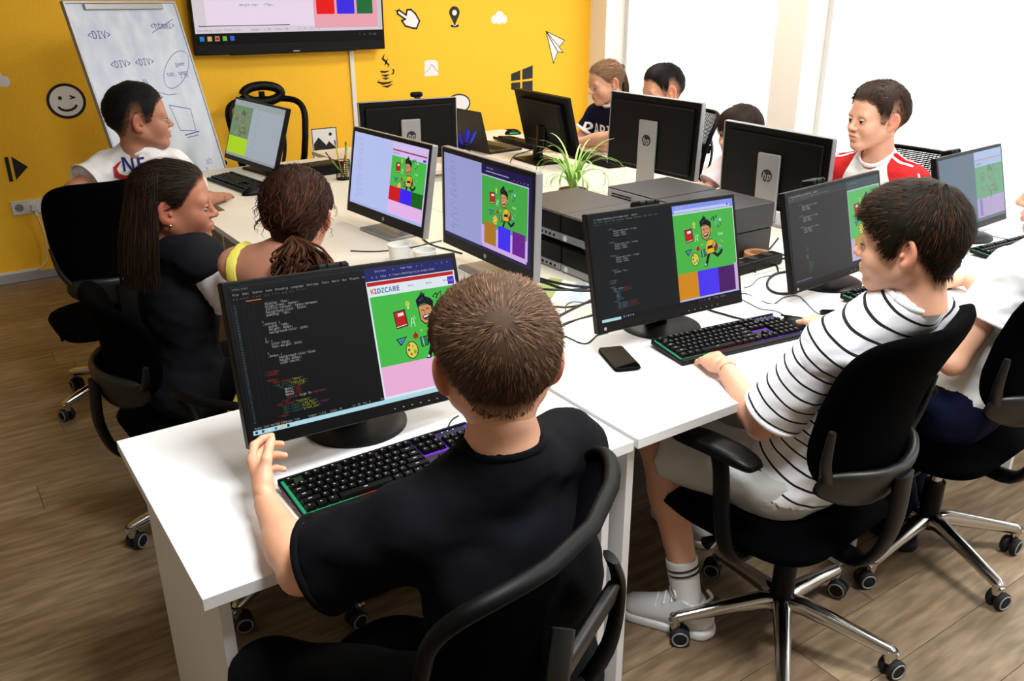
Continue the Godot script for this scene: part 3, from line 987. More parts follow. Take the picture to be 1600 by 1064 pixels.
		"washed":
			x = 560
			im.fill(Color(0.4, 0.48, 0.55))
			for i in 22:
				rect(im, 60 + (i * 37) % 90, 60 + i * 20, 60 + (i * 53) % 90, 3, Color(0.45, 0.53, 0.6))
			rect(im, x, 0, W - x, 100, Color(0.7, 0.79, 0.93)); rect(im, x, 66, W - x, 9, Color(0.78, 0.6, 0.68)); rect(im, x, 76, W - x, 50, Color(0.68, 0.78, 0.92)); rect(im, x + 20, 96, 90, 16, Color(0.58, 0.66, 0.85))
			rect(im, x, 126, W - x, 280, Color(0.42, 0.68, 0.52)); rect(im, x, 390, W - x, 160, Color(0.73, 0.66, 0.83)); rect(im, x + 40, 396, 50, 140, Color(0.58, 0.5, 0.8))
			var sb := schoolboy().duplicate()
			for yy in 300:
				for xx in 300:
					var q: Color = sb.get_pixel(xx, yy)
					if q.a > 0.0:
						sb.set_pixel(xx, yy, Color(0.5, 0.5, 0.5, q.a * 0.35).lerp(Color(q.r * 0.6 + 0.25, q.g * 0.6 + 0.25, q.b * 0.6 + 0.25, q.a * 0.55), 0.6))
			im.blend_rect(sb, Rect2i(0, 0, 300, 300), Vector2i(x + 80, 110))
			rect(im, 0, H - 22, W, 22, Color(0.36, 0.45, 0.52))
		"curly", "purple":
			x = 556 if kind == "curly" else 470
			rect(im, 0, 0, x, H, Color(0.76, 0.8, 1.0) if kind == "curly" else Color(0.63, 0.65, 0.87))
			for i in 38:
				var ww := 20 + (i * 41) % 60
				rect(im, 60 + (i * 17) % 50, 28 + i * 13, ww, 4, (Color(0.68, 0.72, 0.9) if kind == "curly" else Color(0.52, 0.55, 0.75)) if i % 6 != 3 else Color(0.7, 0.72, 0.85))
			if kind == "curly":
				rect(im, x, 0, W - x, H, Color(0.86, 0.8, 1.0)); rect(im, x + 6, 58, W - x - 20, 10, Color(0.72, 0.1, 0.2)); write(im, x + 14, 92, "KIDZCARE", 18, Color(0.35, 0.6, 0.85), false); rect(im, W - 60, 84, 40, 18, Color(0.4, 0.2, 0.85))
				rect(im, x + 4, 108, W - x - 16, 250, green); im.blend_rect(schoolboy(), Rect2i(0, 0, 300, 300), Vector2i(x + 60, 80))
				rect(im, x + 4, 340, 150, 110, Color(0.86, 0.05, 0.1)); rect(im, x + 154, 340, 150, 110, Color(0.24, 0.12, 1.0)); rect(im, x + 304, 340, 148, 110, Color(0.02, 0.4, 0.12)); rect(im, x + 4, 450, W - x - 16, 96, Color(0.96, 0.75, 0.97))
				rect(im, 0, H - 20, W, 20, Color(0.7, 0.75, 0.97))
			else:
				rect(im, x, 0, W - x, H, Color(0.1, 0.06, 0.3)); write(im, x + 60, 24, "Home Page  x   +", 13, white); rect(im, x + 50, 40, 260, 5, Color(0.75, 0.75, 0.85))
				for i in 5:
					rect(im, 830 + i * 36, 46, 10, 10, [Color(0.6, 0.2, 0.4), Color(0.3, 0.3, 0.7), Color(0.6, 0.3, 0.3), Color(0.3, 0.5, 0.6), dim][i])
				rect(im, x, 66, W - x - 34, 470, Color(0.8, 0.78, 0.95)); rect(im, x + 4, 74, W - x - 46, 330, Color(0.27, 0.7, 0.28)); rect(im, x + 4, 404, W - x - 46, 150, Color(0.86, 0.7, 0.95)); im.blend_rect(schoolboy(), Rect2i(0, 0, 300, 300), Vector2i(x + 90, 96))
				rect(im, x + 34, 372, 138, 150, Color(0.7, 0.48, 0.12)); rect(im, x + 196, 372, 138, 150, Color(0.25, 0.16, 1.0)); rect(im, x + 356, 372, 138, 150, Color(0.42, 0.06, 0.6))
				rect(im, 0, H - 20, W, 20, Color(0.12, 0.1, 0.3))
		"left":
			im.fill(Color(0.66, 0.7, 0.74))
			rect(im, 0, 0, W, 60, Color(0.62, 0.66, 0.66)); rect(im, 0, 56, 400, 320, Color(0.44, 0.56, 0.4))
			var sb := schoolboy().duplicate()
			for yy in 300:
				for xx in 300:
					var q: Color = sb.get_pixel(xx, yy)
					if q.a > 0.0:
						sb.set_pixel(xx, yy, Color(q.r * 0.5 + 0.2, q.g * 0.5 + 0.2, q.b * 0.5 + 0.2, q.a * 0.6))
			im.blend_rect(sb, Rect2i(0, 0, 300, 300), Vector2i(60, 80))
			rect(im, 0, 376, 400, 176, Color(0.7, 0.86, 0.03)); rect(im, 0, H - 26, W, 26, Color(0.62, 0.62, 0.64))
			for i in 12:
				rect(im, 470 + (i * 31) % 60, 80 + i * 36, 40 + (i * 43) % 70, 4, Color(0.58, 0.62, 0.68))
		"tv":
			im.fill(Color(0.97, 0.9, 0.98))
			rect(im, 0, 0, 60, H, Color(0.9, 0.85, 0.88))
			code_lines(im, 100, 60, 600, [[3, ".content {", Color(0.4, 0.4, 0.45)], [5, "display: flex;", Color(0.4, 0.4, 0.45)], [5, "justify-content: center;", Color(0.4, 0.4, 0.45)], [5, "padding-left:   60px;", Color(0.4, 0.4, 0.45)], [5, "padding-right:  60px;", Color(0.4, 0.4, 0.45)], [5, "padding-top:  60px;", Color(0.4, 0.4, 0.45)], [5, "column-gap:  60px;", Color(0.4, 0.4, 0.45)], [5, "margin-top:  -170px;", Color(0.4, 0.4, 0.45)]], 15, 46)
			rect(im, 20, 478, 470, 4, Color(0.35, 0.3, 0.35)); rect(im, 0, 486, W, 30, Color(0.9, 0.86, 0.9)); write(im, 10, 506, "Cascading Style Sheet file      length: 2,136  lines: 96      Ln: 41  Col: 12", 14, Color(0.6, 0.55, 0.6))
			rect(im, 628, 0, W - 628, 500, Color(0.98, 0.68, 0.74)); rect(im, 628, 0, W - 628, 330, Color(0.36, 0.85, 0.35)); rect(im, W - 26, 0, 26, 510, Color(0.85, 0.83, 0.85))
			im.blend_rect(schoolboy(), Rect2i(0, 0, 300, 300), Vector2i(650, -10))
			rect(im, 644, 268, 102, 160, Color(0.98, 0.07, 0.06)); rect(im, 760, 268, 102, 160, Color(0.24, 0.16, 0.95)); rect(im, 876, 268, 94, 160, Color(0.11, 0.45, 0.22))
			rect(im, 0, 516, W, 60, Color(0.02, 0.02, 0.025))
			for i in 5:
				rect(im, 18 + i * 38, 530, 22, 24, [Color(0.15, 0.5, 0.8), Color(0.85, 0.7, 0.4), Color(0.85, 0.75, 0.6), Color(0.45, 0.7, 0.35), Color(0.2, 0.4, 0.85)][i])
			blob(im, 105, 542, 9, 9, Color(0.7, 0.2, 0.15))
			write(im, 880, 544, "^  o  11:42", 16, dim)
	var t := ImageTexture.create_from_image(im)
	var m := mat("screen_" + kind, Color(0.01, 0.01, 0.012), 0.35)
	m.metallic_specular = 0.25
	m.emission_enabled = true
	m.emission_texture = t
	m.emission = Color.BLACK
	m.emission_energy_multiplier = 0.85
	return m

func board_picture() -> ImageTexture:
	var im := canvas(640, 960, Color(0.86, 0.88, 0.93))
	var f := FastNoiseLite.new()
	f.seed = 5
	f.frequency = 0.006
	f.fractal_octaves = 3
	for y in range(0, 960, 4):
		for x in range(0, 640, 4):
			# wiped ink
			var a := clampf(0.5 + f.get_noise_2d(x * 1.6, y) * 0.9, 0.0, 1.0) * clampf(1.1 - y / 800.0, 0.25, 1.0)
			im.fill_rect(Rect2i(x, y, 4, 4), Color(0.88, 0.9, 0.94).lerp(Color(0.72, 0.77, 0.87), a * 0.75))
	var ink := Color(0.1, 0.16, 0.5, 1.0)
	var pale := Color(0.28, 0.38, 0.66, 0.8)
	write(im, 60, 140, "<DIV>", 44, ink)
	write(im, 440, 110, "<htmml>", 38, ink)
	line(im, [440, 125, 600, 70], 3, pale)
	write(im, 130, 260, "<DIV> <DIV>", 40, ink)
	line(im, [170, 320, 260, 330], 4, ink)
	line(im, [180, 355, 270, 372], 4, ink)
	line(im, [290, 318, 296, 334], 4, ink)
	line(im, [304, 318, 310, 334], 4, ink)
	blob(im, 320, 362, 14, 12, ink)
	line(im, [330, 372, 420, 396, 470, 395], 3, pale)
	line(im, [340, 412, 375, 400], 4, ink)
	for k in 30:
		var a := TAU * k / 30.0
		var b := TAU * (k + 1) / 30.0
		line(im, [520 + cos(a) * 104, 290 + sin(a) * 62 - cos(a) * 50, 520 + cos(b) * 104, 290 + sin(b) * 62 - cos(b) * 50], 3, pale)
	write(im, 445, 316, "sap, news", 26, ink)
	write(im, 520, 276, "game", 26, ink)
	write(im, 530, 330, "2 to", 24, ink)
	write(im, 110, 490, "9f:v>", 46, ink)
	line(im, [400, 440, 530, 470, 520, 570, 420, 555, 400, 440], 4, pale)
	line(im, [440, 580, 540, 575], 5, ink)
	line(im, [450, 592, 530, 590], 4, pale)
	write(im, 520, 730, "ab", 40, pale)
	write(im, 500, 770, "2", 40, pale)
	return ImageTexture.create_from_image(im)

# ------------------------------------------------------------------ monitors
func monitor(style: String, label: String, ctr: Vector3, yaw: float, tilt: float, roll: float, w: float, h: float, picture: String, base: Vector2, group := "") -> Node3D:
	var called := "monitor"
	var t := thing(called, label, "monitor", Vector3(base.x, DESK, base.y), yaw, group)
	var px := t.transform.affine_inverse() * Transform3D(Basis.from_euler(Vector3(tilt, yaw, roll)), ctr)
	var b := MB.new()
	var case_m: Material = M.black_plastic
	var bez := 0.012
	var chin := 0.026
	if style == "hp":
		bez = 0.016
		chin = 0.042
	b.box(Vector3(0, 0, -0.012), Vector3(w, h, 0.024), 0.003)
	if style == "plain":
		b.box(Vector3(0, 0.01, -0.036), Vector3(w * 0.78, h * 0.72, 0.04), 0.012)
	elif style == "office":
		b.box(Vector3(0, -0.01, -0.032), Vector3(w * 0.86, h * 0.78, 0.03), 0.008)
	else:
		b.box(Vector3(0, -0.005, -0.03), Vector3(w * 0.9, h * 0.86, 0.022), 0.008)
	var panel := part("panel", b, case_m, t, px)
	var x0 := -w / 2 + bez
	var x1 := w / 2 - bez
	var y0 := -h / 2 + chin
	var y1 := h / 2 - bez
	if picture != "":
		b = MB.new()
		b.quad(Vector3(x0, y0, 0.0006), Vector3(x1, y0, 0.0006), Vector3(x1, y1, 0.0006), Vector3(x0, y1, 0.0006), Vector3(0, 0, 1), [Vector2(0, 1), Vector2(1, 1), Vector2(1, 0), Vector2(0, 0)])
		part("screen", b, screen_material(picture), t, px)
	else:
		b = MB.new()
		b.box(Vector3((x0 + x1) / 2, (y0 + y1) / 2, 0.0005), Vector3(x1 - x0, y1 - y0, 0.001))
		part("screen", b, M.black_matt, t, px)
	# stand: from the middle of the back down to the base
	var hub := px * Vector3(0, -0.01, -0.05)
	if style == "office":
		b = MB.new()
		b.lathe([Vector2(0.0, 0.017), Vector2(0.09, 0.014), Vector2(0.112, 0.009), Vector2(0.118, 0.006), Vector2(0.118, 0.006), Vector2(0.118, 0.0), Vector2(0.118, 0.0), Vector2(0.0, 0.0)], 44)
		part("stand_base", b, M.black_plastic, t)
		b = MB.new()
		var top := px * Vector3(-0.01, h / 2 - 0.004, -0.07)
		b.tube([Vector3(0, 0.008, -0.02), Vector3(hub.x * 0.5, hub.y * 0.5, hub.z * 0.6 - 0.03), top - px.basis.y * 0.02], [0.034, 0.03, 0.028], 12, true, Vector2(1.15, 0.7))
		b.box(Vector3.ZERO, Vector3(0.075, 0.035, 0.05), 0.006, Transform3D(px.basis, top))
		b.box(Vector3(0, 0, 0), Vector3(0.1, 0.1, 0.05), 0.01, Transform3D(px.basis, hub))
		var col := part("stand_column", b, M.black_plastic, t)
		b = MB.new()
		for k in [-1, 1]:
			b.box(Vector3(k * 0.016, 0.002, 0.0255), Vector3(0.004, 0.03, 0.002), 0.0005, Transform3D(px.basis, top))
		part("stand_groove", b, M.black_matt, col)
		# small lights and buttons on the chin
		b = MB.new()
		for k in 6:
			b.box(Vector3(w * 0.1 + k * 0.022, -h / 2 + 0.011, 0.0008), Vector3(0.004, 0.002, 0.0015), 0.0003)
		part("button", b, M.grey_ring, panel).set_meta("kind", "stuff")
		b = MB.new()
		b.box(Vector3(-w / 2 + 0.022, -h / 2 + 0.012, 0.0008), Vector3(0.008, 0.008, 0.0015), 0.0005, T(Vector3.ZERO))
		part("badge", b, M.grey_ring, panel)
	elif style == "hp":
		b = MB.new()
		b.box(Vector3(-w / 2 - 0.002, 0, -0.012), Vector3(0.006, h, 0.026), 0.002)
		b.box(Vector3(w / 2 + 0.002, 0, -0.012), Vector3(0.006, h, 0.026), 0.002)
		b.box(Vector3(0, h / 2 + 0.001, -0.014), Vector3(w, 0.004, 0.024), 0.0015)
		part("silver_edge", b, M.silver, panel)
		b = MB.new()
		b.box(Vector3(0, 0.006, 0.02), Vector3(0.24, 0.012, 0.19), 0.004)
		part("stand_base", b, M.silver, t)
		b = MB.new()
		var st := px * Vector3(0, h * 0.2, -0.05)
		var foot := Vector3(st.x * 0.3, 0.012, -0.05)
		var dirv := (st - foot)
		var bas := Basis(Vector3.RIGHT, dirv.normalized(), Vector3.RIGHT.cross(dirv.normalized())).orthonormalized()
		b.box(Vector3(0, dirv.length() / 2, 0), Vector3(0.112, dirv.length(), 0.014), 0.005, Transform3D(bas, foot))
		b.box(Vector3(0, dirv.length() - 0.06, 0.016), Vector3(0.09, 0.1, 0.03), 0.005, Transform3D(bas, foot))
		var col := part("stand_column", b, M.silver, t)
		# round emblem with two slanted letters
		var em := Transform3D(bas * Basis(Vector3.UP, PI), foot + bas * Vector3(0, dirv.length() - 0.09, -0.0078))
		b = MB.new()
		b.prism(disc(0, 0, 0.026, 36), 0.0, 0.0012, em)
		var e := part("emblem", b, M.sticker_black, col)
		var tm := text_mesh("hp", 0.036, 0.0008)
		put("letters", tm, M.silver, e, em * Transform3D(Basis(Vector3(1, 0, 0), Vector3(0.25, 1.05, 0), Vector3(0, 0, 1)), Vector3(0.0005, -0.003, 0.0014)))
		# small round badge on the chin
		b = MB.new()
		b.prism(disc(0, -h / 2 + 0.02, 0.008, 20), 0.0, 0.0012)
		part("badge", b, M.grey_ring, panel)
	else:
		b = MB.new()
		b.box(Vector3(0, 0.006, 0.0), Vector3(0.27, 0.012, 0.2), 0.004)
		part("stand_base", b, M.black_plastic, t)
		b = MB.new()
		b.tube([Vector3(0, 0.01, -0.01), Vector3(0, 0.06, -0.015), hub + Vector3(0, -0.12, -0.005), hub], [0.042, 0.034, 0.032, 0.035], 12, true, Vector2(1.1, 0.6))
		part("stand_column", b, M.black_plastic, t)
	return t

func text_mesh(s: String, size: float, depth: float) -> TextMesh:
	var tm := TextMesh.new()
	var f := SystemFont.new()
	f.font_names = PackedStringArray(["Droid Sans"])
	f.font_weight = 700
	tm.font = f
	tm.text = s
	tm.font_size = 48
	tm.pixel_size = size / 48.0
	tm.depth = depth
	tm.curve_step = 1.0
	return tm

func webcam(label: String, mon: Node3D, at: Vector3, turn: float) -> void:
	var t := thing("webcam", label, "webcam", at, turn, "")
	var b := MB.new()
	b.pad(0.036, 0.015, 0.028, func(_s, _u): return Vector3.ZERO, 4.0, 5, 24, 5.0, T(Vector3(0, 0.016, 0)))
	part("camera_body", b, M.black_plastic, t)
	b = MB.new()
	b.box(Vector3(0, -0.0, -0.018), Vector3(0.03, 0.008, 0.04), 0.003)
	part("clip", b, M.dark_grey, t)
	b = MB.new()
	b.lathe([Vector2(0.0, 0.003), Vector2(0.007, 0.002), Vector2(0.009, 0.0)], 16, Transform3D(Basis(Vector3.RIGHT, PI / 2), Vector3(0, 0.016, 0.013)))
	part("lens", b, M.chrome, t)

func build_monitors() -> void:
	var d := PI / 180.0
	monitor("office", "large black monitor with dark code and a running schoolboy page, nearest the camera", Vector3(0.462, 0.985, -0.337), 5 * d, -18.6 * d, -4.3 * d, 0.546, 0.33, "near", Vector2(0.475, -0.43))
	monitor("office", "black monitor behind the phone, orange, blue and purple boxes on its page", Vector3(1.43, 0.979, -0.411), -2.4 * d, -14.5 * d, -1.0 * d, 0.53, 0.319, "phone_desk", Vector2(1.478, -0.48))
	monitor("office", "black monitor in front of the striped shirt boy's face, green code lines", Vector3(2.177, 0.954, -0.41), 3 * d, -13.8 * d, 0.9 * d, 0.52, 0.314, "striped", Vector2(2.23, -0.47))
	monitor("office", "pale washed-out monitor at the right edge, before the window", Vector3(3.155, 0.941, -0.512), 3 * d, -15.4 * d, 0.5 * d, 0.51, 0.308, "washed", Vector2(3.16, -0.53))
	monitor("hp", "monitor on a wedge foot facing the curly haired girl, red blue green boxes", Vector3(1.308, 0.966, -1.898), -85.3 * d, -9.6 * d, -0.4 * d, 0.585, 0.352, "curly", Vector2(1.35, -1.9))
	monitor("hp", "silver edged monitor with a lilac editor, beside the left computer stack", Vector3(1.33, 0.975, -1.201), -90.7 * d, -1.1 * d, -0.1 * d, 0.585, 0.355, "purple", Vector2(1.4, -1.2))
	monitor("plain", "tilted monitor with a lime green block, in front of the whiteboard", Vector3(1.316, 0.947, -3.5), -80.7 * d, -18.7 * d, -1.4 * d, 0.57, 0.345, "left", Vector2(1.37, -3.46))
	var g := "monitors seen from behind"
	monitor("hp", "black monitor back with silver stand, in front of the boy with black hair", Vector3(2.624, 1.045, -1.755), 93.3 * d, 1.7 * d, 0.5 * d, 0.56, 0.34, "", Vector2(2.62, -1.755), g)
	monitor("plain", "small black monitor back on a square foot, in front of the girl in navy", Vector3(2.813, 0.967, -2.836), 86.4 * d, -14.5 * d, 0.5 * d, 0.56, 0.338, "", Vector2(2.74, -2.82), g)
	monitor("hp", "black monitor back with silver stand, in front of the red and white jersey", Vector3(2.73, 0.983, -1.13), 93.0 * d, -3.2 * d, 1.5 * d, 0.53, 0.315, "", Vector2(2.735, -1.13), g)
	var ha := monitor("hp", "black monitor back with silver stand, in front of the yellow wall left of the laptop", Vector3(2.093, 0.94, -3.189), 166.2 * d, -2.3 * d, -0.8 * d, 0.55, 0.329, "", Vector2(2.095, -3.185), g)
	webcam("black webcam clipped on the monitor back below the coffee cup sticker", ha, Vector3(2.16, 1.11, -3.2), 166.2 * d)

# ------------------------------------------------------------------ keyboards
var key_pool := {}

func key_mesh(w: float) -> ArrayMesh:
	var k := "%.4f" % w
	if not key_pool.has(k):
		var b := MB.new()
		var d := 0.0165
		var lo := [Vector3(-w / 2, 0, -d / 2), Vector3(w / 2, 0, -d / 2), Vector3(w / 2, 0, d / 2), Vector3(-w / 2, 0, d / 2)]
		var hi := []
		for p in lo:
			hi.append(Vector3(p.x - signf(p.x) * 0.0022, 0.009, p.z * 0.76 - 0.0006))
		for i in 4:
			var j := (i + 1) % 4
			var nn: Vector3 = (lo[j] - lo[i]).cross(hi[i] - lo[i]).normalized()
			if nn.dot(lo[i] + lo[j]) < 0:
				nn = -nn
			b.quad(lo[i], lo[j], hi[j], hi[i], nn)
		b.quad(hi[0], hi[1], hi[2], hi[3], Vector3.UP)
		key_pool[k] = b.mesh()
	return key_pool[k]

func key_rows() -> Array:
	# [x, row, width] in key units
	var out := [[0.0, 0, 1.0]]
	for q in [2, 3, 4, 5]:
		out.append([float(q), 0, 1.0])
	for q in 4:
		out.append([6.5 + q, 0, 1.0])
	for q in 4:
		out.append([11.0 + q, 0, 1.0])
	for q in 13:
		out.append([float(q), 1, 1.0])
	out.append([13.0, 1, 2.0])
	out.append([0.0, 2, 1.5])
	for q in 12:
		out.append([1.5 + q, 2, 1.0])
	out.append([13.5, 2, 1.5])
	out.append([0.0, 3, 1.75])
	for q in 11:
		out.append([1.75 + q, 3, 1.0])
	out.append([12.75, 3, 2.25])
	out.append([0.0, 4, 2.25])
	for q in 10:
		out.append([2.25 + q, 4, 1.0])
	out.append([12.25, 4, 2.75])
	for q in [[0.0, 1.25], [1.25, 1.25], [2.5, 1.25], [3.75, 6.25], [10.0, 1.25], [11.25, 1.25], [12.5, 1.25], [13.75, 1.25]]:
		out.append([q[0], 5, q[1]])
	for q in 3:
		out.append([15.25 + q, 0, 1.0])
		out.append([15.25 + q, 1, 1.0])
		out.append([15.25 + q, 2, 1.0])
		out.append([15.25 + q, 5, 1.0])
	out.append([16.25, 4, 1.0])
	for r in range(1, 6):
		for q in 4:
			out.append([18.5 + q, r, 1.0])
	return out

func keyboard(label: String, at: Vector3, turn: float, lit: bool, picked: bool) -> Node3D:
	var t := thing("keyboard", label, "keyboard", at, turn)
	var u := 0.0187
	var w := 22.5 * u + 0.02
	var d := 0.146
	var tilt := T(Vector3(0, 0.013, 0), 0.075, 0, 0)
	var b := MB.new()
	b.box(Vector3(0, -0.002, 0), Vector3(w, 0.013, d), 0.003)
	part("case", b, M.black_plastic, t, tilt)
	var x0 := -w / 2 + 0.01
	var z0 := -d / 2 + 0.012
	if lit:
		if not M.has("key_glow"):
			var m := mat("key_glow", Color(0.02, 0.02, 0.02), 0.4)
			m.emission_enabled = true
			m.emission = Color.BLACK
			var im := canvas(96, 24, Color.BLACK)
			for x in 96:
				var f := x / 95.0
				var cc := Color(0.1, 0.75, 0.42)
				if f > 0.22:
					cc = Color(0.1, 0.75, 0.42).lerp(Color(0.85, 0.06, 0.06), clampf((f - 0.22) / 0.1, 0, 1))
				if f > 0.45:
					cc = Color(0.85, 0.06, 0.06).lerp(Color(0.55, 0.12, 1.0), clampf((f - 0.5) / 0.15, 0, 1))
				if f > 0.8:
					cc = Color(0.55, 0.12, 1.0).lerp(Color(0.25, 0.2, 1.0), clampf((f - 0.8) / 0.15, 0, 1))
				for y in 24:
					var edge := x < 2 or x > 93 or y > 21
					# lamps along the edge and round the arrow keys
					var near := f > 0.65 and f < 0.82 and (y in [11, 12, 19] or f < 0.665 or f > 0.805)
					im.set_pixel(x, y, cc if edge or near else cc * 0.22)
			m.emission_texture = ImageTexture.create_from_image(im)
			m.emission_energy_multiplier = 0.75
		b = MB.new()
		b.quad(Vector3(-w / 2 + 0.004, 0.0048, -d / 2 + 0.006), Vector3(w / 2 - 0.004, 0.0048, -d / 2 + 0.006), Vector3(w / 2 - 0.004, 0.0048, d / 2 - 0.012), Vector3(-w / 2 + 0.004, 0.0048, d / 2 - 0.012), Vector3.UP)
		part("glow_plate", b, M.key_glow, t, tilt)
	b = MB.new()
	b.box(Vector3(0, 0.006, -d / 2 + 0.003), Vector3(w, 0.008, 0.006), 0.002)
	b.box(Vector3(0, 0.005, d / 2 - 0.008), Vector3(w, 0.005, 0.014), 0.002)
	part("rim", b, M.black_plastic, t, tilt)
	var legend := MB.new()
	var joined := MB.new()
	for q in key_rows():
		var kw: float = q[2] * u - 0.0016
		var kp := Vector3(x0 + (q[0] + q[2] / 2) * u, 0.0052, z0 + (q[1] + 0.5) * 0.0195 + (0.0 if q[1] > 0 else -0.004))
		if picked:
			put("key", key_mesh(kw), M.black_plastic, t, tilt * Transform3D(Basis(), kp))
		else:
			joined.box(kp + Vector3(0, 0.004, -0.0005), Vector3(kw - 0.002, 0.009, 0.014), 0.001)
		legend.box(kp + Vector3(-0.001, 0.00915, -0.002), Vector3(0.0035 if q[2] < 1.4 else 0.008, 0.0002, 0.0028))
	if picked:
		part("legend", legend, M.grey_ring, t, tilt).set_meta("kind", "stuff")
		b = MB.new()
		for k in 3:
			b.box(Vector3(w / 2 - 0.07 + k * 0.014, 0.0085, -d / 2 + 0.014), Vector3(0.003, 0.001, 0.003), 0.0003)
		if lit:
			part("status_light", b, M.glow_white_led, t, tilt)
	else:
		part("keys", joined, M.black_plastic, t, tilt).set_meta("kind", "stuff")
	return t

func mouse(label: String, at: Vector3, turn: float, glow := "") -> void:
	var t := thing("mouse", label, "mouse", at, turn)
	var b := MB.new()
	b.sphere(Vector3.ZERO, Vector3(0.031, 0.036, 0.058), 24, 14)
	for i in b.v.size():
		b.v[i].y = maxf(b.v[i].y, 0.0)
	b.smooth(0)
	part("shell", b, M.black_plastic, t)
	b = MB.new()
	b.lathe([Vector2(0.0, -0.003), Vector2(0.008, -0.003), Vector2(0.009, 0.0), Vector2(0.008, 0.003), Vector2(0.0, 0.003)], 16, Transform3D(Basis(Vector3.FORWARD, PI / 2), Vector3(0, 0.029, -0.032)))
	part("wheel", b, M.dark_grey, t)
	b = MB.new()
	b.box(Vector3(0, 0.0335, -0.02), Vector3(0.0012, 0.006, 0.06), 0.0003)
	part("button_gap", b, M.black_matt, t)
	if glow != "":
		b = MB.new()
		b.box(Vector3(0, 0.022, 0.045), Vector3(0.022, 0.008, 0.006), 0.002)
		b.box(Vector3(-0.03, 0.012, 0), Vector3(0.004, 0.004, 0.06), 0.001)
		b.box(Vector3(0.03, 0.012, 0), Vector3(0.004, 0.004, 0.06), 0.001)
		part("glow_strip", b, M[glow], t)

# ------------------------------------------------------------------ computers, cups, plant and other things on the desks
func computer(label: String, lo: Vector3, hi: Vector3, rear: bool, turn := 0.0) -> void:
	var c := (lo + hi) / 2
	var t := thing("desktop_computer", label, "computer", Vector3(c.x, lo.y, c.z), turn, "stacked desktop computers")
	var s := hi - lo
	var b := MB.new()
	b.box(Vector3(0, s.y / 2, 0), s, 0.003)
	part("case", b, M.dark_grey if rear else M.chair_shell, t)
	var x := -s.x / 2
	if rear:
		b = MB.new()
		b.box(Vector3(x - 0.001, s.y / 2, 0), Vector3(0.003, s.y - 0.012, s.z - 0.012), 0.001)
		part("rear_plate", b, M.skirting, t)
		b = MB.new()
		for k in 7:
			b.box(Vector3(x - 0.003, 0.016 + k * 0.0095, -s.z * 0.18), Vector3(0.002, 0.004, s.z * 0.42))
		part("grille", b, M.black_matt, t).set_meta("kind", "stuff")
		b = MB.new()
		b.box(Vector3(x - 0.008, 0.03, s.z * 0.3), Vector3(0.014, 0.03, 0.03), 0.004)
		part("plug", b, M.black_plastic, t)
	else:
		b = MB.new()
		b.box(Vector3(x - 0.004, s.y / 2 + 0.013, 0), Vector3(0.012, s.y - 0.03, s.z), 0.003)
		part("front_panel", b, M.black_plastic, t)
		b = MB.new()
		b.box(Vector3(x - 0.006, 0.016, 0), Vector3(0.014, 0.026, s.z), 0.003)
		var st := part("silver_strip", b, M.silver, t)
		b = MB.new()
		for k in 4:
			b.box(Vector3(x - 0.0135, 0.016, s.z / 2 - 0.03 - k * 0.024), Vector3(0.002, 0.008, 0.012 if k % 2 else 0.009), 0.0005)
		part("port", b, M.black_matt, st).set_meta("kind", "stuff")
		b = MB.new()
		b.prism(disc(0, 0, 0.01, 24), 0.0, 0.0012, Transform3D(Basis(Vector3.UP, -PI / 2), Vector3(x - 0.0132, 0.016, -s.z / 2 + 0.03)))
		part("round_badge", b, M.white_plastic, st)

func cup(label: String, at: Vector3) -> void:
	var t := thing("paper_cup", label, "cup", at, 0.0, "white paper cups")
	var b := MB.new()
	b.lathe([Vector2(0.0, 0.004), Vector2(0.028, 0.004), Vector2(0.028, 0.0), Vector2(0.03, 0.0), Vector2(0.03, 0.0), Vector2(0.0405, 0.083)], 36)
	b.lathe([Vector2(0.0395, 0.083), Vector2(0.0292, 0.007), Vector2(0.0292, 0.007), Vector2(0.0, 0.007)], 36)
	part("wall", b, M.paper, t)
	b = MB.new()
	var pts := []
	for k in 37:
		pts.append(Vector3(cos(TAU * k / 36) * 0.0405, 0.0835, sin(TAU * k / 36) * 0.0405))
	b.tube(pts, 0.0018, 8, false)
	part("rim", b, M.paper, t)

func pen(called: String, label: String, cat: String, foot: Vector3, tip: Vector3, r: float, body: Color, head: Color, group: String, headlen := 0.025, headr := 1.0) -> void:
	var t := thing(called, label, cat, foot, 0.0, group)
	var v := tip - foot
	var l := v.length()
	var d := v.normalized()
	var b := MB.new()
	b.tube([Vector3.ZERO, d * 0.01, d * (l - headlen)], [r * 0.3, r, r], 8)
	var key := "pen" + body.to_html()
	if not M.has(key):
		mat(key, body, 0.4)
	part("barrel", b, M[key], t)
	b = MB.new()
	b.tube([d * (l - headlen), d * (l - headlen * 0.5), d * (l - 0.002), d * l], [r * headr * 0.8, r * headr * 1.1, r * headr * 0.9, r * headr * 0.4], 8)
	key = "pen" + head.to_html()
	if not M.has(key):
		mat(key, head, 0.4)
	part("cap", b, M[key], t)

func holder(label: String, at: Vector3, r: float, h: float) -> void:
	var t := thing("pen_holder", label, "pen holder", at)
	var b := MB.new()
	b.lathe([Vector2(0.0, 0.0), Vector2(r, 0.0), Vector2(r, 0.0), Vector2(r, 0.004), Vector2(0.0, 0.004)], 28)
	part("base", b, M.black_plastic, t)
	b = MB.new()
	# a mesh cup: rings and uprights
	for k in 9:
		var pts := []
		for i in 25:
			pts.append(Vector3(cos(TAU * i / 24) * r, 0.006 + (h - 0.008) * k / 8.0, sin(TAU * i / 24) * r))
		b.tube(pts, 0.0022 if k == 8 else 0.0012, 6, false)
	for k in 24:
		var a := TAU * k / 24
		b.tube([Vector3(cos(a) * r, 0, sin(a) * r), Vector3(cos(a) * r, h, sin(a) * r)], 0.0012, 5, false)
	part("wire_cup", b, M.black_plastic, t)

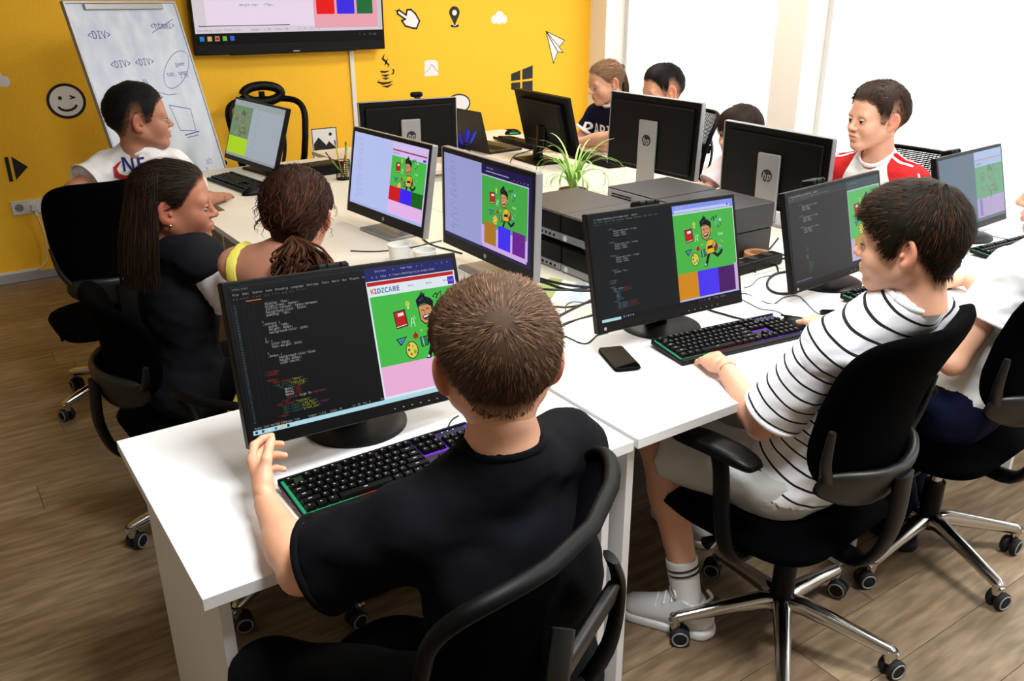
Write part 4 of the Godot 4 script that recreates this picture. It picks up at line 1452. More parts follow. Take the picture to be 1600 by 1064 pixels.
func build_desk_things() -> void:
	keyboard("black keyboard with green and red light under its keys, before the boy in black", Vector3(0.443, DESK, -0.178), 0.0, true, true)
	keyboard("black keyboard with purple light, under the striped boy's left hand", Vector3(1.546, DESK + 0.005, -0.271), -0.124, true, true)
	keyboard("black keyboard with a green lit end, half hidden behind the striped boy", Vector3(2.325, DESK, -0.255), 0.03, true, true)
	keyboard("black keyboard with a green lit end, at the right edge of the photo", Vector3(3.15, DESK, -0.285), -0.05, true, true)
	keyboard("flat black keyboard beside the whiteboard", Vector3(1.1, DESK, -3.18), -1.45, false, false)
	keyboard("black keyboard right of the square monitor foot, behind the plant", Vector3(3.0, DESK, -2.62), 1.5, false, false)
	keyboard("black keyboard between the laptop and the girl in navy", Vector3(2.985, DESK, -3.36), 1.56, false, false)
	mouse("black mouse in the striped boy's right hand", Vector3(1.79, DESK + 0.005, -0.235), 0.5)
	mouse("dark mouse with a purple glow, behind the striped boy's neck", Vector3(2.52, DESK, -0.24), -0.3, "glow_purple_led")
	mouse("small black mouse at the end of the flat keyboard", Vector3(1.09, DESK, -2.92), 1.5)
	mouse("black mouse with a green light by the yellow wall", Vector3(3.17, DESK, -3.72), 1.2, "glow_green_led")
	# phones
	for q in [["black smartphone lying on the white desk left of the lit keyboard", Vector3(1.207, DESK + 0.005, -0.352), -0.36, 0.075, 0.152], ["small black phone beside the right hand of the striped boy", Vector3(1.985, DESK, -0.245), 0.9, 0.055, 0.09]]:
		var t := thing("smartphone", q[0], "phone", q[1], q[2])
		var b := MB.new()
		b.pad(q[3] / 2, q[4] / 2, 0.0105, func(_s, _u): return Vector3.ZERO, 9.0, 5, 48, 12.0, T(Vector3(0, 0.00525, 0), -PI / 2, 0, 0))
		part("body", b, M.black_matt, t)
		b = MB.new()
		b.prism(round_rect(q[3] / 2 - 0.003, q[4] / 2 - 0.003, 0.009), 0.0, 0.0006, T(Vector3(0, 0.0102, 0), -PI / 2, 0, 0))
		if not M.has("phone_glass"):
			mat("phone_glass", Color(0.01, 0.01, 0.012), 0.06)
		part("screen", b, M.phone_glass, t)
	# desktop computers: two stacks facing left, two stacks with their backs to us
	computer("desktop computer, lower one of the far left stack, silver strip in front", Vector3(1.575, 0.75, -1.39), Vector3(1.885, 0.845, -1.08), false)
	computer("desktop computer, upper one of the far left stack, silver strip in front", Vector3(1.57, 0.862, -1.39), Vector3(1.88, 0.957, -1.08), false)
	computer("desktop computer, lower one of the near left stack, above the cables", Vector3(1.575, 0.75, -1.075), Vector3(1.885, 0.845, -0.765), false)
	computer("desktop computer, upper one of the near left stack, behind the code screen", Vector3(1.57, 0.862, -1.077), Vector3(1.88, 0.957, -0.767), false)
	computer("desktop computer, lower one of the near right stack, beside the cable knot", Vector3(2.03, 0.75, -1.1), Vector3(2.365, 0.845, -0.825), true)
	computer("desktop computer, upper one of the near right stack, broad grey lid", Vector3(2.03, 0.848, -1.1), Vector3(2.365, 0.943, -0.822), true)
	computer("desktop computer, lower one of the far right stack, nearest the plant", Vector3(2.03, 0.75, -1.385), Vector3(2.36, 0.845, -1.11), true)
	computer("desktop computer, upper one of the far right stack, vented grey back", Vector3(2.03, 0.848, -1.385), Vector3(2.36, 0.943, -1.11), true)
	cup("white paper cup nearer the wedge foot, left of the pair", Vector3(1.125, DESK, -1.455))
	cup("white paper cup right of the pair, just above the near screen", Vector3(1.165, DESK, -1.34))
	# papers
	for q in [["sheet of paper with green print under the cables, in front of the left computers", Vector3(1.47, DESK, -0.86), 0.5, 0], ["white sheet between the two near left computers", Vector3(1.68, 0.846, -0.93), -0.4, 1]]:
		var im := canvas(64, 90, Color(0.93, 0.93, 0.9))
		if q[3] == 0:
			shape(im, [0, 0, 64, 0, 64, 14, 0, 30], Color(0.62, 0.66, 0.4))
			shape(im, [20, 90, 64, 50, 64, 90], Color(0.55, 0.62, 0.4))
			shape(im, [0, 45, 64, 30, 64, 40, 0, 62], Color(0.75, 0.8, 0.82))
		var m := mat("sheet%d" % q[3], Color.WHITE, 0.6)
		m.albedo_texture = ImageTexture.create_from_image(im)
		var b := MB.new()
		b.box(Vector3(0, 0.0006, 0), Vector3(0.21, 0.001, 0.297))
		for i in b.uv.size():
			b.uv[i] = Vector2(b.v[i].x / 0.21 + 0.5, b.v[i].z / 0.297 + 0.5)
		tag(part("paper_sheet", b, m, null, T(q[1], 0, q[2], 0)), q[0], "paper")
	# laptop
	var t := thing("laptop", "dark open laptop seen from behind its lid, by the yellow wall", "laptop", Vector3(2.6, DESK, -3.34), 0.08)
	var b := MB.new()
	b.box(Vector3(0.13, 0.009, 0), Vector3(0.25, 0.016, 0.37), 0.004)
	part("base", b, M.dark_grey, t)
	b = MB.new()
	b.box(Vector3(0.11, 0.0175, 0), Vector3(0.1, 0.001, 0.32), 0.0003)
	part("keys", b, M.black_matt, t)
	b = MB.new()
	b.box(Vector3(0, 0.125, 0), Vector3(0.008, 0.25, 0.37), 0.003)
	part("lid", b, M.chair_shell, t, T(Vector3(0.0, 0.012, 0), 0, 0, 0.25))
	# pens
	holder("black wire pen holder with coloured pencils behind the curly haired girl's monitor", Vector3(1.6, DESK, -3.0), 0.037, 0.1)
	var pp := Vector3(1.6, DESK + 0.005, -3.0)
	var gp := "pencils in the black wire holder"
	pen("pencil", "yellow pencil standing tallest in the wire holder", "pencil", pp + Vector3(-0.01, 0, 0.01), pp + Vector3(-0.03, 0.2, -0.01), 0.004, Color(0.75, 0.65, 0.2), Color(0.2, 0.2, 0.15), gp)
	pen("pencil", "red pencil leaning left over the rim of the wire holder", "pencil", pp + Vector3(0.015, 0, 0), pp + Vector3(-0.09, 0.145, 0.0), 0.004, Color(0.8, 0.12, 0.05), Color(0.2, 0.3, 0.15), gp)
	pen("pencil", "green pencil leaning left beside the red one", "pencil", pp + Vector3(0.01, 0, 0.012), pp + Vector3(-0.085, 0.125, 0.025), 0.004, Color(0.15, 0.5, 0.15), Color(0.1, 0.1, 0.1), gp)
	pen("pencil", "red and green pencil leaning right in the wire holder", "pencil", pp + Vector3(-0.012, 0, -0.005), pp + Vector3(0.03, 0.16, 0.0), 0.004, Color(0.75, 0.2, 0.05), Color(0.3, 0.4, 0.1), gp)
	pen("pencil", "light green pencil upright in the wire holder", "pencil", pp + Vector3(0.018, 0, -0.01), pp + Vector3(0.022, 0.19, 0.01), 0.005, Color(0.5, 0.7, 0.15), Color(0.4, 0.45, 0.15), gp)
	holder("dark pen holder full of blue pens beside the laptop", Vector3(2.44, DESK, -3.16), 0.035, 0.08)
	pp = Vector3(2.44, DESK + 0.005, -3.16)
	gp = "blue pens beside the laptop"
	var k := 0
	for q in [[-0.075, 0.12, 0.0, "blue pen leaning furthest left in the dark holder"], [-0.045, 0.13, 0.02, "blue pen second from the left in the dark holder"], [-0.02, 0.135, -0.02, "short blue pen in the middle of the dark holder"], [0.015, 0.16, 0.01, "tallest blue pen of the dark holder"], [0.04, 0.15, -0.01, "blue pen right of the tallest one in the dark holder"], [0.075, 0.14, 0.01, "blue pen leaning furthest right in the dark holder"]]:
		pen("pen", q[3], "pen", pp + Vector3(-q[0] * 0.2, 0, 0.004 * k - 0.01), pp + Vector3(q[0], q[1], q[2]), 0.005, Color(0.05, 0.06, 0.3), Color(0.08, 0.1, 0.72), gp, 0.07, 1.9)
		k += 1
	var yb := MB.new()
	yb.box(Vector3(0, 0.03, 0), Vector3(0.05, 0.06, 0.05), 0.006)
	mat("yellow_card", Color(0.85, 0.65, 0.2), 0.6)
	tag(part("note_block", yb, M.yellow_card, null, T(Vector3(2.385, DESK, -3.1), 0, 0.4, 0)), "small yellow note block left of the blue pens", "note block")
	# dark box files between the mesh chair and the pencils
	yb = MB.new()
	yb.box(Vector3(0, 0.03, 0), Vector3(0.24, 0.06, 0.12), 0.006)
	tag(part("storage_box", yb, M.black_plastic, null, T(Vector3(1.55, DESK, -3.2), 0, 0.1, 0)), "low black box left of the wire pencil holder", "box")
	spider_plant()
	# power strip and tape roll among the cables
	t = thing("power_strip", "black power strip at the back edge of the second desk, among cables", "power strip", Vector3(2.1, DESK, -0.71), 0.05)
	b = MB.new()
	b.box(Vector3(0, 0.02, 0), Vector3(0.36, 0.04, 0.055), 0.006)
	part("body", b, M.black_plastic, t)
	for i in 4:
		b = MB.new()
		b.lathe([Vector2(0.02, 0.0), Vector2(0.02, 0.002), Vector2(0.02, 0.002), Vector2(0.017, 0.002), Vector2(0.016, 0.0005), Vector2(0.0, 0.0005)], 20, T(Vector3(-0.12 + i * 0.08, 0.04, 0)))
		part("outlet", b, M.dark_grey, t)
	b = MB.new()
	b.lathe([Vector2(0.03, 0.0), Vector2(0.05, 0.0), Vector2(0.05, 0.0), Vector2(0.05, 0.03), Vector2(0.05, 0.03), Vector2(0.03, 0.03), Vector2(0.03, 0.03), Vector2(0.03, 0.0)], 32)
	mat("tape_tan", Color(0.62, 0.45, 0.3), 0.4)
	tag(part("tape_roll", b, M.tape_tan, null, T(Vector3(2.24, DESK, -0.775))), "tan roll of tape inside the cable knot right of the computers", "tape")

func round_rect(hw: float, hh: float, r: float) -> PackedVector2Array:
	var p := PackedVector2Array()
	for q in 4:
		var c := Vector2((hw - r) * (1 if q in [0, 3] else -1), (hh - r) * (1 if q < 2 else -1))
		for i in 6:
			var a := PI / 2 * q + PI / 2 * i / 5.0
			p.append(c + Vector2(cos(a), sin(a)) * r)
	return p

func spider_plant() -> void:
	var t := thing("spider_plant", "green spider plant with arching thin leaves behind the left computers", "plant", Vector3(2.15, DESK, -1.76))
	var b := MB.new()
	b.lathe([Vector2(0.0, 0.0), Vector2(0.045, 0.0), Vector2(0.045, 0.0), Vector2(0.06, 0.085), Vector2(0.064, 0.085), Vector2(0.064, 0.1), Vector2(0.058, 0.1), Vector2(0.055, 0.085), Vector2(0.0, 0.082)], 28)
	mat("pot_brown", Color(0.45, 0.3, 0.18), 0.7)
	part("pot", b, M.pot_brown, t)
	var lm := [mat("leaf_a", Color(0.5, 0.68, 0.28), 0.5), mat("leaf_b", Color(0.64, 0.78, 0.42), 0.5), mat("leaf_c", Color(0.42, 0.62, 0.24), 0.5)]
	for m in lm:
		m.backlight_enabled = true
		m.backlight = Color(0.2, 0.3, 0.1)
	for i in 40:
		var a := TAU * i / 40.0 * 7.0 + rng.randf() * 0.7
		var l := rng.randf_range(0.16, 0.36)
		var lift := rng.randf_range(0.25, 1.15)
		var out := Vector3(cos(a), 0, sin(a))
		var side := Vector3(-sin(a), 0, cos(a))
		b = MB.new()
		var p := Vector3(cos(a), 0, sin(a)) * 0.012 + Vector3(0, 0.085, 0)
		var ang := PI / 2 - 0.25 * rng.randf()
		var prev := []
		var nseg := 12
		for s in nseg + 1:
			var f := float(s) / nseg
			var w := 0.0046 * sqrt(maxf(0.0, 1.0 - pow(f, 2.0))) + 0.0006
			var dir := out * cos(ang) + Vector3.UP * sin(ang)
			var nn := dir.cross(side).normalized()
			if nn.y < 0:
				nn = -nn
			var row := [b.vert(p - side * w + nn * 0.0012, nn), b.vert(p, nn), b.vert(p + side * w + nn * 0.0012, nn), b.vert(p - nn * 0.0006, -nn)]
			if prev.size():
				b.tri(prev[0], row[0], row[1]); b.tri(prev[0], row[1], prev[1]); b.tri(prev[1], row[1], row[2]); b.tri(prev[1], row[2], prev[2])
			prev = row
			p += dir * l / nseg
			ang -= (1.9 / lift) * (0.35 + f) / nseg
		part("leaf", b, lm[i % 3], t)

# ------------------------------------------------------------------ office chairs (the sitter looks along -z)
func office_chair(label: String, at: Vector3, turn: float, star: float, style: String, lean := 0.18, back_h := 0.5, group := "office chairs", seat_y := 0.47, seat_turn := 0.0, shift := 0.0, arms := true) -> Node3D:
	var t := thing("office_chair", label, "chair", at, turn, group)
	# star base: five legs with casters
	for k in 5:
		var a := star - turn * 0.0 + TAU * k / 5.0
		var d := Vector3(cos(a), 0, sin(a)).rotated(Vector3.UP, -turn)
		var b := MB.new()
		b.tube([Vector3(0, 0.125, 0) + d * 0.03, d * 0.06 + Vector3(0, 0.128, 0), d * 0.17 + Vector3(0, 0.107, 0), d * 0.285 + Vector3(0, 0.083, 0), d * 0.305 + Vector3(0, 0.07, 0)], [0.03, 0.03, 0.0245, 0.0205, 0.012], 12, true, Vector2(0.85, 0.85))
		b.tube([d * 0.29 + Vector3(0, 0.088, 0), d * 0.29 + Vector3(0, 0.048, 0)], [0.018, 0.012], 10)
		var leg := part("base_leg", b, M.chrome, t)
		var ca := Node3D.new()
		ca.name = "caster"
		t.add_child(ca, true)
		var sw := a * 2.3 + star * 3.0
		ca.transform = Transform3D(Basis(Vector3.UP, sw), d * 0.29)
		b = MB.new()
		b.box(Vector3(0.006, 0.041, 0), Vector3(0.03, 0.022, 0.014), 0.005)
		part("fork", b, M.black_plastic, ca)
		for s in [-1, 1]:
			b = MB.new()
			var wx := Transform3D(Basis(Vector3.RIGHT, PI / 2), Vector3(0.014, 0.0275, s * 0.0145))
			b.lathe([Vector2(0.0, -0.0095), Vector2(0.024, -0.0095), Vector2(0.0275, -0.006), Vector2(0.0275, 0.006), Vector2(0.024, 0.0095), Vector2(0.0, 0.0095)], 24, wx)
			part("wheel", b, M.rubber, ca)
			b = MB.new()
			var wy := Transform3D(Basis(Vector3.RIGHT, PI / 2 * s), Vector3(0.014, 0.0275, s * 0.0245))
			b.lathe([Vector2(0.0235, 0.0), Vector2(0.0225, 0.0018), Vector2(0.0195, 0.0018), Vector2(0.0185, 0.0)], 24, wy)
			part("wheel_ring", b, M.grey_ring, ca)
	var b := MB.new()
	b.lathe([Vector2(0.0, 0.1), Vector2(0.035, 0.1), Vector2(0.038, 0.14), Vector2(0.033, 0.145), Vector2(0.031, 0.145), Vector2(0.03, 0.26), Vector2(0.03, 0.26), Vector2(0.0, 0.26)], 22)
	part("lift_sleeve", b, M.black_plastic, t)
	b = MB.new()
	b.lathe([Vector2(0.018, 0.25), Vector2(0.018, seat_y - 0.1), Vector2(0.0, seat_y - 0.1)], 16)
	part("gas_lift", b, M.chrome, t)
	# everything above turns with the seat
	var S := Transform3D(Basis(Vector3.UP, seat_turn), Vector3(0, 0, 0))
	var mv := Transform3D(Basis(), Vector3(0, 0, shift))
	S = S * mv
	b = MB.new()
	b.box(Vector3(0, seat_y - 0.085, 0.0 - shift), Vector3(0.14, 0.05, 0.24), 0.015, S)
	b.tube([S * Vector3(0.07, seat_y - 0.09, 0.02), S * Vector3(0.2, seat_y - 0.1, 0.03), S * Vector3(0.23, seat_y - 0.1, 0.03)], [0.007, 0.007, 0.014], 8)
	b.tube([S * Vector3(-0.07, seat_y - 0.09, -0.03), S * Vector3(-0.19, seat_y - 0.1, -0.04), S * Vector3(-0.225, seat_y - 0.105, -0.045)], [0.008, 0.008, 0.018], 8)
	part("mechanism", b, M.black_plastic, t)
	b = MB.new()
	b.pad(0.25, 0.245, 0.075, func(s, u): return Vector3(0, 0, -0.02 * s * s * 0.6 + (0.03 * pow(maxf(0.0, u - 0.5) * 2, 2) * -1.0)), 4.0, 7, 44, 5.0, S * T(Vector3(0, seat_y - 0.03, -0.0), -PI / 2, 0, 0))
	part("seat", b, M.chair_fabric, t)
	# back
	var by := seat_y + 0.13 + back_h / 2
	var bx := S * T(Vector3(0, by, 0.225 + lean * 0.3), lean, 0, 0)
	if style == "shell":
		b = MB.new()
		b.pad(0.235, back_h / 2, 0.05, func(s, u): return Vector3((0.06 * u - 0.04) * s, 0, -0.075 * s * s + 0.035 * u * u - 0.02), 4.5, 8, 48, 6.0, bx)
		part("backrest", b, M.chair_fabric, t)
		b = MB.new()
		b.pad(0.2, 0.06, 0.03, func(s, _u): return Vector3(0, 0, -0.085 * s * s + 0.03), 3.0, 6, 40, 6.0, bx * T(Vector3(0, -back_h * 0.5 + 0.03, 0.012), 0.12, 0, 0))
		for s in [-1, 1]:
			b.tube(curve([Vector3(s * 0.18, -back_h * 0.5 + 0.05, -0.03), Vector3(s * 0.215, -back_h * 0.25, -0.035), Vector3(s * 0.232, -0.02, -0.045)], 5).map(func(q): return bx * q), [0.02, 0.018, 0.016, 0.015, 0.014, 0.013, 0.012, 0.011, 0.01, 0.009, 0.008], 8, true, Vector2(1, 0.7))
		part("back_shell", b, M.chair_shell, t)
	else:
		# frame round a woven mesh
		var fr := []
		for k in 49:
			var a := TAU * k / 48.0
			var s := signf(cos(a)) * pow(absf(cos(a)), 0.42)
			var u := signf(sin(a)) * pow(absf(sin(a)), 0.42)
			fr.append(bx * Vector3((0.225 + 0.035 * u) * s, u * back_h / 2, -0.075 * s * s + 0.04 * u * u - 0.02))
		b = MB.new()
		b.tube(fr, 0.02 if style == "head" else 0.0105, 10, false, Vector2(1.0, 1.3))
		part("back_frame", b, M.chair_frame, t)
		if style == "mesh":
			b = MB.new()
			var n := 60
			for i in n:
				var u := -0.97 + 1.94 * i / (n - 1)
				var pts := []
				for k in 11:
					var s := (-1.0 + 0.2 * k) * 0.985 * pow(maxf(0.0, 1.0 - pow(absf(u), 4.76)), 0.21)
					pts.append(bx * Vector3((0.225 + 0.035 * u) * s, u * back_h / 2, -0.075 * s * s + 0.04 * u * u - 0.02))
				b.tube(pts, 0.0031, 5, false)
			for k in 27:
				var s := -0.95 + 1.9 * k / 26.0
				var pts := []
				for i in 9:
					var u := (-1.0 + 0.25 * i) * 0.985 * pow(maxf(0.0, 1.0 - pow(absf(s), 4.76)), 0.21)
					pts.append(bx * Vector3((0.225 + 0.035 * u) * s, u * back_h / 2, -0.075 * s * s + 0.04 * u * u - 0.02))
				b.tube(pts, 0.0018, 4, false)
			part("back_mesh", b, M.chair_fabric, t).set_meta("kind", "stuff")
		b = MB.new()
		# lumbar loop behind the mesh
		b.tube(curve([Vector3(-0.03, -back_h / 2 - 0.02, 0.05), Vector3(-0.1, -back_h * 0.3, 0.075), Vector3(-0.12, 0.0, 0.06), Vector3(-0.09, back_h * 0.2, 0.04)], 5).map(func(q): return bx * q), 0.011, 8, true, Vector2(1.6, 0.7))
		b.tube(curve([Vector3(0.03, -back_h / 2 - 0.02, 0.05), Vector3(0.1, -back_h * 0.3, 0.075), Vector3(0.12, 0.0, 0.06), Vector3(0.09, back_h * 0.2, 0.04)], 5).map(func(q): return bx * q), 0.011, 8, true, Vector2(1.6, 0.7))
		b.box(Vector3(0, 0.0, 0.055), Vector3(0.22, 0.05, 0.02), 0.008, bx)
		part("lumbar_support", b, M.chair_shell, t)
		if style == "head":
			b = MB.new()
			b.tube([bx * Vector3(0, back_h / 2 - 0.05, 0.03), bx * Vector3(0, back_h / 2 + 0.05, 0.02)], 0.02, 8)
			var hr := []
			for k in 25:
				var a := TAU * k / 24.0
				hr.append(bx * Vector3(cos(a) * 0.12, back_h / 2 + 0.035 + sin(a) * 0.05, 0.0))
			b.tube(hr, 0.03, 8, false)
			part("headrest", b, M.black_plastic, t)
	# bracket from the mechanism up to the back
	b = MB.new()
	b.tube(curve([S * Vector3(0, seat_y - 0.085, 0.08 - shift), S * Vector3(0, seat_y - 0.09, 0.26), S * Vector3(0, seat_y + 0.02, 0.315), bx * Vector3(0, -back_h * 0.36, 0.06)], 6), 0.026, 10, true, Vector2(1.5, 0.6))
	part("back_bracket", b, M.black_plastic, t)
	# arms
	if style != "plain" and arms:
		for s in [-1, 1]:
			b = MB.new()
			b.tube(curve([S * Vector3(s * 0.14, seat_y - 0.075, 0.06), S * Vector3(s * 0.26, seat_y - 0.07, 0.06), S * Vector3(s * 0.285, seat_y + 0.02, 0.04), S * Vector3(s * 0.28, seat_y + 0.15, 0.02), S * Vector3(s * 0.275, seat_y + 0.205, 0.0)], 5), 0.019, 10, true, Vector2(1.3, 0.8))
			var arm := part("arm_support", b, M.black_plastic, t)
			b = MB.new()
			b.pad(0.04, 0.125, 0.034, func(_a, u): return Vector3(0, 0, -0.012 * u * u), 3.5, 6, 36, 5.0, S * T(Vector3(s * 0.272, seat_y + 0.215, -0.01), -PI / 2, 0, 0))
			part("armrest", b, M.black_plastic, t)
	return t

func build_chairs() -> void:
	office_chair("black mesh office chair of the boy in the black shirt, nearest the camera", Vector3(0.275, 0, 0.165), 0.5, 0.3, "mesh", 0.2, 0.36, "office chairs", 0.5)
	office_chair("black padded office chair on a chrome star base, under the striped shirt boy", Vector3(1.466, 0, 0.065), -0.06, 1.155, "shell", 0.26, 0.44, "office chairs", 0.46, 0.16, -0.06)
	office_chair("black padded office chair at the right edge, under the boy in jeans", Vector3(2.165, 0, 0.065), 0.0, 0.6, "shell", 0.26, 0.44, "office chairs", 0.46, 0.08, -0.05)
	office_chair("black office chair under the girl with long straight hair", Vector3(0.37, 0, -1.42), -1.5, 0.5, "shell", 0.12, 0.3, "office chairs", 0.43, 0.0, 0.0, false)
	office_chair("black office chair under the curly haired girl in yellow", Vector3(0.5, 0, -0.93), -0.7, 0.2, "plain", 0.1, 0.16, "office chairs", 0.43)
	office_chair("tall backed black chair of the boy by the whiteboard, flaring at its top left", Vector3(0.335, 0, -2.6), 0.05, 2.75, "shell", 0.1, 0.46, "office chairs", 0.42, 0.0, 0.0, false)
	office_chair("empty black mesh chair with a ring headrest, behind the lime green screen", Vector3(1.68, 0, -4.2), 3.0, 0.4, "head", 0.12, 0.5, "office chairs", 0.38)
	office_chair("black mesh chair behind the boy in the red and white jersey", Vector3(3.2, 0, -0.98), 1.57, 0.7, "mesh", 0.2, 0.5, "office chairs", 0.37)
	office_chair("black chair whose corner shows between the two boys by the window", Vector3(3.42, 0, -2.58), 1.5, 0.2, "mesh", 0.18, 0.45, "office chairs", 0.42)
	office_chair("black chair of the girl in the navy shirt, hidden by desks", Vector3(3.5, 0, -3.05), 1.5, 0.9, "plain", 0.15, 0.3, "office chairs", 0.46)
	office_chair("black chair of the small boy in white by the window", Vector3(3.22, 0, -1.7), 1.6, 0.1, "plain", 0.15, 0.3, "office chairs", 0.44)

# ------------------------------------------------------------------ smooth bodies: a distance grid, meshed as surface nets
class Field:
	var o: Vector3
	var h: float
	var nx: int
	var ny: int
	var nz: int
	var f: PackedFloat32Array

	func _init(lo: Vector3, hi: Vector3, cell: float) -> void:
		o = lo
		h = cell
		nx = int((hi.x - lo.x) / h) + 2
		ny = int((hi.y - lo.y) / h) + 2
		nz = int((hi.z - lo.z) / h) + 2
		f.resize(nx * ny * nz)
		f.fill(1.0)

	func span(lo: Vector3, hi: Vector3) -> Array:
		var a := ((lo - o) / h).floor()
		var b := ((hi - o) / h).ceil()
		return [maxi(0, int(a.x)), mini(nx - 1, int(b.x)), maxi(0, int(a.y)), mini(ny - 1, int(b.y)), maxi(0, int(a.z)), mini(nz - 1, int(b.z))]

	# a tapered capsule; flat < 1 thins it along the direction fd; stop = 1 cuts it flat at b, 3 at both ends
	func cap(a: Vector3, b: Vector3, ra: float, rb: float, k := 0.02, sub := false, fd := Vector3.ZERO, flat := 1.0, stop := 0) -> void:
		var m := maxf(ra, rb) + maxf(k, 3.0 * h)
		var s := span(a.min(b) - Vector3(m, m, m), a.max(b) + Vector3(m, m, m))
		var mm := m * m
		var ab := b - a
		var l2 := maxf(ab.length_squared(), 1e-9)
		var len := sqrt(l2)
		var inv := 1.0 / l2
		var ex := 1.0 / flat - 1.0
		var flatten := flat < 0.999
		for iz in range(s[4], s[5] + 1):
			for iy in range(s[2], s[3] + 1):
				var at := (iz * ny + iy) * nx
				var p := Vector3(o.x + s[0] * h, o.y + iy * h, o.z + iz * h) - a
				p.x -= h
				for ix in range(s[0], s[1] + 1):
					p.x += h
					var u := p.dot(ab) * inv
					var t := clampf(u, 0.0, 1.0)
					var q := p - ab * t
					if q.length_squared() > mm:
						continue
					var r := ra + (rb - ra) * t
					var d: float
					if flatten:
						var c := q.dot(fd)
						var q2 := q + fd * (c * ex)
						var l := q2.length()
						d = (l - r) * (q.length() / maxf(l, 1e-6))
					else:
						d = q.length() - r
					if stop & 1:
						d = maxf(d, (u - 1.0) * len)
					if stop & 2:
						d = maxf(d, -u * len)
					var i := at + ix
					var g := f[i]
					if sub:
						d = -d
						var e := maxf(k - absf(g - d), 0.0) / k
						f[i] = maxf(g, d) + e * e * k * 0.25
					else:
						var e := maxf(k - absf(g - d), 0.0) / k
						f[i] = minf(g, d) - e * e * k * 0.25

	# an ellipsoid with its own axes
	func ell(c: Vector3, r: Vector3, k := 0.02, sub := false, b := Basis()) -> void:
		var m := maxf(r.x, maxf(r.y, r.z)) + maxf(k, 3.0 * h)
		var s := span(c - Vector3(m, m, m), c + Vector3(m, m, m))
		var bt := b.transposed()
		var ir := Vector3.ONE / r
		for iz in range(s[4], s[5] + 1):
			for iy in range(s[2], s[3] + 1):
				var at := (iz * ny + iy) * nx
				for ix in range(s[0], s[1] + 1):
					var p := bt * (Vector3(o.x + ix * h, o.y + iy * h, o.z + iz * h) - c)
					var q := p * ir
					var l := q.length()
					var d := (l - 1.0) * l / maxf((q * ir).length(), 1e-6)
					var i := at + ix
					var g := f[i]
					if sub:
						d = -d
						var e := maxf(k - absf(g - d), 0.0) / k
						f[i] = maxf(g, d) + e * e * k * 0.25
					else:
						var e := maxf(k - absf(g - d), 0.0) / k
						f[i] = minf(g, d) - e * e * k * 0.25

	# keep only what lies behind the plane
	func cut(p: Vector3, n: Vector3) -> void:
		for iz in nz:
			for iy in ny:
				var i := (iz * ny + iy) * nx
				var d := (Vector3(o.x, o.y + iy * h, o.z + iz * h) - p).dot(n)
				var st := h * n.x
				for ix in nx:
					if f[i] < d:
						f[i] = d
					d += st
					i += 1

	func crease(amp: float, freq: Vector3, sd: int) -> void:
		var ns := FastNoiseLite.new()
		ns.seed = sd
		ns.frequency = 1.0
		ns.fractal_octaves = 2
		for iz in nz:
			for iy in ny:
				var i := (iz * ny + iy) * nx
				for ix in nx:
					if absf(f[i]) < 0.03:
						f[i] += amp * ns.get_noise_3d((o.x + ix * h) * freq.x, (o.y + iy * h) * freq.y, (o.z + iz * h) * freq.z)
					i += 1

	func sample(p: Vector3) -> float:
		var q := (p - o) / h
		var ix := clampi(int(q.x), 0, nx - 2)
		var iy := clampi(int(q.y), 0, ny - 2)
		var iz := clampi(int(q.z), 0, nz - 2)
		var t := q - Vector3(ix, iy, iz)
		var i := (iz * ny + iy) * nx + ix
		var a := lerpf(lerpf(f[i], f[i + 1], t.x), lerpf(f[i + nx], f[i + nx + 1], t.x), t.y)
		i += nx * ny
		var b := lerpf(lerpf(f[i], f[i + 1], t.x), lerpf(f[i + nx], f[i + nx + 1], t.x), t.y)
		return lerpf(a, b, t.z)

	func grad(p: Vector3) -> Vector3:
		var e := h
		return Vector3(sample(p + Vector3(e, 0, 0)) - sample(p - Vector3(e, 0, 0)), sample(p + Vector3(0, e, 0)) - sample(p - Vector3(0, e, 0)), sample(p + Vector3(0, 0, e)) - sample(p - Vector3(0, 0, e))).normalized()

